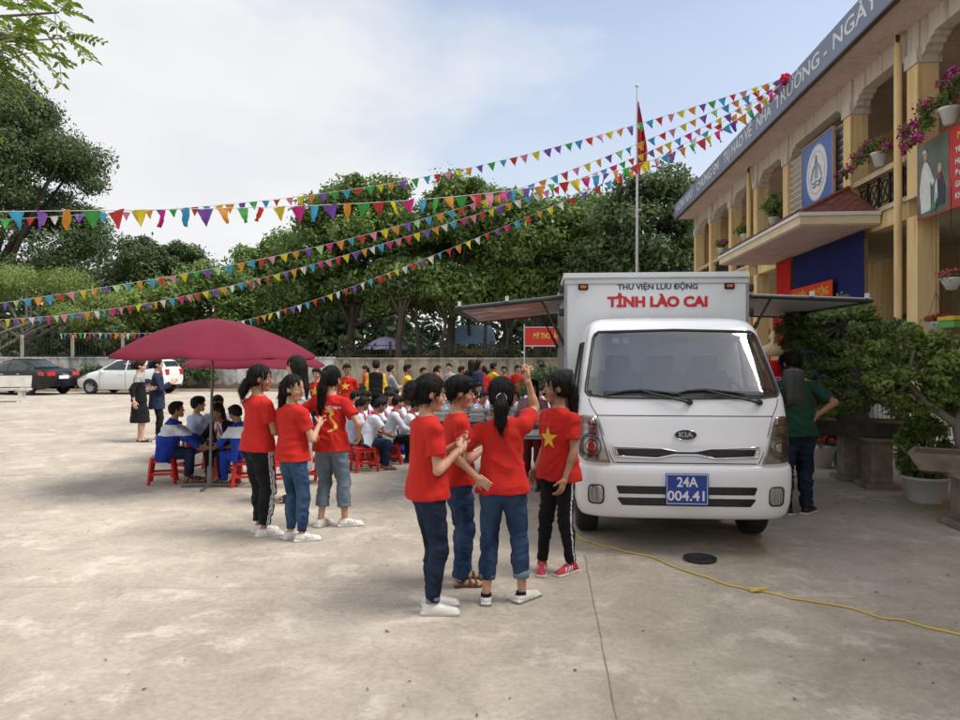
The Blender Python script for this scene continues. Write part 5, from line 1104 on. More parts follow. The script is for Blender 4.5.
# louvres and emblem board over the porch
m = MB(); z = 4.72
while z < 6.3: m.box((XC+.12, (14.95+18.18)/2, z), (.16, 18.18-14.96, .03), M=Matrix.Rotation(R(32), 3, 'Y')); z += .15
m.build('louvre', WHITEP, school)
EMB = empty('emblem_board', (0, 0, 0), -BA, 'blue board with a round white school emblem, mounted over the tiled porch', 'sign')
BLB = mat('emblem_blue', (.045, .12, .42), .4, var=.15, scale=1.5); EMW = mat('emblem_white', (.70, .72, .72), .5, var=.05); EMG = mat('emblem_grey_blue', (.25, .33, .45), .5, var=.1); FRM = mat('board_frame', (.45, .28, .20), .6, var=.1)
ya, yb, za, zb_ = 15.2, 16.9, 4.86, 6.22; xe = 5.90
MB().b2((xe, ya, za), (xe+.04, yb, zb_)).build('board', BLB, EMB)
m = MB()
for a, b, c, d in ((ya-.03, yb+.03, za-.03, za), (ya-.03, yb+.03, zb_, zb_+.03), (ya-.03, ya-.001, za, zb_), (yb+.001, yb+.03, za, zb_)): m.b2((xe-.012, a, c), (xe+.045, b, d))
m.build('frame', FRM, EMB)
cy, cz = (ya+yb)/2, (za+zb_)/2-.02
def disc(r0, r1, x, mt, name, n=40, sy=1.0):
    mm = MB(); vs = []; 
    for i in range(n): t = 2*math.pi*i/n; vs += [(x, cy+r0*math.cos(t)*sy, cz+r0*math.sin(t)), (x, cy+r1*math.cos(t)*sy, cz+r1*math.sin(t))]
    mm.add(vs, [(2*i, 2*i+1, (2*i+3) % (2*n), (2*i+2) % (2*n)) for i in range(n)]); return mm.build(name, mt, EMB)
disc(.0, .60, xe-.004, EMW, 'emblem_disc'); disc(.44, .455, xe-.008, EMG, 'emblem_ring'); disc(.575, .59, xe-.008, EMG, 'emblem_ring')
m = MB(); T_ = lambda pts, w: m.tube([(xe-.008, cy-a, cz+b) for a, b in pts], w, 5)
T_([(-.30, -.12), (-.16, .12), (-.05, .18), (0, .36), (.05, .18), (.16, .12), (.30, -.12)], .022); T_([(-.05, .18), (-.05, -.12)], .018); T_([(.05, .18), (.05, -.12)], .018); T_([(-.30, -.16), (-.15, -.22), (0, -.17), (.15, -.22), (.30, -.16)], .02); T_([(-.26, -.24), (-.13, -.30), (0, -.25), (.13, -.30), (.26, -.24)], .018)
m.build('emblem_drawing', EMG, EMB)
# poster hung on the near gallery rail
PO = empty('poster', (0, 0, 0), -BA, 'red poster with white text and a picture of a white-clad figure, on the near rail', 'poster')
REDP = mat('poster_red', (.50, .022, .018), .45, var=.08); PHO = mat('poster_photo_ground', (.10, .13, .10), .5, var=.4, scale=3)
xp = 5.955; MB().b2((xp, 8.6, 3.74), (xp+.02, 12.02, 4.92)).build('poster_sheet', REDP, PO); MB().b2((xp-.004, 11.12, 3.76), (xp-.001, 12.0, 4.90)).build('picture', PHO, PO)
PT = lambda pts, mt, nm, x=.008: (lambda q: q.build(nm, mt, PO))(MB().add([(xp-x, y, z) for y, z in pts], [tuple(range(len(pts)))]))
SK2 = mat('printed_skin', (.50, .33, .24), .6, var=0); GRW = mat('printed_white', (.62, .64, .63), .6, var=.1, scale=8); NVP = mat('printed_navy', (.03, .035, .06), .6, var=0); GRN = mat('printed_green', (.04, .25, .12), .6, var=0)
PT([(11.86, 4.5), (11.80, 4.60), (11.72, 4.60), (11.62, 4.48), (11.50, 4.25), (11.56, 4.2), (11.62, 4.28), (11.60, 3.84), (11.88, 3.82), (11.93, 4.2)], GRW, 'printed_figure')
PT([(11.76+.06*math.cos(a), 4.70+.085*math.sin(a)) for a in np.linspace(0, 6.28, 14, False)], SK2, 'printed_head'); PT([(11.78+.06*math.cos(a), 4.74+.06*math.sin(a)) for a in np.linspace(0, 3.14, 9)], GRW, 'printed_hair', .012)
PT([(11.44, 4.32), (11.30, 4.34), (11.20, 4.1), (11.22, 3.86), (11.42, 3.86)], NVP, 'printed_child'); PT([(11.48, 4.2), (11.42, 4.28), (11.40, 4.0), (11.50, 3.86)], GRW, 'printed_sleeve', .012); PT([(11.36+.055*math.cos(a), 4.42+.075*math.sin(a)) for a in np.linspace(0, 6.28, 12, False)], SK2, 'printed_face'); PT([(11.42, 4.31), (11.36, 4.24), (11.30, 4.31)], REDP, 'printed_scarf', .013)
PT([(11.66, 3.80), (11.50, 3.98), (11.42, 3.84)], GRN, 'printed_leaves', .014)
YL = mat('yellow_lettering', (.72, .50, .08), .5, var=0)
text('NĂM ĐIỀU BÁC HỒ DẠY', .15, (xp-.006, 9.85, 4.76), (0, -1, 0), (0, 0, 1), YL, PO, .002, .001, width=2.1)
L5 = ['Yêu Tổ quốc, yêu đồng bào', 'Học tập tốt, lao động tốt', 'Đoàn kết tốt, kỷ luật tốt', 'Giữ gìn vệ sinh thật tốt', 'Khiêm tốn, thật thà, dũng cảm']
for k, s in enumerate(L5): text(s, .12, (xp-.006, 10.95, 4.56-.165*k), (0, -1, 0), (0, 0, 1), WLET, PO, .002, .001, align='LEFT')
# stage cloths hanging from the gallery beam
def cloth_sheet(pts_y, ztop, zbot, x, mt, name, label, cat='curtain', amp=.035, freq=9, wrinkle=True, group=None):
    ny, nz = 90, 14; vs = []; rr = random.Random(int(pts_y[0]*10)); ph = rr.uniform(0, 6)
    for j in range(nz+1):
        for i in range(ny+1):
            y = pts_y[0]+(pts_y[1]-pts_y[0])*i/ny; z = ztop+(zbot-ztop)*j/nz; vs.append((x+amp*(.3+.7*j/nz)*(math.sin(y*freq+ph+.3*j/nz)+.4*math.sin(y*freq*2.3+1)), y, z))
    m = MB(); m.add(vs, [(j*(ny+1)+i, j*(ny+1)+i+1, (j+1)*(ny+1)+i+1, (j+1)*(ny+1)+i) for j in range(nz) for i in range(ny)], 0, True); o = m.build(name, mt, None, (0, 0, 0), -BA, recalc=False); tag(o, label, cat, group)
    sm = o.modifiers.new('thickness', 'SOLIDIFY'); sm.thickness = .006; return o
BLC = cloth('royal_blue_cloth', (.008, .014, .105), fold=.3); RDC = cloth('red_stage_cloth', (.50, .015, .018)); CRM = cloth('crimson_cloth', (.36, .008, .03)); ORR = cloth('orange_red_cloth', (.62, .06, .015))
cloth_sheet((13.75, 17.45), 3.90, .35, 5.88, BLC, 'stage_curtain', 'large royal blue curtain hanging under the porch behind the bonsai', amp=.018, freq=5)
cloth_sheet((17.5, 18.55), 3.90, 1.9, 5.84, RDC, 'stage_curtain', 'bright red curtain strip at the far side of the blue curtain')
cloth_sheet((16.6, 18.4), 2.72, 2.20, 5.70, CRM, 'stage_valance', 'crimson valance below the red curtain, above the bust', 'drape', .02, 14)
cloth_sheet((17.25, 17.75), 2.15, .5, 5.72, RDC, 'stage_curtain', 'narrow red cloth column between the bust and the blue curtain', 'curtain', .02, 12)
for y0, y1, z0, z1, tl, s, lb in ((14.9, 17.3, 2.72, 3.12, .0, ('THƯ VIỆN', 'LƯU ĐỘNG'), 'orange-red banner with yellow letters high on the blue curtain'), (15.6, 17.1, 2.20, 2.62, 0, ('LÀO CAI', ''), 'orange-red banner with yellow letters low on the blue curtain, partly behind the bonsai')):
    r = empty('cloth_banner', (0, 0, 0), -BA, lb, 'banner', 'banners on the blue curtain'); m = MB(); m.b2((5.775, y0, z0), (5.785, y1, z1)); m.build('banner_sheet', ORR, r)
    if s[1]: text(s[0], .22, (5.772, y0+(y1-y0)*.76, (z0+z1)/2), (0, -1, 0), (0, 0, 1), YL, r, .004, .001, width=.8); text(s[1], .22, (5.772, y0+(y1-y0)*.28, (z0+z1)/2), (0, -1, 0), (0, 0, 1), YL, r, .004, .001, width=.95)
    else: text(s[0], .30, (5.772, (y0+y1)/2, (z0+z1)/2), (0, -1, 0), (0, 0, 1), YL, r, .008, .001, width=1.2)
# bust on a red pedestal
c = pt(773.5, 355, 16.4); GOLD = mat('plaster_gold', (.52, .40, .24), .45, .15, var=.12)
r = empty('bust', (c.x, c.y, 0), R(160), 'pale golden bust of a man on a red draped pedestal beside the curtains', 'statue')
m = MB(); m.lathe([(.20, 0), (.20, 1.42), (.22, 1.44), (.22, 1.50), (0.001, 1.50)], (0, 0, 0), 20); m.build('pedestal', RDC, r)
G = Field((-.35, -.25, 1.45), (.35, .3, 2.25), .014)
G.add(ellip((0, 0, 1.72), (.27, .15, .17)), .02); G.sub(rbox((0, 0, 1.5), (.5, .5, .09), .01, np.eye(3)), .02); G.add(cone((0, 0, 1.8), (0, .02, 1.93), .07, .07), .05); G.add(ellip((0, .02, 2.04), (.085, .10, .125)), .03); G.add(ellip((0, .10, 1.94), (.03, .03, .06)), .02); G.add(cone((0, .11, 2.06), (0, .135, 2.02), .014, .02), .02)
for s in (-1, 1): G.add(ellip((s*.09, .0, 2.03), (.015, .03, .04)), .01); G.sub(ellip((s*.035, .125, 2.065), (.022, .02, .012)), .01)
v, q = G.mesh(); mesh_np('figure', v, q, GOLD, None, True, r)
# long table with red cloth and small ornaments, by the curtain
r = empty('stage_table', bl(14.9, 5.25), -BA, 'long table under a red cloth with a pale fringe in front of the blue curtain', 'table')
m = MB(); m.b2((-.32, -1.7, .72), (.32, 1.7, .78)); m.build('table_top', WOOD, r); m = MB(); vs = []; P_ = [(-.36, -1.74), (.36, -1.74), (.36, 1.74), (-.36, 1.74)]; pr = []
for a in range(4):
    p, q = P_[a], P_[(a+1) % 4]; n = 24 if a % 2 == 0 else 60
    for k in range(n): t = k/n; pr.append((p[0]*(1-t)+q[0]*t, p[1]*(1-t)+q[1]*t))
N_ = len(pr); vs = [(x, y, .80) for x, y in pr]+[(x*(1+.03*math.sin(i*1.7))*1.04, y*(1+.006*math.sin(i*1.7)), .12) for i, (x, y) in enumerate(pr)]
m.add(vs, [(i, (i+1) % N_, N_+(i+1) % N_, N_+i) for i in range(N_)]+[tuple(range(N_))], 0, False); m.build('table_cloth', RDC, r)
FRG = mat('tinsel_pale', (.6, .45, .62), .5, var=.4, scale=30)
for k, (yy, mt_) in enumerate(((-1.35, FRG), (-.75, mat('tinsel_violet', (.28, .06, .36), .5, var=.3, scale=30)), (-.2, FRG), (.9, FRG), (1.35, mat('tinsel_pink', (.62, .12, .30), .5, var=.3, scale=30)))):
    p_ = bl(14.9+yy, 5.2); rr = random.Random(k); m = MB(); m.lathe([(.04, 0), (.07, .02), (.06, .14), (.05, .15)], (0, 0, 0), 12)
    q_ = m.build('vase', EMW, None, (p_.x, p_.y, .80)); tag(q_, ['vase of pale flowers at the near end of the red stage table', 'violet flower vase beside the pale one on the red stage table', 'pale flower vase at the middle of the red stage table', 'pale flower vase near the bust end of the red stage table', 'pink flower vase nearest the bust on the red stage table'][k], 'vase', 'flower vases on the stage table')
    m = MB()
    for _ in range(14): a = rr.uniform(0, 6.28); e_ = Vector((.12*math.cos(a)*rr.random(), .12*math.sin(a)*rr.random(), .2+.14*rr.random())); m.tube([(0, 0, .12), e_], .004, 4); m.ell(e_, (.03, .03, .025), 0, 7, 5)
    m.ell((0, 0, .24), (.07, .07, .06), 0, 9, 6); m.build('flowers', mt_, q_)

# ------------------------------------------------------------ flower pots on the rails, hanging pots
MAG = mat('bougainvillea_bract', (.42, .03, .20), .6, var=.35, scale=30); PINK = mat('red_petals', (.50, .05, .06), .6, var=.3, scale=30); TERR = mat('clay_pot', (.30, .20, .15), .8, var=.2); WPOT = mat('white_glaze', (.62, .62, .60), .4, var=.1, scale=4)
def blobs(name, C, n, size, mt, parent, seed, rad, up=.3):
    g = np.random.default_rng(seed); Cs = np.array(C, float); o = leaf_mesh(name, Cs, np.tile(rad, (len(Cs), 1)) if np.ndim(rad) == 1 else rad, n, size, mt, seed, parent, inner=.1, up=up, aspect=.6); return o
def rail_pot(s, d, z, label, fl, seed, pot=WPOT, size=1.0, spray=((-.1, .45, .25), (.0, -.35, .3)), lead=None):
    p = bl(s, d, z); r = empty('potted_plant', p, -BA, label, 'potted plant', 'potted plants along the gallery rails'); m = MB()
    m.lathe([(.001, .0), (.08, 0), (.13, .20), (.15, .21), (.15, .24), (.12, .24), (.11, .19), (.001, .18)], (0, 0, 0), 18); m.build('pot', pot, r)
    C = [(0, 0, .34), (.05, .1, .42), (-.08, -.1, .40)]; Fc = []; br_ = MB()
    for (x, y, zz_) in spray: br_.tube([(0, 0, .2), (x*.5, y*.5, zz_*.7+.2), (x, y, zz_+.1)], .008, 5); C.append((x*.5, y*.5, zz_*.6+.2)); Fc += [(x, y, zz_+.1), (x*.75, y*.75, zz_*.9+.15)]; C.append((x*.9, y*.9, zz_+.08))
    br_.build('stems', BARK_G, r); blobs('leaves', C, 60, .034*size, LF_MID, r, seed, (.14*size, .14*size, .11*size)); 
    if fl: blobs('flowers', Fc+[(0, 0, .42)], 75, .030, fl, r, seed+1, (.13*size, .13*size, .10*size))
    return r
rail_pot(13.35, 5.98, 4.95, 'pink bougainvillea in a white pot on the rail beside the emblem board', MAG, 101, spray=((-.15, .55, .22), (-.2, 1.1, .05), (.0, -.35, .15), (-.1, .3, .35)))
rail_pot(11.0, 5.9, 4.95, 'magenta bougainvillea in a pot on the rail above the red poster', MAG, 102, spray=((-.15, .45, .30), (-.25, .8, .05), (0, .1, .55), (-.1, -.4, .5), (-.3, .65, -.2)))
rail_pot(9.9, 5.95, 4.95, 'pale pot with pink flowers at the upper right edge on the gallery rail', MAG, 108, spray=((-.1, .3, .45), (0, -.3, .5), (-.1, 0, .6)))
rail_pot(19.4, 6.05, 4.95, 'bushy green plant on the rail, first beyond the emblem board', None, 103, size=1.5, spray=((-.1, .3, .5), (0, -.3, .5), (0, 0, .7)))
rail_pot(22.0, 6.05, 4.95, 'green plant in a pale pot on the rail, second beyond the emblem board', None, 104, size=1.3, spray=((-.1, .3, .3), (0, -.3, .4)))
rail_pot(24.8, 6.05, 4.95, 'plant with pinkish leaves on the far gallery rail, third beyond the emblem board', MAG, 105, size=1.1, spray=((0, .3, .3), (0, -.3, .3)))
for (px_, py_, Y_, fl, lb, sd_) in ((936, 322, 10.2, PINK, 'hanging white pot of red flowers beside the near column', 111), (951.5, 278, 9.4, PINK, 'higher hanging white pot with pink and white flowers near the right edge', 112)):
    p = pt(px_, py_, Y_); r = empty('hanging_pot', p, 0, lb, 'hanging pot', 'flower pots hanging in the ground-floor gallery'); m = MB(); m.lathe([(.001, -.16), (.06, -.15), (.13, -.02), (.14, 0), (.12, 0), (.001, -.03)], (0, 0, 0), 18); m.build('pot', WPOT, r); m = MB()
    for k in range(3): a = k*2.09; m.tube([(.13*math.cos(a), .13*math.sin(a), 0), (0, 0, .42), (0, 0, 3.9-p.z)], .004, 4)
    m.build('hanger', IRON, r); blobs('leaves', [(0, 0, .03), (.06, 0, .04), (-.07, 0, .0)], 60, .025, LF_MID, r, sd_, (.13, .13, .06)); blobs('flowers', [(0, 0, .08), (.08, 0, .07), (-.09, .0, .05)], 70, .020, fl, r, sd_+1, (.10, .10, .05))
p = pt(951, 323, 9.9); r = empty('planter_box', p, -BA, 'small yellow and green planter hanging at the right edge below the flower pots', 'planter'); m = MB(); m.box((0, 0, .06), (.16, .42, .06), bev=.01); m.build('rim', mat('yellow_plastic', (.65, .48, .04), .4, var=.1), r); MB().box((0, 0, -.02), (.14, .38, .09), bev=.01).build('tub', mat('green_plastic', (.12, .38, .10), .4, var=.1), r)
m = MB(); m.tube([(0, 0, .09), (0, 0, 3.9-p.z)], .004, 4); m.build('hanger', IRON, r)

# ------------------------------------------------------------ bonsai and planters on the yard's right
STONE = mat('weathered_stone', (.24, .20, .155), .92, var=.35, scale=7, bstr=.6, bscale=30); TRAY = mat('dark_stone_tray', (.075, .065, .055), .9, var=.4, scale=8, bstr=.5, bscale=30)
def bonsai(p, rz, label, blobs_, trunk, h0, seed, ntw=26, n_per=170, size=.030, mt=None):
    r = empty('bonsai_tree', (p.x, p.y, 0), rz, label, 'bonsai'); rr = random.Random(seed); m = MB(); g = np.random.default_rng(seed)
    for t in trunk: m.tube([Vector(q[:3]) for q in t], [q[3] for q in t], 9)
    Cs = []; Rs = []
    for (x, y, z, rx, ry, rz_) in blobs_:
        k = max(9, int(rx*ry*rz_*620))
        for _ in range(k): d = g.normal(size=3); d /= np.linalg.norm(d); d[2] = d[2]*.9; Cs.append((x+d[0]*rx*.85, y+d[1]*ry*.85, z+d[2]*rz_*.85)); q = g.uniform(.09, .17); Rs.append((q, q, q*.7))
    ends = [t[-1] for t in trunk]
    for i in range(ntw):
        c = Vector(Cs[rr.randrange(len(Cs))]); e_ = Vector(min(ends, key=lambda q: (Vector(q[:3])-c).length)[:3]); m_ = e_.lerp(c, .5)+Vector((rr.uniform(-.08, .08), rr.uniform(-.08, .08), rr.uniform(-.1, .1))); m.tube([e_, m_, c], [.022, .014, .005], 5)
    m.build('trunk', BARK_G, r); leaf_mesh('crown', np.array(Cs), np.array(Rs), n_per, size, mt or LF_BON, seed, r, aspect=.5, up=.5, inner=.2); return r
def tray(p, rz, label, L_, W_, z, H_, mt):
    r = empty('stone_tray', (p.x, p.y, z), rz, label, 'planter'); m = MB(); pr = []
    a, b, t = L_/2, W_/2, .05
    out = [(-a, -b), (a, -b), (a, b), (-a, b)]; inn = [(-a+t, -b+t), (a-t, -b+t), (a-t, b-t), (-a+t, b-t)]
    vs = [(x*.86, y*.84, 0) for x, y in out]+[(x, y, H_) for x, y in out]+[(x, y, H_) for x, y in inn]+[(x, y, H_-.05) for x, y in inn]
    fs = [(0, 1, 2, 3)]+[(i, (i+1) % 4, 4+(i+1) % 4, 4+i) for i in range(4)]+[(4+i, 4+(i+1) % 4, 8+(i+1) % 4, 8+i) for i in range(4)]+[(8+i, 8+(i+1) % 4, 12+(i+1) % 4, 12+i) for i in range(4)]+[(12, 13, 14, 15)]
    m.add(vs, fs); m.build('basin', mt, r); m = MB(); m.b2((-a+t*.5, -b+t*.5, H_-.03), (a-t*.5, b-t*.5, H_-.012)); m.build('rim_soil', SOIL, r); return r
def pedestal(p, rz, label, z, w=.26):
    r = empty('stone_pedestal', (p.x, p.y, 0), rz, label, 'pedestal', 'pedestals under the big bonsai tray'); m = MB(); m.box((0, 0, .03), (w*1.55, w*1.55, .06), bev=.01); m.build('foot', STONE, r); m = MB(); m.box((0, 0, .06+(z-.10)/2), (w, w, z-.10), bev=.012); m.build('shaft', STONE, r); m = MB(); m.box((0, 0, z-.02), (w*1.25, w*1.25, .038), bev=.006); m.build('cap', STONE, r)
pb = gp(877, 487); zt = .60
pedestal(pb, -BA, 'pale stone pedestal under the near end of the big bonsai tray', zt); pk = gp(851, 479); pedestal(pk, -BA, 'darker stone pedestal under the far end of the big bonsai tray', zt)
pc = (pb+pk)/2+Vector((-.12, .15, 0)); tray(pc, R(-32), 'long dark stone tray on two pedestals carrying the large bonsai', 1.45, .72, zt+.002, .19, TRAY)
zr = zt+.18
bonsai(pc+Vector((0, 0, 0)), 0, 'large old bonsai with gnarled trunk and layered crown, left of the near cream column',
  [(-.18, 0, 1.95, .62, .5, .30), (.22, .1, 1.62, .50, .4, .22), (-.45, -.1, 1.35, .42, .36, .22), (.0, .1, 2.22, .35, .3, .16), (.55, .0, 1.45, .3, .3, .18), (-.55, .1, 1.72, .34, .3, .2), (-.2, -.2, 1.08, .34, .25, .16), (.28, -.2, 1.16, .30, .22, .12), (-.62, -.1, 1.98, .30, .3, .2), (.42, .1, 1.92, .40, .3, .2), (-.5, -.2, .98, .28, .25, .14), (.0, -.15, 1.45, .35, .25, .18)],
  [[(.12, 0, zr, .15), (.05, 0, zr+.18, .12), (.18, .02, zr+.36, .09), (.02, .02, zr+.60, .07), (.0, 0, zr+.95, .045), (-.1, 0, 2.0, .03)], [(.0, 0, zr, .12), (-.12, 0, zr+.12, .09), (-.30, 0, zr+.22, .06), (-.5, 0, zr+.5, .04)], [(.16, 0, zr+.34, .07), (.32, 0, zr+.55, .06), (.52, 0, zr+.66, .04)], [(.10, .1, zr, .09), (.28, .1, zr+.14, .06), (.30, .05, zr+.4, .04)]], zr, 201, 60)
p2 = pt(951, 355, 7.0); p2.z = 0
pz = gp(976, 528); pedestal(pz, -BA, 'low stone pedestal at the right edge under the light grey tray', .50, .30)
tray(Vector((pz.x+.27, pz.y+.08, 0)), R(-36), 'light grey stone trough at the right edge above the white tub', 1.45, .60, .502, .17, STONE)
q0 = Vector((pz.x+.15, pz.y+.55, 0))
bonsai(q0, 0, 'bright green bonsai with an airy crown over the grey trough at the right edge', [(-.30, .2, 1.32, .50, .35, .18), (-.45, .3, 1.62, .42, .32, .14), (.25, .1, 1.50, .5, .3, .25), (.1, .2, 1.10, .35, .3, .12), (-.05, .3, 1.82, .4, .3, .15)],
  [[(.1, 0, .68, .07), (.05, 0, .9, .06), (.15, .05, 1.15, .045), (.05, .1, 1.4, .03)], [(.05, 0, .9, .05), (-.2, .1, 1.12, .035), (-.35, .2, 1.35, .02)]], .68, 202, 40, mt=LF_LIGHT, size=.033)
# white tub with a leafy plant
pw = gp(925.5, 502); r = empty('white_tub', pw, 0, 'round white plastic tub with a dense leafy plant, in front of the stone trough', 'plant pot'); m = MB(); m.lathe([(.001, .0), (.165, 0), (.175, .02), (.225, .25), (.255, .262), (.258, .29), (.235, .292), (.215, .27), (.001, .24)], (0, 0, 0), 36); m.build('tub', WPOT, r)
C = []; g = np.random.default_rng(9)
for _ in range(34): d = g.normal(size=3); d /= np.linalg.norm(d); C.append((d[0]*.23-.03, d[1]*.2, .60+d[2]*.30))
m = MB()
for c in C[::2]: m.tube([(0, 0, .25), (c[0]*.4, c[1]*.4, .42), c], [.012, .008, .004], 5)
m.build('stems', BARK_G, r); leaf_mesh('foliage', np.array(C), np.tile((.11, .11, .09), (len(C), 1)), 55, .05, LF_MID, 44, r, aspect=.33, up=.4, inner=.2)
# other pots in the row behind
for k, (px_, py_, mt_, lb, s_) in enumerate(((822, 467, WPOT, 'short white pot behind the man in green, left of the bonsai pedestals', 1.0), (842, 466, mat('bright_green_pot', (.05, .40, .10), .4, var=.1), 'bright green pot between the white pot and the pedestals', .9), (905, 470, WPOT, 'pot with a low leafy plant behind the white tub', .9))):
    p = gp(px_, py_); r = empty('potted_plant', p, 0, lb, 'potted plant', 'pots standing at the foot of the veranda'); m = MB(); m.lathe([(.001, 0), (.12*s_, 0), (.18*s_, .26*s_), (.20*s_, .27*s_), (.18*s_, .29*s_), (.001, .25*s_)], (0, 0, 0), 24); m.build('pot', mt_, r)
    C = [(g.uniform(-.2, .2), g.uniform(-.2, .2), g.uniform(.38, .95)) for _ in range(14)]; leaf_mesh('foliage', np.array(C), np.tile((.15, .15, .11), (14, 1)), 60, .045, (LF_DARK, LF_MID, LF_MID)[k], 60+k, r, aspect=.4, inner=.2); m = MB(); [m.tube([(0, 0, .2), c], .006, 4) for c in C[::2]]; m.build('stems', BARK_G, r)
# ------------------------------------------------------------ bunting
PAL = [('red', (.50, .035, .03)), ('orange', (.62, .26, .03)), ('yellow', (.62, .52, .02)), ('green', (.05, .33, .06)), ('sky_blue', (.05, .32, .52)), ('purple', (.18, .07, .36)), ('pink', (.62, .22, .32)), ('magenta', (.55, .02, .20)), ('pale_lime', (.38, .60, .25)), ('white', (.62, .62, .62))]
def pennmat(n, c):
    m, nt, b = newmat('pennant_'+n); b.inputs['Base Color'].default_value = (*c, 1); b.inputs['Roughness'].default_value = .5; nt.nodes.remove(nt.nodes['Principled BSDF']) if False else None
    t = nt.nodes.new('ShaderNodeBsdfTranslucent'); t.inputs['Color'].default_value = (*c, 1); x = nt.nodes.new('ShaderNodeMixShader'); x.inputs[0].default_value = .45
    nt.links.new(b.outputs[0], x.inputs[1]); nt.links.new(t.outputs[0], x.inputs[2]); nt.links.new(x.outputs[0], nt.nodes['Material Output'].inputs['Surface']); return m
PM = [pennmat(n, c) for n, c in PAL]; CORD = mat('white_cord', (.5, .5, .5), .7, var=0)
PEN = {}
def pennant_mesh(ci, w, h, v):
    k = (ci, w, h, v)
    if k not in PEN:
        rr = random.Random(v*7+3); nx, nz = 4, 5; vs = []; fs = []; ph = rr.uniform(0, 6); am = rr.uniform(.05, .16)*w
        for j in range(nz+1):
            t = j/nz; ww = w*(1-t)+.002
            for i in range(nx+1): u = i/nx-.5; vs.append((u*ww+rr.uniform(-1, 1)*.03*w*t, am*math.sin(ph+u*4+t*2.2)+rr.uniform(-.6, .6)*.2*w*t*t, -h*t))
        fs = [(j*(nx+1)+i, j*(nx+1)+i+1, (j+1)*(nx+1)+i+1, (j+1)*(nx+1)+i) for j in range(nz) for i in range(nx)]
        me = bpy.data.meshes.new('pennant'); me.from_pydata(vs, [], fs); me.materials.append(PM[ci]); [setattr(p, 'use_smooth', True) for p in me.polygons]; PEN[k] = me
    return PEN[k]
RP = pt(786, 78, 15.55)
def bunting(pts, Y0, w, h, order, label, seed, gap=1.45, twist=.5, px_end=None):
    rr = random.Random(seed); L = Vector((at(pts[0][0], Y0), Y0, 0)); E = Vector((RP.x, RP.y, 0)); S = []
    for x, y in pts:
        k = (x-480)/F_PX; D = E-L; t = (k*L.y-L.x)/(D.x-k*D.y) if abs(D.x-k*D.y) > 1e-9 else 0; Y = L.y+D.y*t; S.append((t, L.x+D.x*t, Y, zz(y, Y)))
    S.sort(); T = np.array(S); r = empty('bunting', (0, 0, 0), 0, label, 'bunting', 'strings of coloured pennants from the school roof'); length = D.length
    # smooth the measured sag with a cubic fit
    co = np.polyfit(T[:,0], T[:,3], 5); f = lambda t: float(np.polyval(co, t)); t0, t1 = T[0,0], T[-1,0]
    P = [Vector((L.x+D.x*t, L.y+D.y*t, f(t))) for t in np.linspace(t0, t1, 90)]; MB().tube(P, .0045, 4).build('string', CORD, r)
    t = t0+.002; i = 0; dt = w*gap/length; ang = math.atan2(D.y, D.x)
    while t < t1-.004 and i < 98:
        c = order[i % len(order)] if rr.random() > .06 else rr.randrange(len(PM)); o = bpy.data.objects.new('pennant', pennant_mesh(c, w, h, rr.randrange(4))); COL.objects.link(o); o.parent = r
        s = (f(t+.002)-f(t-.002))/(.004*length)
        o.location = (L.x+D.x*t, L.y+D.y*t, f(t)-.004); o.rotation_euler = (rr.gauss(0, .16), -math.atan(s)+rr.gauss(0, .07), ang+rr.gauss(0, twist*.35)); sc_ = rr.uniform(.88, 1.08); o.scale = (sc_, sc_, sc_); t += dt*rr.uniform(.9, 1.12); i += 1
    return r
o1 = [0, 6, 2, 1, 5, 8, 4]
bunting([(-70, 226), (0, 219), (60, 217), (122, 212), (193, 207), (247, 203), (312, 195), (372, 186), (455, 170), (545, 150), (630, 127), (723, 97), (786, 78)], 14.0, .17, .175, [4, 0, 6, 2, 1, 5, 3], 'uppermost string of small pennants, climbing to the roof against the sky', 1, 1.32)
bunting([(-70, 212), (0, 211), (60, 211), (130, 211), (187, 210), (262, 207), (323, 204), (373, 202), (425, 199), (485, 194), (530, 188), (568, 182), (602, 175), (635, 165), (673, 151), (704, 138), (738, 118), (760, 104), (786, 78)], 7.4, .195, .21, [0, 2, 7, 4, 5, 1, 3], 'string with the largest pennants, crossing the whole picture just below the uppermost one', 2, 1.25, 1.6)
bunting([(-70, 314), (0, 303), (43, 296), (90, 290), (140, 282), (200, 271), (248, 262), (295, 252), (332, 243), (388, 229), (433, 216), (457, 208), (495, 196), (535, 183), (570, 171), (603, 159), (655, 137), (700, 117), (730, 102), (786, 78)], 14.5, .17, .18, [1, 4, 0, 6, 2, 1, 5, 8, 4], 'third string of pennants from the top, rising from the left edge above the parasol', 3, 1.32)
bunting([(-70, 322), (0, 320), (43, 317), (88, 312), (138, 305), (178, 297), (237, 283), (280, 273), (323, 263), (387, 245), (440, 227), (490, 208), (523, 197), (560, 185), (620, 164), (680, 140), (730, 112), (786, 80)], 18.0, .165, .18, [6, 0, 2, 5, 1, 9, 4, 7], 'fourth string of pennants from the top, running just below the third one', 4, 1.25)
bunting([(60, 334), (110, 334), (150, 333), (233, 321), (273, 313), (307, 303), (340, 293), (383, 275), (427, 258), (473, 240), (523, 218), (557, 202), (600, 185), (640, 167), (690, 143), (740, 112), (786, 80)], 27.0, .19, .20, [9, 4, 0, 1, 2, 9, 0, 5], 'lowest and farthest string of tiny pennants, passing right above the red parasol', 5, 1.5)
G = Field(RP-Vector((.4, .4, .4)), RP+Vector((.4, .4, .4)), .02); rr = random.Random(9)
for k in range(9): c = RP+Vector((rr.uniform(-.10, .05), rr.uniform(-.08, .08), rr.uniform(-.12, .06))); G.add(ellip(c, (.045, .04, .07)), .02)
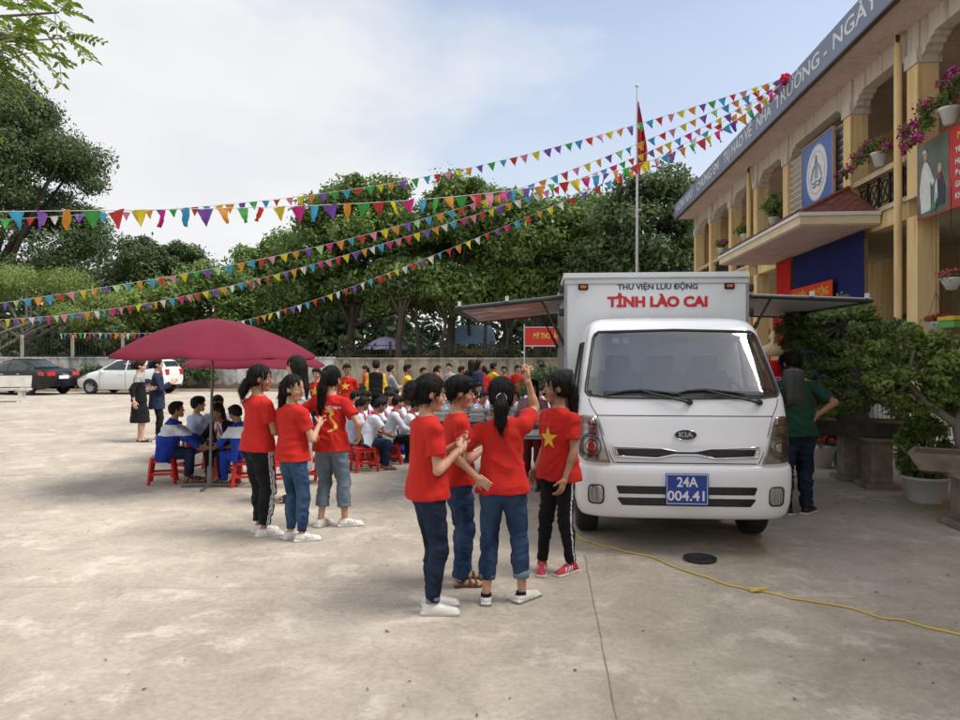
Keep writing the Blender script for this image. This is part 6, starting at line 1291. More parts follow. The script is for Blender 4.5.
v, q = G.mesh(); v = crumple(v, q, .03, (14, 14, 14), 3); o = mesh_np('knotted_cloth', v, q, cloth('crimson_knot', (.42, .01, .05)), None, True); tag(o, 'crumpled crimson cloth knot where the pennant strings meet the roof edge', 'cloth')
# poles the strings run to, outside the left edge
# ------------------------------------------------------------ flagpole
GALV = mat('galvanised_pole', (.50, .52, .53), .4, .5, var=.08)
fpx = pt(637, 355, 21.5); r = empty('flagpole', (fpx.x, fpx.y, 0), 0, 'tall thin grey flagpole with a limp red flag, rising behind the truck box', 'flagpole'); zt_ = zz(87, 21.5)
m = MB(); m.tube([(0, 0, 0), (0, 0, 4), (0, 0, zt_)], [.055, .045, .022], 10); m.build('pole', GALV, r); m = MB(); m.lathe([(.30, 0), (.30, .25), (.001, .25)], (0, 0, 0), 16, smooth=False); m.build('base', WHITEP, r); MB().ell((0, 0, zt_+.04), (.05, .05, .05)).build('finial', GALV, r)
vs = []; nz = 26; nx = 16
for j in range(nz+1):
    t = j/nz
    for i in range(nx+1): u = i/nx; wd = (.08+.36*min(1, t*1.4))*(1-.55*max(0, t-.6)); vs.append((.03+u*wd*.75-.0, .13*math.sin(u*13+t*2)*(.3+.7*t), zz(99, 21.5)-t*1.9-u*.32*(1-t*.5)))
m = MB(); m.add(vs, [(j*(nx+1)+i, j*(nx+1)+i+1, (j+1)*(nx+1)+i+1, (j+1)*(nx+1)+i) for j in range(nz) for i in range(nx)], 0, True); f_ = m.build('flag', cloth('flag_red', (.42, .03, .035)), r, recalc=False)
# ------------------------------------------------------------ parasols
def parasol(p, R_, ze, za, rot, label, group, mt, ribs=8, polep=None, base=True, zpole=None):
    r = empty('parasol', (p.x, p.y, 0), 0, label, 'parasol', group); nr, na = 12, ribs*6; vs = [(0, 0, za)]; fs = []
    for j in range(1, nr+1):
        t = j/nr
        for i in range(na):
            a = rot+2*math.pi*i/na; seg = (i % 6)/6; k = math.cos(math.pi/ribs)/math.cos((seg-.5)*2*math.pi/ribs) if True else 1
            k = 1-(1-k)*1.0*min(1, t*1.2); sag = .026*R_*math.sin(math.pi*seg)*t; x = R_*t*k*math.cos(a); y = R_*t*k*math.sin(a); vs.append((x, y, za-(za-ze)*t**1.75-sag+.003*math.sin(a*5+t*9)))
    for i in range(na): fs.append((0, 1+i, 1+(i+1) % na))
    for j in range(nr-1):
        for i in range(na): a = 1+j*na+i; b = 1+j*na+(i+1) % na; fs.append((a, a+na, b+na, b))
    lo = len(vs)
    for i in range(na): x, y, z = vs[1+(nr-1)*na+i]; vs.append((x*1.003, y*1.003, z-.028))
    for i in range(na): a = 1+(nr-1)*na+i; b = 1+(nr-1)*na+(i+1) % na; fs.append((a, lo+i, lo+(i+1) % na, b))
    m = MB(); m.add(vs, fs, 0, True); c_ = m.build('canopy', mt, r); m = MB()
    for k in range(ribs): a = rot+2*math.pi*k/ribs; m = MB(); m.tube([(R_*t*math.cos(a), R_*t*math.sin(a), za-(za-ze)*t**1.75-.018) for t in (.02, .3, .6, .85, .99)], .008, 5); m.tube([(.02, 0, za-.42), (R_*.5*math.cos(a), R_*.5*math.sin(a), za-(za-ze)*.5**1.75-.03)], .006, 5); m.build('rib', GALV, c_)
    m = MB(); b = polep or Vector((0, 0, 0)); m.tube([b, (0, 0, za+.03)], .017, 10); m.build('pole', POLE if base else GALV, r); MB().ell((0, 0, za+.03), (.022, .022, .03)).build('cap', mt, r)
    if base:
        m = MB(); m.lathe([(.035, .0), (.035, .22), (.026, .26)], b, 12)
        for k in range(4): a = rot+k*math.pi/2; m.tube([(b[0], b[1], .03), (b[0]+.34*math.cos(a), b[1]+.34*math.sin(a), .02)], .018, 6)
        m.build('stand', POLE, r)
    return r
BURG = cloth('burgundy_canvas', (.155, .010, .028), .75, .06, .10); POLE = mat('dull_pole', (.17, .155, .14), .5, .4, var=.2)
pu = pt(213.5, 355, 8.9); pu.z = 0
parasol(pu, 1.235, 1.615, 2.06, R(4), 'large burgundy parasol with a bare pole, nearest one, over the seated pupils at left', 'burgundy parasols', BURG, polep=Vector((-.045, 0, 0)))
pu2 = pt(255, 355, 11.2); pu2.z = 0; parasol(pu2, 1.06, 1.47, 1.86, R(20), 'second burgundy parasol, lower and behind the nearest one', 'burgundy parasols', BURG, polep=Vector((-.08, 0, 0)))
LIL = cloth('lilac_canvas', (.42, .36, .52)); pl_ = pt(386, 355, 37); parasol(Vector((pl_.x, pl_.y, 0)), 1.2, 1.95, 2.55, 0, 'small lilac parasol beyond the wall, left of the thick tree trunk', None, LIL, base=False)
tb = pt(474, 355, 38.5); r = empty('tarpaulin_shelter', (tb.x, tb.y, 0), 0, 'pale blue tarpaulin shelter beyond the wall under the trees', 'shelter'); m = MB(); m.add([(-1.1, -1, 2.2), (1.1, -1, 2.2), (1.2, .9, 2.3), (-1.2, .9, 2.3), (-.9, 0, 3.2), (.9, 0, 3.2)], [(0, 1, 5, 4), (2, 3, 4, 5), (0, 4, 3), (1, 2, 5)]); m.build('roof', cloth('pale_blue_tarp', (.30, .42, .60)), r)
for x in (-1, 1):
    for y in (-.9, .8): MB().tube([(x, y, 0), (x, y, 2.25)], .03, 6).build('post', GALV, r)
MB().box((0, -.85, 1.75), (1.9, .05, .35)).build('fascia_board', mat('ochre_board', (.35, .20, .08), .8), r)
# red banner before the wall
rb = empty('street_banner', (at(548, 31.5), 31.5, 0), 0, 'red banner with small yellow letters behind the truck, under the awning', 'banner'); m = MB(); m.b2((-1.0, 0, 2.02), (1.3, .02, 2.82)); m.build('banner_sheet', REDP, rb)
text('MÝ THO LÀM, YỘ', .33, (.12, -.006, 2.44), (1, 0, 0), (0, 0, 1), YL, rb, .006, .001, width=1.5)
m = MB(); m.b2((-1.02, -.008, 2.0), (1.32, .028, 2.03)); m.b2((-1.02, -.008, 2.815), (1.32, .028, 2.84)); m.build('banner_batten', WHITEP, rb)
for x in (-1.03, 1.33): MB().tube([(x, .01, 0), (x, .01, 2.95)], .03, 6).build('post', GALV, rb)
# ------------------------------------------------------------ cars
def car(p, rz, label, st, paint, wins, wheels, wr, lamps, L, tail):
    """st: stations (x, z_sill, z_shoulder, z_top, half_sill, half_shoulder, half_top); front at -x"""
    r = empty('parked_car', (p.x, p.y, 0), rz, label, 'car'); S = np.array(st, float); xs = np.linspace(S[0,0], S[-1,0], 64)
    I = lambda x, k: float(np.interp(x, S[:,0], S[:,k])); rows = []
    for x in xs:
        zs_, zh, zt_, hs, hh_, ht = [I(x, k) for k in range(1, 7)]; zh = min(zh, zt_-.01); pr = []
        for (y, z) in ((hs*.9, zs_), (hs, zs_+.04), (hh_*.99, zs_+(zh-zs_)*.45), (hh_, zs_+(zh-zs_)*.75), (hh_*.975, zh), (ht+(hh_*.975-ht)*.45, zh+(zt_-zh)*.55), (ht*.98, zh+(zt_-zh)*.88), (ht*.85, zt_-.015), (ht*.45, zt_), (0, zt_+.006)): pr.append((x, y, z))
        rows.append(pr+[(a, -b, c) for a, b, c in pr[-2::-1]])
    n = len(rows[0]); vs = [v for q in rows for v in q]; fs = []
    def inw(x, z):
        return any((x-wx)**2+(z-wr)**2 < (wr*1.16)**2 for wx in wheels)
    for i in range(len(xs)-1):
        for j in range(n-1):
            fs.append((i*n+j, i*n+j+1, (i+1)*n+j+1, (i+1)*n+j))
    m = MB(); m.add(vs, fs, 0, True); m.add(rows[0], [tuple(range(n))]); m.add(rows[-1], [tuple(range(n))]); m.build('body', paint, r)
    def sy(x, z):
        zs_, zh, zt_, hs, hh_, ht = [I(x, k) for k in range(1, 7)]; zh = min(zh, zt_-.01)
        return float(np.interp(z, [zs_, zs_+.04, zs_+(zh-zs_)*.45, zs_+(zh-zs_)*.75, zh, zh+(zt_-zh)*.55, zh+(zt_-zh)*.88, zt_-.015], [hs*.9, hs, hh_*.99, hh_, hh_*.975, ht+(hh_*.975-ht)*.45, ht*.98, ht*.85]))
    def sidepatch(P, mt, name, off, parent):
        for s in (-1, 1):
            Q = []
            for i in range(len(P)): a, b = P[i], P[(i+1) % len(P)]; Q += [(a[0]+(b[0]-a[0])*k/4, a[1]+(b[1]-a[1])*k/4) for k in range(4)]
            cx = sum(q[0] for q in Q)/len(Q); cz = sum(q[1] for q in Q)/len(Q); m = MB(); vs = [(cx, s*(sy(cx, cz)+off), cz)]
            for t in (.33, .66, 1): vs += [(cx+(x-cx)*t, s*(sy(cx+(x-cx)*t, cz+(z-cz)*t)+off), cz+(z-cz)*t) for x, z in Q]
            k = len(Q); fs = [(0, 1+i, 1+(i+1) % k) for i in range(k)]
            for j in range(2): fs += [(1+j*k+i, 1+(j+1)*k+i, 1+(j+1)*k+(i+1) % k, 1+j*k+(i+1) % k) for i in range(k)]
            m.add(vs, fs, 0, True); m.build(name, mt, parent)
    for w in wins: sidepatch(w, WGL, 'side_window', .004, r)
    for wx in wheels:
        th = np.linspace(-.25, math.pi+.25, 20); sidepatch([(wx+wr*1.17*math.cos(a), wr+wr*1.17*math.sin(a)) for a in th], BLK, 'wheel_arch', .005, r)
        for s in (-1, 1): wheel(wx, s*(I(wx, 4)-.08), wr, .19, r, RIM, s) if False else None
    for wx in wheels:
        for s in (-1, 1):
            e = empty('wheel', (wx, s*(I(wx, 5)-.085), wr)); e.parent = r; e.rotation_euler = (0, 0, R(90)); m = MB(); M = Matrix(((0, 0, 1), (1, 0, 0), (0, 1, 0))); w = .2
            m.lathe([(wr*.62, -w/2), (wr*.92, -w/2), (wr, -w*.3), (wr, w*.3), (wr*.92, w/2), (wr*.62, w/2)], (0, 0, 0), 26, 0, M, close=True); m.build('tyre', RUB, e); m = MB(); m.lathe([(.001, s*w*.42), (wr*.16, s*w*.44), (wr*.2, s*w*.30), (wr*.60, s*w*.36), (wr*.62, s*w*.46), (wr*.62, 0), (.001, 0)], (0, 0, 0), 20, 0, M)
            for k in range(6): a = k*math.pi/3; m.box((s*w*.40, wr*.38*math.cos(a), wr*.38*math.sin(a)), (.02, wr*.42, .035), M=Matrix.Rotation(a, 3, 'X'))
            m.build('rim', RIM, e)
    for P, mt_, nm in lamps: sidepatch(P, mt_, nm, .006, r)
    # front and rear glass
    for (xa, xb) in tail['glass']:
        m = MB(); vs = []; fs = []
        for i in range(7):
            x = xa+(xb-xa)*i/6
            for j in range(-5, 6): ht = I(x, 6); y = ht*.86*j/5; zt_ = I(x, 3); vs.append((x, y, zt_+.012-.012*(abs(j)/5)**3))
        fs = [(i*11+j, i*11+j+1, (i+1)*11+j+1, (i+1)*11+j) for i in range(6) for j in range(10)]; m.add(vs, fs, 0, True); m.build('windscreen', WGL, r)
    xe = S[-1,0]; m = MB()
    for s in (-1, 1): MB().box((xe-.05, s*tail['y'], tail['z']), (.14, tail['w'], tail['h']), bev=.03).build('tail_lamp', TAILR, r)
    MB().box((xe+.006, 0, tail['pz']), (.012, .46, .13), bev=.003).build('number_plate', EMW, r)
    m = MB()
    for dx in tail['gaps']: m.tube([(dx, -(sy(dx, z)+.002), z) for z in np.linspace(I(dx, 1)+.06, I(dx, 2)-.01, 8)], .006, 4)
    m.build('door_gap', BLK, r)
    for dx in tail['handles']: MB().box((dx, -(sy(dx, I(dx, 2)-.10)+.01), I(dx, 2)-.10), (.16, .03, .03), bev=.008).build('door_handle', tail['hm'], r)
    MB().box((tail['mir'], -(sy(tail['mir'], I(tail['mir'], 2)-.02)+.09), I(tail['mir'], 2)+.05), (.12, .18, .12), bev=.03).build('side_mirror', paint, r)
    return r
TAILR = mat('tail_lamp_red', (.42, .012, .012), .2, var=.1, coat=.6); CBLK = mat('black_car_paint', (.006, .007, .009), .25, var=0, coat=.25, spec=.3); CWHT = mat('white_car_paint', (.68, .70, .70), .25, var=.02, coat=.6)
sed = [(-2.30, .32, .55, .62, .55, .60, .50), (-2.15, .24, .66, .74, .72, .82, .60), (-1.5, .20, .80, .88, .82, .89, .72), (-.95, .19, .90, .95, .86, .905, .72), (-.25, .19, .93, 1.38, .87, .91, .60), (.2, .19, .94, 1.46, .87, .91, .60), (.85, .19, .95, 1.44, .87, .91, .59), (1.55, .20, .98, 1.10, .86, .90, .62), (2.1, .24, .98, 1.07, .80, .87, .66), (2.32, .34, .85, .95, .66, .76, .60)]
pb_ = Vector((at(20, 30.3), 30.3, 0))
car(pb_, R(-17), 'black sedan with red tail lamp, parked at the left edge before the wall', sed, CBLK,
    [[(-.72, .98), (-.22, 1.33), (.28, 1.40), (.28, .98)], [(.34, .98), (.34, 1.40), (.80, 1.38), (1.22, 1.16), (1.25, 1.0)]], (-1.42, 1.42), .33, [([(-2.2, .60), (-1.85, .68), (-1.85, .76), (-2.15, .72)], CHR, 'headlight'), ([(1.95, .82), (2.2, .78), (2.2, .95), (1.90, .97)], TAILR, 'tail_lamp_side')], 4.6,
    dict(glass=((-.95+.08, -.30), (.95, 1.50)), y=.58, z=.86, w=.36, h=.18, pz=.72, gaps=(-.75, .31, 1.15), handles=(.10, .95), hm=CHR, mir=-.62))
hat = [(-1.95, .34, .52, .60, .48, .58, .45), (-1.82, .24, .64, .74, .68, .80, .58), (-1.35, .20, .80, .90, .80, .85, .70), (-.98, .19, .88, 1.0, .83, .865, .70), (-.30, .19, .92, 1.42, .84, .87, .60), (.3, .19, .94, 1.53, .84, .87, .61), (1.2, .19, .97, 1.51, .84, .87, .60), (1.72, .22, 1.0, 1.42, .80, .84, .58), (1.92, .30, .98, 1.10, .74, .80, .60), (1.98, .40, .80, .86, .60, .70, .55)]
pw_ = Vector((at(130, 30.6), 30.6, 0))
car(pw_, R(-6), 'small white hatchback parked beside the black car, partly behind the two women', hat, CWHT,
    [[(-.78, 1.0), (-.22, 1.36), (.30, 1.44), (.30, 1.0)], [(.36, 1.0), (.36, 1.44), (1.12, 1.42), (1.12, 1.02)], [(1.18, 1.03), (1.18, 1.41), (1.45, 1.36), (1.58, 1.08)]], (-1.22, 1.28), .30, [([(-1.86, .60), (-1.40, .74), (-1.38, .84), (-1.72, .76)], CHR, 'headlight'), ([(1.72, .78), (1.93, .78), (1.90, 1.02), (1.74, 1.10)], TAILR, 'tail_lamp_side')], 3.9,
    dict(glass=((-.92, -.36), (1.76, 1.90)), y=.55, z=.92, w=.26, h=.24, pz=.66, gaps=(-.80, .33, 1.15), handles=(.12, .95), hm=CWHT, mir=-.66))
# bench at far left
pbn = gp(6, 402); r = empty('park_bench', pbn, R(12), 'whitish concrete bench cut by the left edge of the picture', 'bench'); BEN = mat('painted_concrete', (.52, .50, .44), .85, var=.15, scale=3)
m = MB(); m.b2((-.85, -.24, .40), (.75, .18, .47)); m.build('seat', BEN, r); m = MB(); m.box((-.05, .24, .70), (1.5, .06, .40), M=Matrix.Rotation(R(-12), 3, 'X')); m.build('backrest', BEN, r)
for x in (-.6, .5): m = MB(); m.b2((x-.06, -.20, 0), (x+.06, .16, .399)); m.box((x, -.02, .03), (.16, .50, .06)); m.build('leg', BEN, r)
for x in (-.5, .42): m = MB(); m.box((x, .215, .50), (.08, .06, .22), M=Matrix.Rotation(R(-12), 3, 'X')); m.build('back_support', BEN, r)
# ------------------------------------------------------------ plastic stools and chair
RPL = mat('red_plastic', (.55, .018, .012), .35, var=.06); BPL = mat('blue_plastic', (.03, .07, .42), .35, var=.06)
def stool_proto(mt, hgt, label):
    r = empty('plastic_stool', (0, -50, 0), 0, label, 'stool', 'plastic stools under the seated pupils'); m = MB(); m.box((0, 0, hgt-.015), (.27, .27, .03), bev=.012); m.build('seat', mt, r)
    for a in (-1, 1):
        for b in (-1, 1): m = MB(); m.tube([(a*.155, b*.155, 0), (a*.118, b*.118, hgt-.02)], [.022, .026], 4, smooth=False); m.build('leg', mt, r)
    m = MB()
    for z, w in ((hgt*.38, .142), (hgt-.055, .122)):
        for q in (-1, 1): m.box((0, q*w, z), (2*w, .012, .032)); m.box((q*w, 0, z), (.012, 2*w, .032))
    m.build('brace', mt, r); return r
STR_, STB = stool_proto(RPL, .34, 'red'), stool_proto(BPL, .32, 'blue'); used = set()
def stool(x, y, rz, label, blue=False):
    pr = STB if blue else STR_
    o = pr if pr.name not in used else copy_tree(pr); used.add(pr.name); o.location = (x, y, 0); o.rotation_euler = (0, 0, rz); o['label'] = label; return o
c_ = gp(192, 482.5); r = empty('plastic_chair', c_, R(186), 'low red plastic chair with slotted backrest, under the boy in pale blue', 'chair'); m = MB(); m.box((0, 0, .33), (.34, .34, .025), bev=.01); m.build('seat', RPL, r)
m = MB(); m.tube([(-.15, -.16, .33), (-.15, -.20, .52)], .014, 6); m.tube([(.15, -.16, .33), (.15, -.20, .52)], .014, 6); m.box((0, -.195, .51), (.32, .02, .05), bev=.008)
for k in range(4): m.box((-.105+.07*k, -.18, .42), (.02, .016, .16))
m.box((0, -.172, .36), (.32, .02, .03)); m.build('backrest', RPL, r)
for a in (-1, 1):
    for b in (-1, 1): m = MB(); m.tube([(a*.17, b*.17, 0), (a*.15, b*.15, .32)], [.018, .022], 4, smooth=False); m.build('leg', RPL, r)
m = MB()
for z in (.08, .17, .26): m.box((0, -.165, z), (.30, .012, .045))
m.box((-.162, 0, .16), (.012, .30, .03)); m.box((.162, 0, .16), (.012, .30, .03)); m.build('brace', RPL, r)
# ------------------------------------------------------------ reading tables with magazines
TW = mat('brown_table', (.09, .04, .025), .5, var=.25, scale=4)
def table(p, rz, label, L_, W_, H_, mt, top=None):
    r = empty('table', p, rz, label, 'table'); MB().box((0, 0, H_-.02), (L_, W_, .04), bev=.006).build('table_top', top or mt, r)
    for a in (-1, 1):
        for b in (-1, 1): MB().box((a*(L_/2-.05), b*(W_/2-.05), (H_-.04)/2), (.05, .05, H_-.042)).build('leg', mt, r)
    MB().box((0, -W_/2+.03, H_-.16), (L_-.14, .02, .22)).build('apron', mt, r); return r
pt_ = Vector((at(478, 9.9), 9.9, 0)); table(pt_, R(-4), 'dark brown reading table piled with magazines, between the girls in red', 1.25, .62, .74, TW)
PAPC = [mat('paper_'+n, c, .7, var=.12, scale=12) for n, c in (('white', (.62, .62, .60)), ('grey', (.42, .43, .44)), ('cream', (.55, .50, .40)), ('red', (.42, .06, .05)), ('teal', (.10, .25, .28)))]
rr = random.Random(12); wherep = ['front left corner', 'front, second from left', 'front middle', 'front, second from right', 'front right corner', 'back left corner', 'back, second from left', 'back middle', 'back, second from right', 'back right corner']
for k in range(10):
    i, j = k % 5, k//5; M_ = Matrix.Rotation(R(-4), 3, 'Z'); c = pt_+M_@Vector((-.48+.24*i, -.17+.33*j, .741)); r = empty('magazine_stack', c, R(-4), 'stack of thin magazines at the '+wherep[k]+' of the brown table', 'magazines', 'magazines on the brown table'); z = 0
    for q in range(rr.randint(5, 9) if j == 0 else rr.randint(9, 14)): t = rr.uniform(.006, .016); MB().box((rr.uniform(-.012, .012), rr.uniform(-.015, .015), z+t/2), (.20, .28, t-.001), rz=rr.uniform(-.16, .16)).build('magazine', PAPC[rr.choice([0, 0, 0, 0, 0, 1, 1, 2, 2, 3])], r); z += t
ps = Vector((at(541, 8.1), 8.1, 0)); DKR = mat('maroon_metal', (.22, .015, .02), .4, var=.15)
r = empty('book_rack', ps, R(-5), 'maroon metal rack of books standing between the ponytail girls by the truck', 'rack')
for x in (-.27, .27):
    for y in (-.17, .17): MB().b2((x-.018, y-.018, 0), (x+.018, y+.018, .98)).build('leg', DKR, r)
for z in (.70, .86): MB().b2((-.26, -.17, z), (.26, .17, z+.02)).build('shelf', STEEL, r)
for z, n_ in ((.721, 7), (.881, 9)):
    zz_ = z
    for q in range(n_): t = rr.uniform(.008, .016); o = MB().box((0, 0, t/2), (.46, .30, t-.001)).build('book', PAPC[rr.choice([0, 0, 1, 2, 3, 4])], None, ps+Vector((rr.uniform(-.01, .01), rr.uniform(-.01, .01), zz_)), R(-5)+rr.uniform(-.05, .05)); tag(o, 'thin book lying in the '+('lower' if z < .8 else 'upper')+' pile of the maroon book rack', 'book', 'books on the '+('lower' if z < .8 else 'upper')+' shelf of the rack'); zz_ += t
# ------------------------------------------------------------ people
REDS = cloth('red_cotton', (.50, .020, .014)); WHS = cloth('white_cotton', (.62, .65, .70)); PBLU = cloth('pale_blue_cotton', (.42, .50, .64)); BLKC = cloth('black_cotton', (.010, .010, .011), .9, .25); NAVC = cloth('navy_cotton', (.018, .025, .06)); RYB = cloth('royal_blue_jacket', (.015, .045, .33)); GRYC = cloth('grey_cotton', (.30, .31, .33)); YELC = cloth('yellow_jacket', (.72, .42, .03)); GRNC = cloth('dark_green_polo', (.014, .06, .036)); MAUV = cloth('mauve_cotton', (.25, .15, .16)); MARC = cloth('maroon_trousers', (.13, .012, .02)); STRW = cloth('white_stripe', (.62, .62, .64))
JD = denim('dark_jeans', (.008, .013, .026), (.030, .048, .085)); JM = denim('blue_jeans', (.016, .040, .088), (.075, .14, .24)); JL = denim('faded_jeans', (.10, .145, .185), (.22, .28, .32)); JI = denim('indigo_jeans', (.012, .026, .065), (.055, .095, .185)); CUF = denim('jean_cuff', (.12, .17, .24), (.25, .32, .40))
SHW = mat('white_leather', (.66, .64, .60), .45, var=.08, scale=15); SGR = mat('grey_shoe_trim', (.30, .31, .33), .6, var=.1); SHS = mat('sole_rubber', (.48, .45, .41), .6, var=.15, scale=20); SHR = mat('red_canvas', (.42, .03, .05), .75, var=.15, scale=15); SHB = mat('black_shoe', (.012, .012, .013), .5, var=.2); SBR = mat('brown_leather', (.09, .045, .03), .6, var=.25, scale=12); YST = mat('yellow_star', (.75, .50, .03), .6, var=.05); TIE = mat('white_hair_tie', (.6, .6, .62), .5, var=0)
def stripe_mask(sides=(1,), wd=.13, a0=0.0):
    def f(c, sp):
        out = np.zeros(len(c), bool)
        for k, s in (('l', -1), ('r', 1)):
            if s not in sides: continue
            P0, K, A = np.array(sp['P']), np.array(sp['kn'][k]), np.array(sp['an'][k]); Rt = np.array(sp['R']); Ft = np.array(sp['F']); z = c[:,2]
            ax = np.where((z > K[2])[:,None], K+(P0+Rt*s*.05*sp['h']-K)*((z-K[2])/(P0[2]-K[2]))[:,None], A+(K-A)*((z-A[2])/(K[2]-A[2]))[:,None]); d = c-ax
            ang = np.arctan2(d@Ft, (d@Rt)*s)-a0; side = ((c-P0)@Rt)*s > -.004
            q = np.abs(ang); out |= side & ((q < wd) & ~((q > wd*.22) & (q < wd*.5)) if wd > .2 else (q < wd))
        return out
    return f
def emblem_star(sp, r, mt=YST, up=.19, sx=0.0, on='F'):
    P, U, Rv, Fv, h = [Vector(sp[k]) if k != 'h' else sp[k] for k in ('P', 'U', 'R', 'F', 'h')]
    o = P+U*up*h+Fv*.10*h+Rv*sx; return drape(star_poly(r), o, -Rv, U, sp['top'], mt, 'star', sp['top'], .0025)
# --- front group
g1 = person(1.49, gp(428, 610.5), -66, dict(hip=0, lean=(0, -.02), feet={'l': (-.045, .035, -18), 'r': (.05, .0, -26)}, hands={'r': (.085, .115, .690), 'l': (-.03, .15, .70)}, elbows={'r': (.25, -.35, -1), 'l': (-.5, -.4, -1)}, curl={'r': 1.0, 'l': 1.0}, hdir={'r': (-.5, .5, .55), 'l': (.5, .5, .5)}, head=(-12, -8, 0)),
  dict(top=dict(mat=REDS, hem=-.035), bottom=dict(mat=JD, length=.93, cuff=.022, cuffmat=CUF, ankle=.029), shoemat=SHW, solemat=SHS, hair='bun', hh=.152), vox=.006, hvox=.0028, sd=1, skin=SKIN,
  label='girl with a low bun and dark jeans, leftmost of the nearest four in red')
g2 = person(1.46, gp(457, 583.5), -72, dict(feet={'l': (-.05, .05, -16), 'r': (.05, .0, -14)}, hands={'r': (.08, .13, .67), 'l': (-.02, .15, .69)}, elbows={'r': (.6, -.6, -1), 'l': (-.6, -.4, -1)}, curl={'r': .8, 'l': .8}, head=(-14, -4, 0)),
  dict(top=dict(mat=REDS, hem=-.03), bottom=dict(mat=JI, length=.97, ankle=.038, w=1.05, amp=.010), shoe='sandal', shoemat=SBR, hair='short', fringe=True, hh=.155), vox=.006, hvox=.0028, sd=2, skin=SKIN,
  label='short-haired child in red T-shirt, blue jeans and brown sandals, second of the nearest four')
g3, s3 = person(1.455, gp(503, 603), -6, dict(feet={'l': (-.075, -.01, 4), 'r': (.085, .03, -38)}, lean=(-.02, .0), hip=0, hands={'l': (-.105, -.085, .575), 'r': (.105, .115, 1.005)}, elbows={'l': (-1, -.15, -.05), 'r': (.45, .8, -.6)}, shrug={'r': .022}, curl={'r': 1.35, 'l': .25}, hdir={'r': (-.05, .35, .9), 'l': (.80, .05, -.6)}, hnor={'l': (0, 1, .0), 'r': (-.8, -.2, .4)}, head=(4, -3, 0)),
  dict(top=dict(mat=REDS, hem=-.02, flare=.008, amp=.010), bottom=dict(mat=JI, length=.70, cuff=.035, cuffmat=CUF, ankle=.034), shoemat=SHW, solemat=mat('grey_sole', (.22, .21, .20), .7), heelmat=BLKC, hair='pony', tail_z=.42, tail=[(0, -.12, -.22, .13, .19), (0, .02, -.42, .20, .17), (0, .03, -.28, .16, .04)], tie=TIE, hh=.16), vox=.006, hvox=.0028, sd=3, skin=SKIN,
  label='girl seen from behind with one fist raised, white hair tie and cuffed jeans')
g4, s4 = person(1.485, gp(559, 571), 128, dict(feet={'r': (.055, .065, 44), 'l': (-.05, -.035, 6)}, hands={'l': (-.125, .085, .485), 'r': (.14, .03, .50)}, elbows={'l': (-.5, -1, 0)}, curl={'l': .45}, head=(-34, -2, 0)),
  dict(top=dict(mat=REDS, hem=-.055, flare=.006, loose=1.0), bottom=dict(mat=BLKC, mat2=STRW, mask=stripe_mask((-1, 1), .12, .0), length=.93, ankle=.027, w=.93), shoemat=SHR, solemat=STRW, stripe=STRW, hair='pony', tail_z=.55, tail=[(-.05, -.10, -.40, .16, .17), (-.02, .0, -.65, .17, .13), (0, .05, -.55, .13, .04)], tie=mat('dark_tie', (.10, .10, .12), .5, var=0), hh=.15), vox=.0055, hvox=.0028, sd=4, skin=SKIN_D,
  label='girl with yellow star, black striped leggings and red shoes, next to the truck')
emblem_star(s4, .088, up=.155, sx=.0)
# --- second group
g5, s5 = person(1.52, gp(258, 535), -42, dict(feet={'l': (-.05, .04, -25), 'r': (.06, .0, -30)}, hands={'r': (.10, .16, .60), 'l': (-.06, .17, .62)}, head=(-38, -3, 0), curl={'r': .6, 'l': .6}),
  dict(build=1.12, top=dict(mat=REDS, hem=-.02), bottom=dict(mat=BLKC, mat2=STRW, mask=stripe_mask((1,), .30, .15), length=.86, ankle=.030, w=1.12, amp=.011), shoemat=SHW, solemat=SHS, stripe=SGR, hair='pony', tail_z=.35, tail=[(-.12, -.10, -.35, .16, .17), (-.10, -.0, -.30, .16, .06)], tie=BLKC, hh=.155), vox=.007, hvox=.0035, sd=5, skin=SKIN_D,
  label='stocky girl in red T-shirt and black joggers, leftmost of the trio beside the parasol')
g6, s6 = person(1.44, gp(292.5, 541), -38, dict(feet={'l': (-.045, .02, -22), 'r': (.05, .03, -34)}, hands={'r': (.085, .135, .70), 'l': (-.08, .15, .60)}, elbows={'r': (.6, -.8, -.9)}, head=(-72, -3, 6), curl={'r': .9}),
  dict(top=dict(mat=REDS, hem=-.03), bottom=dict(mat=JM, length=.90, ankle=.030, w=.98), shoemat=SHW, solemat=SHS, stripe=SGR, hair='pony', tail_z=.62, tail=[(-.28, .12, -.50, .14, .16), (-.05, .0, -.75, .16, .13), (0, .05, -.6, .13, .04)], tie=TIE, hh=.152), vox=.006, hvox=.003, sd=6, skin=SKIN,
  label='girl in red looking back over her shoulder, blue jeans, middle of the trio')
g7, s7 = person(1.51, gp(331, 527), -14, dict(feet={'l': (-.07, .0, -12), 'r': (.075, .04, -62)}, lean=(-.015, .0), hands={'l': (-.125, -.055, .60), 'r': (.15, .08, .56)}, elbows={'l': (-1, -.1, 0), 'r': (.8, -.8, 0)}, hdir={'l': (.3, .2, -.9)}, head=(-10, -6, 0)),
  dict(top=dict(mat=REDS, hem=-.045), bottom=dict(mat=JL, length=.62, ankle=.040, w=1.04, cuff=.018, cuffmat=JL), shoemat=SHW, solemat=SHS, stripe=SGR, hair='pony', tail_z=.60, tail=[(-.10, -.08, -.55, .15, .19), (-.06, .05, -.75, .20, .15), (-.02, .05, -.55, .15, .04)], hh=.152), vox=.006, hvox=.003, sd=7, skin=SKIN,
  label='girl with a golden map printed on her red back, faded cropped jeans')
GOLDP = mat('gold_print', (.68, .42, .06), .6, var=.08)
P_, U_, R_, F_, h_ = Vector(s7['P']), Vector(s7['U']), Vector(s7['R']), Vector(s7['F']), s7['h']; o_m = P_+U_*.150*h_-F_*.1*h_+R_*.035*h_
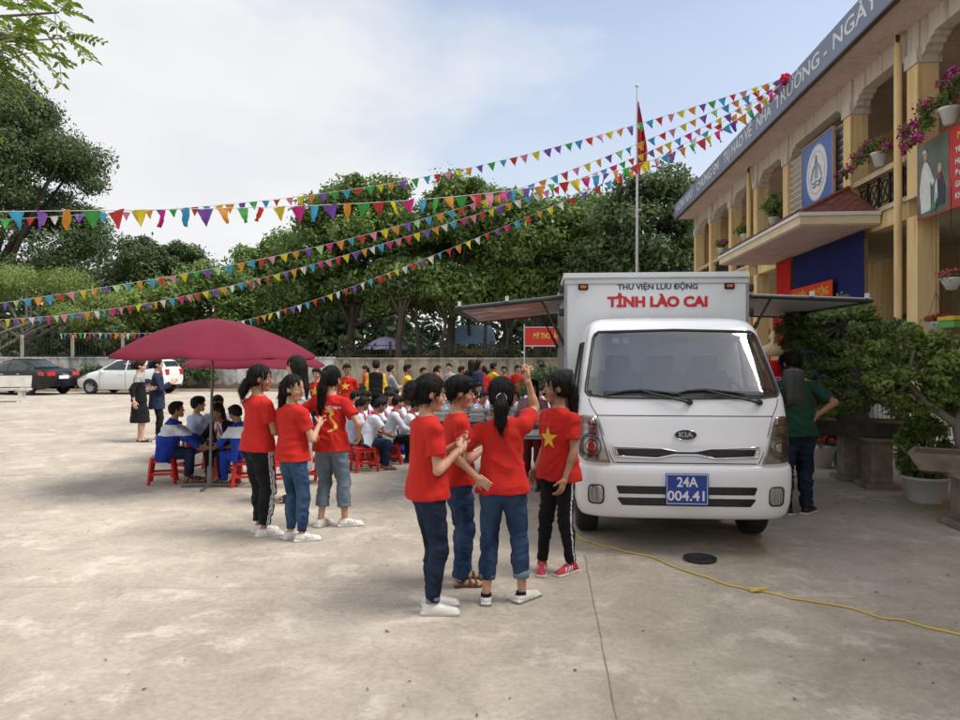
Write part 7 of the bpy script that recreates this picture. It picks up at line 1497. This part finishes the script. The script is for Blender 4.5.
sp_ = [(-.055, .075), (-.03, .095), (.0, .085), (.015, .07), (.0, .05), (-.015, .04), (-.005, .015), (.015, -.01), (.035, -.035), (.042, -.06), (.030, -.08), (.0, -.095), (-.03, -.105)]; wd = [.006, .018, .022, .016, .012, .009, .008, .009, .011, .014, .014, .010, .004]
for i in range(len(sp_)-1):
    a, b = Vector(sp_[i]), Vector(sp_[i+1]); d = (b-a).normalized(); n = Vector((-d.y, d.x)); drape([tuple(a+n*wd[i]), tuple(a-n*wd[i]), tuple(b-n*wd[i+1]), tuple(b+n*wd[i+1])], o_m, R_, U_, s7['top'], GOLDP, 'map_print', s7['top'], .0025, 2)
tm_ = text_data('VIỆT NAM', .032, .0008); drape(None, P_+U_*.225*h_-F_*.1*h_+R_*.045*h_, R_, U_, s7['top'], STRW, 'shirt_lettering', s7['top'], .003, 0, tris=([(v.co.x, v.co.y) for v in tm_.vertices], [list(p.vertices) for p in tm_.polygons]))
person(1.61, (at(298, 8.0), 8.0), 78, dict(feet={'l': (-.04, .0, 10), 'r': (.045, .05, -10)}, hands={'r': (.10, .15, .60), 'l': (-.08, .14, .62)}, head=(6, -4, 0)),
  dict(top=dict(mat=GRYC, mat2=STRW, mask=lambda c, sp: (c[:,2]*14 % 1) < .3, hem=-.02), bottom=dict(mat=GRYC, skirt=.30, flare=1.0), shoe='heel', shoemat=SHB, hair='long'), vox=.009, hvox=.005, sd=8, skin=SKIN_L, label='long-haired woman in a pale grey dress and black shoes behind the red-shirted trio')
# --- two women at left and the man by the truck
person(1.53, (at(139, 13.5), 13.5), -62, dict(feet={'l': (-.05, 0, 0), 'r': (.05, .03, -10)}, hands={'r': (.16, -.06, .50), 'l': (-.03, .12, .64)}, head=(-10, -3, 0)),
  dict(top=dict(mat=BLKC, mat2=mat('patterned_shawl', (.30, .33, .30), .9, var=.7, scale=40), mask=lambda c, sp: (c[:,2] > 1.12) & (c[:,2] < 1.28) & (np.abs((c@np.array(sp['R'])) - .0) > .03), sleeve=1.6), bottom=dict(mat=BLKC, skirt=.28), shoe='heel', shoemat=SHB, hair='bun'), vox=.011, hvox=.006, sd=11, skin=SKIN_L, label='woman in black with a patterned shawl, left one of the two standing women')
person(1.55, (at(157, 13.9), 13.9), -75, dict(feet={'l': (-.05, 0, 0), 'r': (.05, .03, 0)}, hands={'r': (.06, .17, .70), 'l': (-.03, .17, .70)}, head=(-8, 0, 0)),
  dict(top=dict(mat=NAVC, sleeve=1.9, hem=-.14, flare=.01), bottom=dict(mat=BLKC), shoe='heel', shoemat=SHB, hair='bun'), vox=.011, hvox=.006, sd=12, skin=SKIN_L, label='woman in navy blue, right one of the two standing women, before the white car')
person(1.68, gp(797, 514), 14, dict(feet={'l': (-.06, .02, 8), 'r': (.07, .0, -60)}, lean=(0, .06), hands={'r': (.105, -.045, .60), 'l': (-.10, .16, .66)}, elbows={'r': (1, -.25, .05), 'l': (-.8, -.5, -.6)}, hdir={'r': (-.55, .1, -.8)}, hnor={'r': (-1, .4, 0)}, head=(0, -28, 0)),
  dict(build=1.1, shoulder=.112, top=dict(mat=GRNC, mat2=GRYC, sleeve=.72, hem=-.05, mask=lambda c, sp: c[:,2] > (sp['NB'][2]-.012*sp['h'])), bottom=dict(mat=JD, w=1.1, amp=.012), shoemat=SHB, solemat=SHW, hair='short', hh=.142), vox=.007, hvox=.0032, sd=13, skin=SKIN_D, label='man in a dark green polo, hand on hip, beyond the truck cab')
# --- red scarves
SCF = cloth('red_scarf', (.50, .012, .02))
def scarf(sp):
    NB, U, Rv, Fv, h = [np.array(sp[k]) if k != 'h' else sp[k] for k in ('NB', 'U', 'R', 'F', 'h')]; m = MB(); c = NB+U*.006*h
    m.tube([c+(Rv*math.cos(a)*.046+Fv*(math.sin(a)*.044-.002))*h-U*.012*h*max(0, math.sin(a)) for a in np.linspace(-4.4, 1.27, 22)], .012*h, 6)
    for s in (-1, 1): m.tube([c+Fv*.045*h-U*.01*h, c+Fv*.075*h-U*.07*h+Rv*s*.018*h, c+Fv*.082*h-U*.135*h+Rv*s*.032*h], [.008*h, .016*h, .010*h], 6, sq=.4)
    m.build('red_scarf', SCF, sp['root'])
SEAT = dict(pelvis=(0, 0, .285), lean=(0, .30), feet={'l': (-.07, .23, 8), 'r': (.07, .21, -8)}, hands={'l': (-.075, .28, .345), 'r': (.075, .27, .345)}, elbows={'l': (-1, -.4, -.3), 'r': (1, -.4, -.3)})
def seat(**k): d = dict(SEAT); d.update(k); return d
# --- pupils under the parasol
def fj(c, sp): return (c[:,2] > sp['P'][2]+.155*sp['h']) & (c[:,2] < sp['P'][2]+.255*sp['h'])
u1, su = person(1.38, (at(163, 9.2), 9.2), -72, seat(lean=(0, .38), head=(4, 6, 0), hands={'l': (-.06, .34, .36), 'r': (.08, .33, .33)}),
  dict(build=1.2, top=dict(mat=RYB, mat2=WHS, mask=fj, sleeve=1.9, hem=-.07, loose=1.28, sw=1.25, amp=.014), bottom=dict(mat=NAVC, length=.9), shoe='sandal', shoemat=SBR, hair='crop'), vox=.008, hvox=.005, sd=21, skin=SKIN_D, label='boy in a blue and white jacket at the left side of the near parasol')
stool(at(163, 9.2), 9.2, R(18), 'red stool under the boy in the blue and white jacket')
u2, su = person(1.40, (at(191, 9.75), 9.75), -38, seat(head=(-24, 2, 0), lean=(0, .22)), dict(top=dict(mat=PBLU, hem=-.03, amp=.010), bottom=dict(mat=BLKC), shoemat=SHB, solemat=SHB, hair='short', fringe=True), vox=.008, hvox=.005, sd=22, label='boy in a pale blue shirt seen from behind on the low red chair'); bpy.data.objects['plastic_chair'].location = (at(191, 9.72), 9.72, 0); bpy.data.objects['plastic_chair'].rotation_euler = (0, 0, R(-20))
u3, su = person(1.36, (at(228, 9.6), 9.6), 168, seat(lean=(.04, .42), head=(8, -24, 0)), dict(top=dict(mat=BLKC, mat2=WHS, mask=lambda c, sp: (np.abs((c-np.array(sp['P']))@np.array(sp['R'])) < .05) & (((c-np.array(sp['P']))@np.array(sp['F'])) > .03), sleeve=1.9, loose=1.12), bottom=dict(mat=BLKC), shoe='sandal', shoemat=SBR, hair='long', hh=.155), vox=.008, hvox=.005, sd=23, skin=SKIN_D, label='girl with bowed head, open black jacket and red scarf, right of the parasol pole'); scarf(su)
stool(at(228, 9.6), 9.6, R(10), 'red stool under the girl in the black jacket')
u4, su = person(1.42, (at(216, 10.25), 10.25), -150, seat(lean=(.0, .30), head=(-10, -15, 0)), dict(top=dict(mat=PBLU, sleeve=1.9), bottom=dict(mat=NAVC), shoemat=SHB, solemat=SHB, hair='short'), vox=.009, hvox=.005, sd=24, label='pupil in a pale blue long-sleeved shirt, half hidden behind the girl in the black jacket')
stool(at(216, 10.25), 10.25, R(30), 'red stool behind the parasol pole under the pupil in pale blue')
u5, su = person(1.36, (at(248, 9.0), 9.0), 60, seat(lean=(0, .45), head=(0, -20, 0)), dict(build=1.15, top=dict(mat=RYB, mat2=WHS, mask=fj, sleeve=1.9, loose=1.2, hem=-.06), bottom=dict(mat=RYB), shoe='sandal', shoemat=SBR, hair='short'), vox=.009, hvox=.005, sd=25, skin=SKIN_D, label='pupil in a blue tracksuit crouching on a stool, mostly hidden by the stocky girl')
stool(at(248, 9.0), 9.0, R(5), 'red stool behind the stocky girl in black joggers')
stool(at(283, 8.9), 8.9, R(25), 'empty red stool seen between the trio\'s legs, left one'); stool(at(322, 9.2), 9.2, R(-10), 'empty red stool seen between the trio\'s legs, right one')
# --- standing boys with stars
sb, ss = person(1.46, (at(347, 13.6), 13.6), 172, dict(hands={'l': (-.12, .02, .5), 'r': (.12, .05, .52)}, head=(15, -12, 0)), dict(top=dict(mat=REDS), bottom=dict(mat=NAVC), shoemat=SHW, solemat=SHS, hair='short'), vox=.010, hvox=.006, sd=31, skin=SKIN_D, label='boy with a yellow star on red shirt, right of the map-shirt girl'); emblem_star(ss, .088, up=.19)
sb, ss = person(1.40, (at(317, 12.6), 12.6), 184, dict(head=(-10, -8, 0)), dict(top=dict(mat=REDS), bottom=dict(mat=NAVC), shoemat=SHW, solemat=SHS, hair='short'), vox=.010, hvox=.006, sd=32, label='child with a yellow star on a red shirt, peeking between the trio'); emblem_star(ss, .085, up=.19, sx=.02)
# --- seated crowd: a few pupils, then copies
def proto(i, h, fit, sc_=True, **k):
    r, sp = person(h, (0, -40-i, 0), 0, seat(**k), fit, vox=.013, hvox=.0075, sd=40+i, face=i < 4, skin=SKIN if i % 2 else SKIN_D)
    if sc_: scarf(sp)
    return r
PR = [proto(0, 1.32, dict(top=dict(mat=WHS, hem=-.02), bottom=dict(mat=NAVC), shoe='sandal', shoemat=SBR, hair='short'), head=(0, -22, 0), lean=(0, .45)),
      proto(1, 1.34, dict(top=dict(mat=WHS, sleeve=1.8), bottom=dict(mat=BLKC), shoemat=SHB, solemat=SHS, hair='short', fringe=True), head=(10, -6, 0)),
      proto(2, 1.30, dict(top=dict(mat=WHS, hem=-.02), bottom=dict(mat=NAVC), shoe='sandal', shoemat=SBR, hair='pony', tail=[(0, -.1, -.4, .13, .14), (0, 0, -.35, .13, .04)]), head=(-14, -10, 0)),
      proto(3, 1.33, dict(build=1.1, top=dict(mat=RYB, mat2=WHS, mask=fj, sleeve=1.9, loose=1.1), bottom=dict(mat=NAVC), shoe='sandal', shoemat=SBR, hair='short'), sc_=False, head=(6, -14, 0)),
      proto(4, 1.31, dict(top=dict(mat=PBLU), bottom=dict(mat=BLKC), shoe='sandal', shoemat=SHB, hair='short'), head=(20, -16, 0), lean=(.05, .36))]
KIND = ['seated bowed boy in short white sleeves', 'seated boy in long white sleeves', 'seated ponytailed girl in white shirt', 'seated pupil in blue-white jacket', 'seated pupil in pale blue shirt']
rr = random.Random(21); seats = [(364, 10.15, -62, 0), (388, 10.8, -75, 1), (351, 10.6, -80, 4), (402, 11.2, -85, 0), (374, 11.3, -80, 2), (357, 11.9, -90, 1), (393, 11.9, -80, 0), (410, 12.0, -95, 3), (346, 11.3, -85, 0), (380, 12.3, -88, 1)]
Y = 12.2; row = 0
while Y < 16.8:
    px_ = 345+rr.uniform(0, 10)
    while px_ < 552:
        if not (px_ > 415 and Y < 13.0): seats.append((px_, Y+rr.uniform(-.18, .18), -90+rr.uniform(-28, 28) if px_ < 470 else 180+rr.uniform(-40, 40), rr.choice([0, 0, 1, 1, 2, 4, 3 if row < 3 else 1])))
        px_ += .55*F_PX/Y*rr.uniform(.85, 1.25)
    Y += .72; row += 1
fresh = set(); ORD = ['nearest', 'second', 'third', 'fourth', 'fifth', 'sixth', 'seventh', 'eighth', 'ninth', 'tenth', 'eleventh', 'twelfth', 'thirteenth', 'fourteenth', 'fifteenth', 'sixteenth', 'seventeenth', 'eighteenth', 'nineteenth', 'twentieth']
seats.sort(key=lambda s: s[1]); cnt = {}
for px_, Y_, yw, k in seats:
    side = 'left of bun girl' if px_ < 412 else ('behind brown table' if px_ < 500 else 'behind raised fist')
    n = cnt.get((k, side), 0); cnt[(k, side)] = n+1
    o = PR[k] if k not in fresh else copy_tree(PR[k]); fresh.add(k); o.location = (at(px_, Y_), Y_, 0); o.rotation_euler = (0, 0, R(yw)); s_ = rr.uniform(.94, 1.06); o.scale = (s_, s_, s_)
    o['label'] = KIND[k]+', '+ORD[min(n, 19)]+' '+side; o['group'] = 'pupils seated in the yard'; o['category'] = 'person'
    bl_ = n % 2 == 1; stool(at(px_, Y_), Y_, R(yw+rr.uniform(-8, 8)), ('blue' if bl_ else 'red')+' stool under the '+ORD[min(n, 19)]+' '+' '.join(KIND[k].split()[-4:])+' '+side, blue=bl_)
# --- standing children far behind
def sproto(i, h, fit, **k): return person(h, (0, -60-i, 0), 0, dict(k), fit, vox=.013, hvox=.008, sd=70+i, face=False, skin=SKIN if i % 2 else SKIN_D)[0]
SPR = [sproto(0, 1.34, dict(top=dict(mat=REDS), bottom=dict(mat=NAVC), shoemat=SHW, hair='short'), hands={'l': (-.06, .18, .62), 'r': (.08, .18, .62)}),
       sproto(1, 1.36, dict(top=dict(mat=REDS), bottom=dict(mat=BLKC), shoemat=SHW, hair='pony', tail=[(0, -.1, -.4, .14, .14), (0, 0, -.35, .12, .04)]), head=(20, -10, 0)),
       sproto(2, 1.42, dict(top=dict(mat=YELC, sleeve=1.9, loose=1.1), bottom=dict(mat=NAVC), shoemat=SHW, hair='short'), hands={'l': (-.05, .24, .70), 'r': (.08, .25, .68)}),
       sproto(3, 1.52, dict(build=1.1, top=dict(mat=BLKC, mat2=YELC, sleeve=1.9, loose=1.05, mask=lambda c, sp: np.abs(c@np.array(sp['R'])) > .15), bottom=dict(mat=BLKC), shoemat=SHB, hair='bun'), head=(0, -10, 0)),
       sproto(4, 1.50, dict(top=dict(mat=NAVC, sleeve=1.9), bottom=dict(mat=BLKC), shoemat=SHB, hair='long'), head=(10, -6, 0)),
       sproto(5, 1.40, dict(top=dict(mat=GRYC, mat2=YELC, sleeve=1.9, loose=1.1, mask=lambda c, sp: c[:,2] < .86), bottom=dict(mat=NAVC), shoemat=SHW, hair='short'), hands={'l': (-.06, .2, .66), 'r': (.08, .2, .66)})]
far = [(376, 15.4, 5, 3, 'adult in black vest with yellow sleeves, back turned, above the seated pupils'), (390, 16.2, -60, 5, 'child in grey and yellow jacket beside the adult in the black vest'), (407, 15.6, -80, 2, 'child in bright yellow jacket with arms held forward'), (423, 16.4, -150, 0, 'child in red right beside the bright yellow jacket'),
       (461, 18.0, -80, 0, 'short-haired child in red, leftmost of the far standing row'), (471, 18.4, -10, 4, 'long-haired girl in dark clothes, taller than the reds around her'), (478, 17.2, -120, 4, 'long-haired girl in dark clothes facing the wall, beside the taller one'), (484, 17.8, 30, 1, 'ponytailed child in red next to the two dark-clad girls'), (493, 18.6, -60, 2, 'child in yellow jacket in the far standing row'),
       (504, 18.2, 170, 0, 'child in red facing the camera in the far standing row'), (517, 18.8, -170, 1, 'ponytailed child in red facing the camera, left of the raised fist'), (524, 18.4, 60, 0, 'child in red half hidden behind the raised fist'), (541, 17.6, 90, 4, 'long-haired girl in dark clothes right of the raised fist'), (366, 18.2, 100, 1, 'ponytailed child in red at the far wall, left of the adult in the black vest'), (437, 18.6, -90, 1, 'ponytailed child in red right above the girl with the bun'), (449, 19.0, 170, 5, 'child in grey and yellow jacket at the far wall above the short-haired child')]
fresh = set()
for px_, Y_, yw, k, lb in far:
    o = SPR[k] if k not in fresh else copy_tree(SPR[k]); fresh.add(k); o.location = (at(px_, Y_), Y_, 0); o.rotation_euler = (0, 0, R(yw)); o['label'] = lb; o['category'] = 'person'; o['group'] = 'children standing at the back of the yard'
person(1.34, (at(533, 8.75), 8.75), 165, dict(hands={'r': (.10, .16, .62), 'l': (-.10, .16, .62)}, head=(0, -30, 0)), dict(top=dict(mat=MAUV, sleeve=1.9), bottom=dict(mat=MARC), shoemat=SHB, solemat=SHB, hair='long'), vox=.010, hvox=.006, sd=90, label='child in mauve top and maroon trousers behind the book rack, head bowed')
